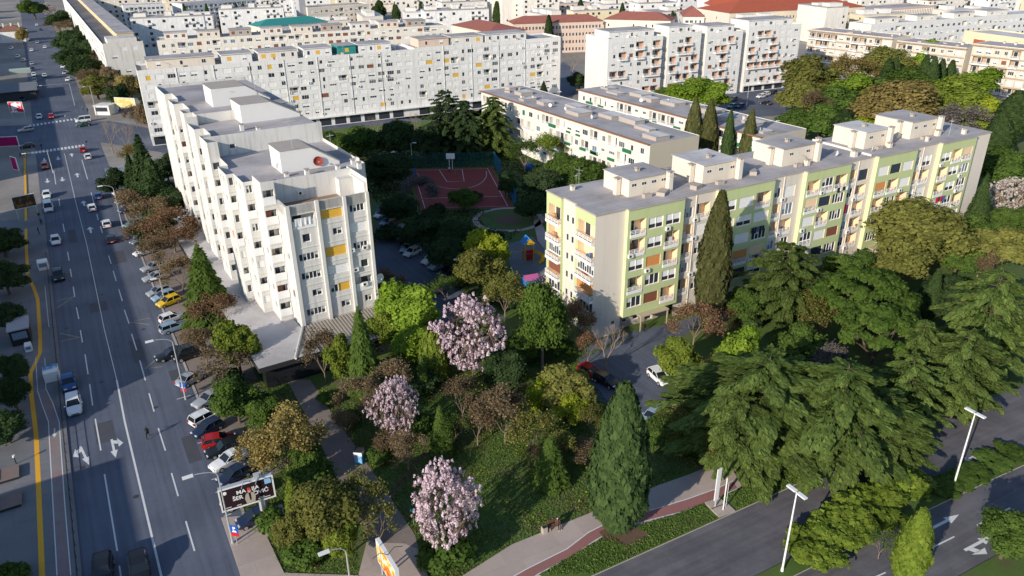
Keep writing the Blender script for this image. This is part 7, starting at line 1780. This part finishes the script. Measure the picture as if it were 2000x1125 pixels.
# drinks fridge, kiosks, boxes
p = G(703, 903); o = empty('drinks_fridge', (p.x, p.y, .04), RAD(-8), 'blue and white ice cream fridge on the park path', 'fridge'); mb = MB(); mb.box(-.5, .5, -.45, .45, 0, 1.75, 0); mb.build('cabinet', M('fridge_blue', (.03, .22, .50), rough=.4), o)
mb = MB(); mb.box(-.51, .51, -.46, .46, 1.2, 1.7, 0); mb.box(-.52, .52, -.47, .47, 1.75, 1.82, 1); mb.build('header', [FRAME, DARK], o); mb = MB(); mb.box(-.42, .42, -.47, -.452, .2, 1.12); mb.build('door', M('fridge_light_blue', (.20, .45, .70), rough=.3), o)
def boxy(name, u, v, wx, wy, h, mat, lb, cat, ang_=None, roof=None, over=.2, base=0, front=None):
    p = G(u, v, base); o = empty(name, (p.x, p.y, base), stang() - RAD(90) if ang_ is None else ang_, lb, cat); mb = MB(); mb.box(-wx / 2, wx / 2, -wy / 2, wy / 2, 0, h); mb.build('body', mat, o)
    if roof: mb = MB(); mb.box(-wx / 2 - over, wx / 2 + over, -wy / 2 - over, wy / 2 + over, h + .002, h + .2); mb.build('roof', roof, o)
    if front: mb = MB(); mb.box(-wx * .38, wx * .38, -wy / 2 - .05, -wy / 2 - .003, h * .4, h * .85); mb.build('hatch', front, o)
    return o
boxy('snack_kiosk', 44, 662, 2.6, 4.4, 2.6, M('dark_kiosk_wall', (.02, .02, .025)), 'dark snack kiosk with a corrugated grey roof beside the tactile strip', 'kiosk', roof=M('corrugated_grey', (.34, .34, .37), var=.15), base=.12, front=GLASSB)
p = G(56, 690, .12); 
boxy('chest_freezer', 57, 683, .9, 1.5, 1.0, LAMPW, 'white chest freezer in front of the dark snack kiosk', 'freezer', base=.12, front=GLASSB)
o = boxy('truck_box', 103, 738, 1.9, 2.4, 1.5, LAMPW, 'white vending cart with blue canopy picture on the left pavement', 'cart', base=.12); mb = MB(); mb.box(-.9, .9, -.1, 1.15, 1.503, 1.55); mb.build('top_panel', M('blue_picture', (.04, .20, .38), var=.4, scale=1.5, c2=(.6, .7, .8)), o)
boxy('vending_cart', 86, 524, 1.7, 2.0, 1.6, LAMPW, 'small white vending cart farther up the left pavement', 'cart', base=.12, front=GLASSB)
boxy('kiosk', 209, 222, 5.5, 5, 3.2, WHITE, 'white kiosk with dark hatch at the crossroads', 'kiosk', ang_=RAD(-5), roof=WHITE, front=GLASS)
boxy('shop_pavilion', 26, 190, 16, 20, 3.6, M('dark_shop_front', (.06, .06, .065)), 'low dark shop pavilion with flat canopy left of the avenue', 'shop', roof=M('pavilion_roof', (.16, .17, .19), var=.2), over=1.0)
boxy('roof_cabin', 40, 142, 8, 5, 1.6, M('pale_green_sheet', (.38, .45, .40)), 'pale green cabin on top of the low shop pavilion', 'cabin', base=3.82)
boxy('low_shop', 14, 66, 14, 10, 4, M('off_white', (.5, .5, .5)), 'low white shop by the red gable at the far left', 'shop', roof=TILED)
for (u, v), lb in (((10, 932), 'brown wooden deck bench on the left pavement, farther'), ((14, 985), 'brown wooden deck bench on the left pavement, nearer')):
    p = G(u, v, .12); o = empty('deck_bench', (p.x, p.y, .12), stang(), lb, 'bench', 'wooden deck benches'); mb = MB()
    for k in range(8): mb.box(-1.3 + k * .33, -1.3 + k * .33 + .3, -1.5, 1.1, .34, .42)
    mb.build('deck', M('brown_deck_wood', (.20, .15, .14), var=.2, scale=2), o); mb = MB(); mb.box(-1.25, 1.25, 1.1, 1.3, 0, .75); mb.build('backrest', M('dark_wood', (.06, .05, .05)), o); mb = MB(); mb.box(-1.2, 1.2, -1.35, 1.0, 0, .33); mb.build('base', DARK, o)
for (u, v), lb in (((32, 906), 'small pale post lamp beside the wooden bench'), ((30, 788), 'small pale bollard lamp at the left bed')):
    p = G(u, v, .12); o = empty('bollard_lamp', (p.x, p.y, .12), 0, lb, 'bollard'); mb = MB(); mb.tube([(0, 0, 0), (0, 0, 1.0)], .06, 8); mb.build('post', DARK, o); mb = MB(); mb.tube([(0, 0, 1.0), (0, 0, 1.25)], .16, 10); mb.build('lamp_shade', LAMPW, o)
def panel(name, tl, tr, zt, h, mat, lb, cat='billboard', legs=True, frame=LAMPW, th=.25):
    a, b = G(*tl, zt), G(*tr, zt); d = b - a; o = empty(name, (a.x, a.y, 0), math.atan2(d.y, d.x), lb, cat); L = d.length; mb = MB(); mb.box(0, L, 0, th, zt - h, zt); mb.build('frame', frame, o)
    mb = MB(); mb.quad((.12, -.006, zt - h + .12), (L - .12, -.006, zt - h + .12), (L - .12, -.006, zt - .12), (.12, -.006, zt - .12)); mb.build('poster', mat, o); mb = MB()
    for x in (.3, L - .3): mb.tube([(x, th / 2, 0), (x, th / 2, zt - h)], .09, 6)
    mb.build('leg', METAL, o); return o, L
panel('billboard', (21, 386), (66, 377), 5.5, 2.9, M('dark_group_poster', (.05, .035, .02), var=.6, scale=1.6, c2=(.22, .12, .05), thr=(.5, .6)), 'dark panel with gold and red lettering standing over the left pavement')
panel('billboard', (14, 199), (42, 199), 6.0, 3.6, M('red_white_poster', (.55, .02, .05), c2=(.75, .74, .74), scale=.5, thr=(.5, .52)), 'red and white billboard at the far left of the crossroads')
panel('billboard', (222, 190), (262, 192), 5.5, 3.4, M('colourful_poster', (.65, .45, .15), c2=(.55, .60, .35), scale=.8, thr=(.45, .55), var=.3), 'colourful billboard right of the white kiosk')
panel('bus_shelter', (-14, 268), (32, 266), 4.2, 2.9, M('magenta_panel', (.34, .006, .10)), 'magenta advertising shelter at the left edge of the crossroads', 'shelter')
panel('flag_banner', (18, 305), (29, 308), 4.2, 3.6, M('magenta_panel', (.34, .006, .10)), 'slim magenta banner below the magenta shelter', 'banner')
panel('bus_shelter', (204, 330), (243, 326), 2.8, 2.2, GLASSB, 'glass bus shelter under the dark conifers', 'shelter', frame=M('green_grey_frame', (.18, .24, .24)))
panel('information_sign', (1403, 918), (1411, 914), 5.3, 4.2, LAMPW, 'tall white sign posts on concrete feet between cycle path and road', 'sign', th=.1)
o = empty('sign_footing', G(1412, 997, .1), RAD(25), 'pale concrete footing in the grass under the white sign posts', 'footing'); mb = MB(); mb.box(-1.1, 1.1, -.7, .7, 0, .12); mb.build('slab', PAVEL, o); mb = MB(); mb.tube([(0, 0, .12), (0, 0, 4.4)], .07, 6); mb.tube([(.5, .2, .12), (.5, .2, 3.4)], .05, 6); mb.build('post', LAMPW, o)
o = empty('sign_footing', G(1397, 984, .1), RAD(25), 'second concrete footing beside the cycle path arrow', 'footing'); mb = MB(); mb.box(-1.0, 1.0, -.6, .6, 0, .12); mb.build('slab', PAVEL, o)
p = G(808, 1024); o = empty('round_sign', (p.x, p.y, 0), RAD(-10), 'small round turquoise sign on a thin post at the path edge', 'sign'); mb = MB(); mb.tube([(0, 0, 0), (0, 0, 1.7)], .03, 5); mb.build('post', METAL, o); mb = MB(); disc(mb, 0, -.03, 1.9, .26, .26); mb.poly([(.26 * math.cos(2 * math.pi * k / 16), .02, 1.9 + .26 * math.sin(2 * math.pi * k / 16)) for k in range(16)][::-1]); mb.build('sign_plate', M('turquoise_sign', (.01, .30, .38)), o)
# pedestrian rail along the left kerb
o = empty('guard_rail', st(0, -.35), 0, 'long dark pedestrian rail along the left kerb of the avenue', 'railing'); mb = MB(); rl = MB()
for k in range(52):
    a = st(-6 + k * 2.0, -.35) - st(0, -.35); mb.tube([(a.x, a.y, .1), (a.x, a.y, 1.0)], .035, 5)
for z in (.55, .98):
    a, b = st(-6, -.35) - st(0, -.35), st(96, -.35) - st(0, -.35); rl.tube([(a.x, a.y, z), (b.x, b.y, z)], .03, 5)
ro = rl.build('rail', DARK, o); po = mb.build('post', DARK, o); po['kind'] = 'stuff'
# bench, bin
bp = G(1084, 1031, .06); bdir = math.atan2((G(1171, 995) - G(1000, 1064)).y, (G(1171, 995) - G(1000, 1064)).x)
o = empty('park_bench', (bp.x, bp.y, .06), bdir, 'wooden park bench with a seated person at the lawn edge', 'bench'); W1 = M('bench_wood', (.13, .07, .045), var=.2, scale=2); mb = MB()
for k in range(4): mb.box(-.85, .85, -.25 + k * .13, -.25 + k * .13 + .1, .42, .46)
mb.build('seat', W1, o); mb = MB()
for k in range(3): mb.box(-.85, .85, .30, .34, .58 + k * .14, .68 + k * .14)
mb.build('backrest', W1, o)
for x in (-.7, .7): mb = MB(); mb.box(x - .04, x + .04, -.22, .32, 0, .42); mb.box(x - .04, x + .04, .345, .40, 0, .95); mb.build('leg', PLINTH, o)
p = G(1063, 1040, .06); o = empty('litter_bin', (p.x, p.y, .06), bdir, 'square stone litter bin beside the park bench', 'bin'); mb = MB(); mb.box(-.26, .26, -.26, .26, 0, .75); mb.build('body', PLINTH, o); mb = MB(); mb.box(-.2, .2, -.2, .2, .752, .78); mb.build('liner', DARK, o)
for (u, v), lb, m in (((762, 436), 'blue waste bin between the parked cars behind the white block', BLU), ((1034, 330), 'blue skip beside the low block wall', BLU)):
    boxy('waste_container', u, v, 1.6, 1.2, 1.3, m, lb, 'container', roof=M('bin_lid', (.02, .06, .2)), over=.05)
# court fence and hoop
FNC = M('green_fence_net', (.02, .13, .12), rough=.7); FNB = M('blue_fence_net', (.01, .13, .27), rough=.7)
def fence(pts, h, m, lb):
    P = [G(*q) if len(q) == 2 else q for q in pts]; o = empty('court_fence', (P[0].x, P[0].y, 0), 0, lb, 'fence'); n = 0
    for a, b in zip(P, P[1:]):
        L = (b - a).length; k = max(1, int(L / 3)); mb = MB(); e = (b - a).normalized(); s_ = Vector((-e.y, e.x, 0)) * .012
        for z in np.arange(.1, h, .22): mb.tube([tuple(a - P[0] + Vector((0, 0, z))), tuple(b - P[0] + Vector((0, 0, z)))], .03, 3)
        for j in range(int(L / .3)): q = a - P[0] + e * (j * .3); mb.tube([tuple(q), tuple(q + Vector((0, 0, h)))], .02, 3)
        mb.build('net', m, o)
        for j in range(k + 1): q = a - P[0] + e * (L * j / k) + s_; pb = MB(); pb.tube([tuple(q), tuple(q + Vector((0, 0, h + .1)))], .06, 5); pb.build('post', m, o)
fence([(806, 333), (808, 327), (965, 325)], 4, FNC, 'green net fence at the far end of the ball court'); fence([(966, 326), (978, 342)], 4, FNB, 'short bright blue net fence at the far right of the court'); fence([(992, 372), (1002, 395), (1008, 405)], 4, FNB, 'bright blue net fence at the near right of the court'); fence([(806, 334), (812, 352)], 4, FNB, 'blue net fence at the left of the court')
p = G(881, 330); o = empty('basketball_hoop', (p.x, p.y, .01), 0, 'basketball hoop with white backboard at the far end of the red court', 'hoop'); mb = MB(); mb.tube([(-.4, 0, 0), (-.4, 0, 3.2)], .08, 6); mb.tube([(.4, 0, 0), (.4, 0, 3.2)], .08, 6); mb.build('post', LAMPW, o); mb = MB(); mb.box(-1.15, 1.15, -.28, -.2, 2.8, 4.3); mb.build('backboard', FRAME, o)
mb = MB(); mb.tube([(.23 * math.cos(t), -.55 + .23 * math.sin(t), 3.05) for t in np.linspace(0, 6.28, 13)], .02, 4); mb.build('rim', M('rim_orange', (.5, .08, .02)), o)
# playground tower
p = G(1031, 507); o = empty('play_tower', (p.x, p.y, .02), RAD(20), 'yellow play tower with blue roof, red panel and yellow slide', 'play tower'); PY = M('play_yellow', (.72, .42, .02), rough=.5); PB_ = M('play_blue', (.02, .20, .55), rough=.5); PR_ = M('play_red', (.45, .02, .03), rough=.5)
for sx in (-.8, .8):
    for sy in (-.8, .8): mb = MB(); mb.box(sx - .09, sx + .09, sy - .09, sy + .09, 0, 3.5); mb.build('post', PY, o)
mb = MB(); mb.box(-.9, .9, -.9, .9, 1.5, 1.62); mb.build('platform', PR_, o); mb = MB(); mb.box(-.7, .7, -.93, -.88, .25, 1.45); mb.box(-.7, .7, -.93, -.88, 1.7, 2.3); mb.build('panel', PR_, o)
mb = MB(); mb.poly([(-1.1, -1.1, 3.5), (1.1, -1.1, 3.5), (0, -1.1, 4.7)]); mb.poly([(1.1, 1.1, 3.5), (-1.1, 1.1, 3.5), (0, 1.1, 4.7)]); mb.build('gable', PY, o); mb = MB(); mb.quad((-1.2, -1.15, 3.45), (0, -1.15, 4.75), (0, 1.15, 4.75), (-1.2, 1.15, 3.45)); mb.quad((0, -1.15, 4.75), (1.2, -1.15, 3.45), (1.2, 1.15, 3.45), (0, 1.15, 4.75)); mb.build('roof', PB_, o)
mb = MB(); S_ = [Vector((.9 + 1.5 * math.sin(t * 1.1), -.2 - 1.3 * (1 - math.cos(t * 1.1)), 1.6 - t * .58)) for t in np.linspace(0, 2.6, 9)]
for a, b in zip(S_, S_[1:]):
    e = (b - a).normalized(); s_ = Vector((-e.y, e.x, 0)) * .4
    mb.quad(a - s_, b - s_, b + s_, a + s_); mb.quad(a + s_, b + s_, b + s_ + Vector((0, 0, .35)), a + s_ + Vector((0, 0, .35))); mb.quad(b - s_, a - s_, a - s_ + Vector((0, 0, .35)), b - s_ + Vector((0, 0, .35)))
mb.build('slide', PY, o); mb = MB(); mb.tube([(-.9, 0, 1.9), (-4, .6, 1.9)], .05, 5); mb.tube([(-4, .6, 1.9), (-4, .6, 0)], .05, 5); mb.build('climbing_bar', PY, o)
p = G(1036, 556); o = empty('play_house', (p.x, p.y, .02), RAD(20), 'low play house with pink roof and blue wall near the green block', 'play house'); mb = MB(); mb.box(-1.2, 1.2, -.9, .9, 0, 1.3); mb.build('wall', PB_, o); mb = MB(); mb.quad((-1.4, -1.1, 1.25), (1.4, -1.1, 1.25), (1.4, 0, 2), (-1.4, 0, 2)); mb.quad((-1.4, 0, 2), (1.4, 0, 2), (1.4, 1.1, 1.25), (-1.4, 1.1, 1.25)); mb.build('roof', M('play_pink', (.45, .10, .28)), o)
# washing hung out on the facades
def washing(X, x, y, z, wd, cols, lb, hgt=1.0):
    p = X.world((x, y, z)); o = empty('washing', p, X.a, lb, 'laundry'); r = random.Random(int(x * 10)); mb = MB(); mb.tube([(-wd / 2 - .1, 0, 0), (wd / 2 + .1, 0, 0)], .015, 4); mb.build('line', METAL, o); xx = -wd / 2; i = 0
    while xx < wd / 2 - .3:
        c = r.uniform(.45, .85); h = hgt * r.uniform(.7, 1.1); m = MB(); k = 5
        for j in range(k):
            f = lambda q, s_: .05 * math.sin(q * 5 + i) * s_
            a, b = xx + c * j / k, xx + c * (j + 1) / k; m.quad((a, f(j, 1), -h), (b, f(j + 1, 1), -h), (b, f(j + 1, .2), 0), (a, f(j, .2), 0))
        m.build('cloth', cols[i % len(cols)], o); xx += c + .06; i += 1
CLP, CLK, CLR, CLW, CLB = M('cloth_pink', (.75, .04, .30)), M('cloth_black', (.02, .022, .03)), M('cloth_red', (.55, .02, .05)), M('cloth_white', (.75, .75, .76)), M('cloth_blue', (.08, .12, .30))
def gb(u, v, z):             # place on the green facade line at height z
    q = GB.local(G(u, v, z)); return q[0]
washing(GB, 24.3, -1.5, 12.6, 2.6, [CLP, CLP], 'bright pink sheet hung from the green facade', 1.1); washing(GB, 31.5, -1.5, 12.8, 2.8, [CLK, CLK, CLB], 'black clothes hung from a green balcony above the cedar', 1.2)
washing(GB, 50.8, -1.5, 16.4, 2.4, [CLK, CLW], 'dark clothes hung below a striped awning on the green facade', .9); washing(GB, 80.5, -1.5, 9.6, 3.0, [CLR, CLK, CLR, CLB], 'red and black clothes hung near the far end of the green facade', 1.1); washing(GB, 53.3, -.8, 12.5, 1.2, [CLR], 'long red cloth hung in the beige stair bay', 1.9)
washing(TB, 2.4, -.16, FL[5] + .25, 2.8, [CLW, CLW, CLW], 'white sheets hung on the top balcony of the white block', 1.1); washing(GB, 77, 4.2, ZR + 1.6, 3.0, [CLW, CLP, CLW], 'white and pink washing on the roof of the green block', 1.0)

# ============================================================ 8. people
def person_mesh(pose, top, leg, hair, shoes=DARK):
    V = []; E = []; R = []
    def add(p, r, par=None):
        V.append(p); R.append(r); i = len(V) - 1
        if par is not None: E.append((par, i))
        return i
    if pose == 'sit':
        pel = add((0, 0, .52), .15); ch = add((0, .08, .82), .155, add((0, .04, .66), .14, pel)); nk = add((0, .07, 1.06), .06, add((0, .07, .98), .12, ch)); hd = add((0, .05, 1.17), .095, nk); add((0, .05, 1.27), .09, hd)
        for s_ in (-1, 1):
            k = add((s_ * .12, -.42, .53), .07, add((s_ * .1, -.15, .53), .09, pel)); f = add((s_ * .13, -.46, .12), .05, k); add((s_ * .14, -.62, .06), .045, f)
            sh = add((s_ * .2, .07, .93), .07, ch); el = add((s_ * .27, -.05, .72), .05, sh); w_ = add((s_ * .14, -.26, .62), .04, el); add((s_ * .11, -.33, .60), .035, w_)
    else:
        st_ = {'walk': (.34, -.30, .25), 'stand': (.03, -.03, .06), 'run': (.48, -.42, .4)}[pose]
        lean = .10 if pose != 'stand' else 0
        pel = add((0, 0, .92), .14); ch = add((0, -lean * .8, 1.26), .16, add((0, -lean * .4, 1.08), .13, pel)); nk = add((0, -lean * 1.1, 1.50), .058, add((0, -lean, 1.42), .12, ch)); hd = add((0, -lean * 1.25, 1.60), .095, nk); add((0, -lean * 1.3, 1.70), .088, hd)
        for s_, sw in ((-1, st_[0]), (1, st_[1])):
            k = add((s_ * .1, -sw * .62 - .04, .5), .068, add((s_ * .1, -sw * .15, .78), .09, pel)); f = add((s_ * .1, -sw, .1), .045, k); add((s_ * .1, -sw - .14, .045), .042, f)
            a = -sw * st_[2] / .3; sh = add((s_ * .2, -lean, 1.38), .065, ch); el = add((s_ * .27, -lean - a * .35, 1.12), .048, sh); w_ = add((s_ * .25, -lean - a * .8 - .06, .92), .038, el); add((s_ * .24, -lean - a * .9 - .08, .84), .034, w_)
    me = bpy.data.meshes.new('person'); me.from_pydata(V, E, []); o = bpy.data.objects.new('tmp', me); COL.objects.link(o); m = o.modifiers.new('Skin', 'SKIN')
    sv = me.skin_vertices[0].data
    for i, r in enumerate(R): sv[i].radius = (r, r)
    sv[0].use_root = True
    o.modifiers.new('Sub', 'SUBSURF').levels = 1; o.modifiers['Sub'].render_levels = 1
    bpy.context.view_layer.update(); out = bpy.data.meshes.new_from_object(o.evaluated_get(bpy.context.evaluated_depsgraph_get())); bpy.data.objects.remove(o)
    out.materials.clear(); skin = M('skin', (.45, .27, .19), rough=.6)
    for x in (skin, top, leg, hair, shoes): out.materials.append(x)
    zmax = max(v.co.z for v in out.vertices); hip = .60 if pose == 'sit' else .98; sh_ = zmax - .27
    for f in out.polygons:
        c = f.center
        if c.z > sh_ + .06: f.material_index = 3 if (c.z > zmax - .08 or c.y > V[4][1] + .03) else 0
        elif c.z < .1: f.material_index = 4
        elif (c.z < hip and (pose != 'sit' or abs(c.x) < .3) and not (abs(c.x) > .21)): f.material_index = 2
        elif abs(c.x) > .2 and c.z < (.66 if pose == 'sit' else .9): f.material_index = 0
        else: f.material_index = 1
        f.use_smooth = True
    # a simple face
    return out
CB = {k: M('clothes_' + k, c) for k, c in (('black', (.014, .014, .017)), ('brown', (.12, .065, .045)), ('white', (.65, .65, .65)), ('grey', (.16, .16, .17)), ('blue', (.04, .07, .16)), ('red', (.4, .03, .03)))}
HB = M('dark_hair', (.02, .014, .01)); HG = M('grey_hair', (.45, .44, .43))
def person(pose, u, v, rz, top, leg, hair, lb, z=0, group=None, shoes=DARK):
    p = G(u, v, z); o = inst(person_mesh(pose, CB[top], CB[leg], hair, shoes), 'person', None, (p.x, p.y, z), rz); tag(o, lb, 'person', group); return o
person('run', 290, 856, RAD(200), 'black', 'black', HB, 'person in black striding across the avenue with white shoes', 0, shoes=FRAME)
person('sit', 1089, 1030, bdir, 'brown', 'black', HG, 'person in brown jacket sitting on the park bench', .06, shoes=FRAME)
for q in (('walk', 78, 428, stang() - RAD(90), 'black', 'grey', HB, 'person in dark coat on the left pavement, farthest of three'), ('walk', 82, 440, stang() + RAD(90), 'blue', 'black', HB, 'person in blue on the left pavement, middle of three'), ('stand', 77, 458, stang(), 'black', 'black', HB, 'person in black on the left pavement, nearest of three'), ('walk', 48, 308, 1.0, 'brown', 'black', HB, 'person in brown at the end of the tactile strip'), ('walk', 41, 309, 2.0, 'black', 'blue', HB, 'person in black at the end of the tactile strip'),
          ('walk', 82, 291, 1.5, 'black', 'black', HB, 'dark pedestrian on the near crossing'), ('walk', 129, 233, 1.5, 'white', 'grey', HB, 'pedestrian in white on the far crossing'), ('walk', 170, 284, 1.2, 'black', 'blue', HB, 'pedestrian stepping onto the crossing at the right kerb'), ('stand', 172, 219, 1.2, 'blue', 'black', HB, 'person waiting beside the white kiosk'), ('stand', 163, 216, .2, 'grey', 'black', HB, 'person in grey left of the white kiosk')):
    person(*q, z=.12 if q[1] < 100 and q[2] > 300 else 0, group='pedestrians near the crossroads')
person('stand', 878, 337, RAD(180), 'white', 'black', HB, 'ball player in white under the hoop', .02); person('walk', 891, 343, RAD(150), 'grey', 'grey', HB, 'ball player in grey beside the key', .02); person('stand', 987, 385, RAD(90), 'black', 'black', HB, 'person in black at the blue court fence', .02)
person('stand', 1258, 648, RAD(200), 'black', 'black', HB, 'person in black in the doorway of the green block', .0)
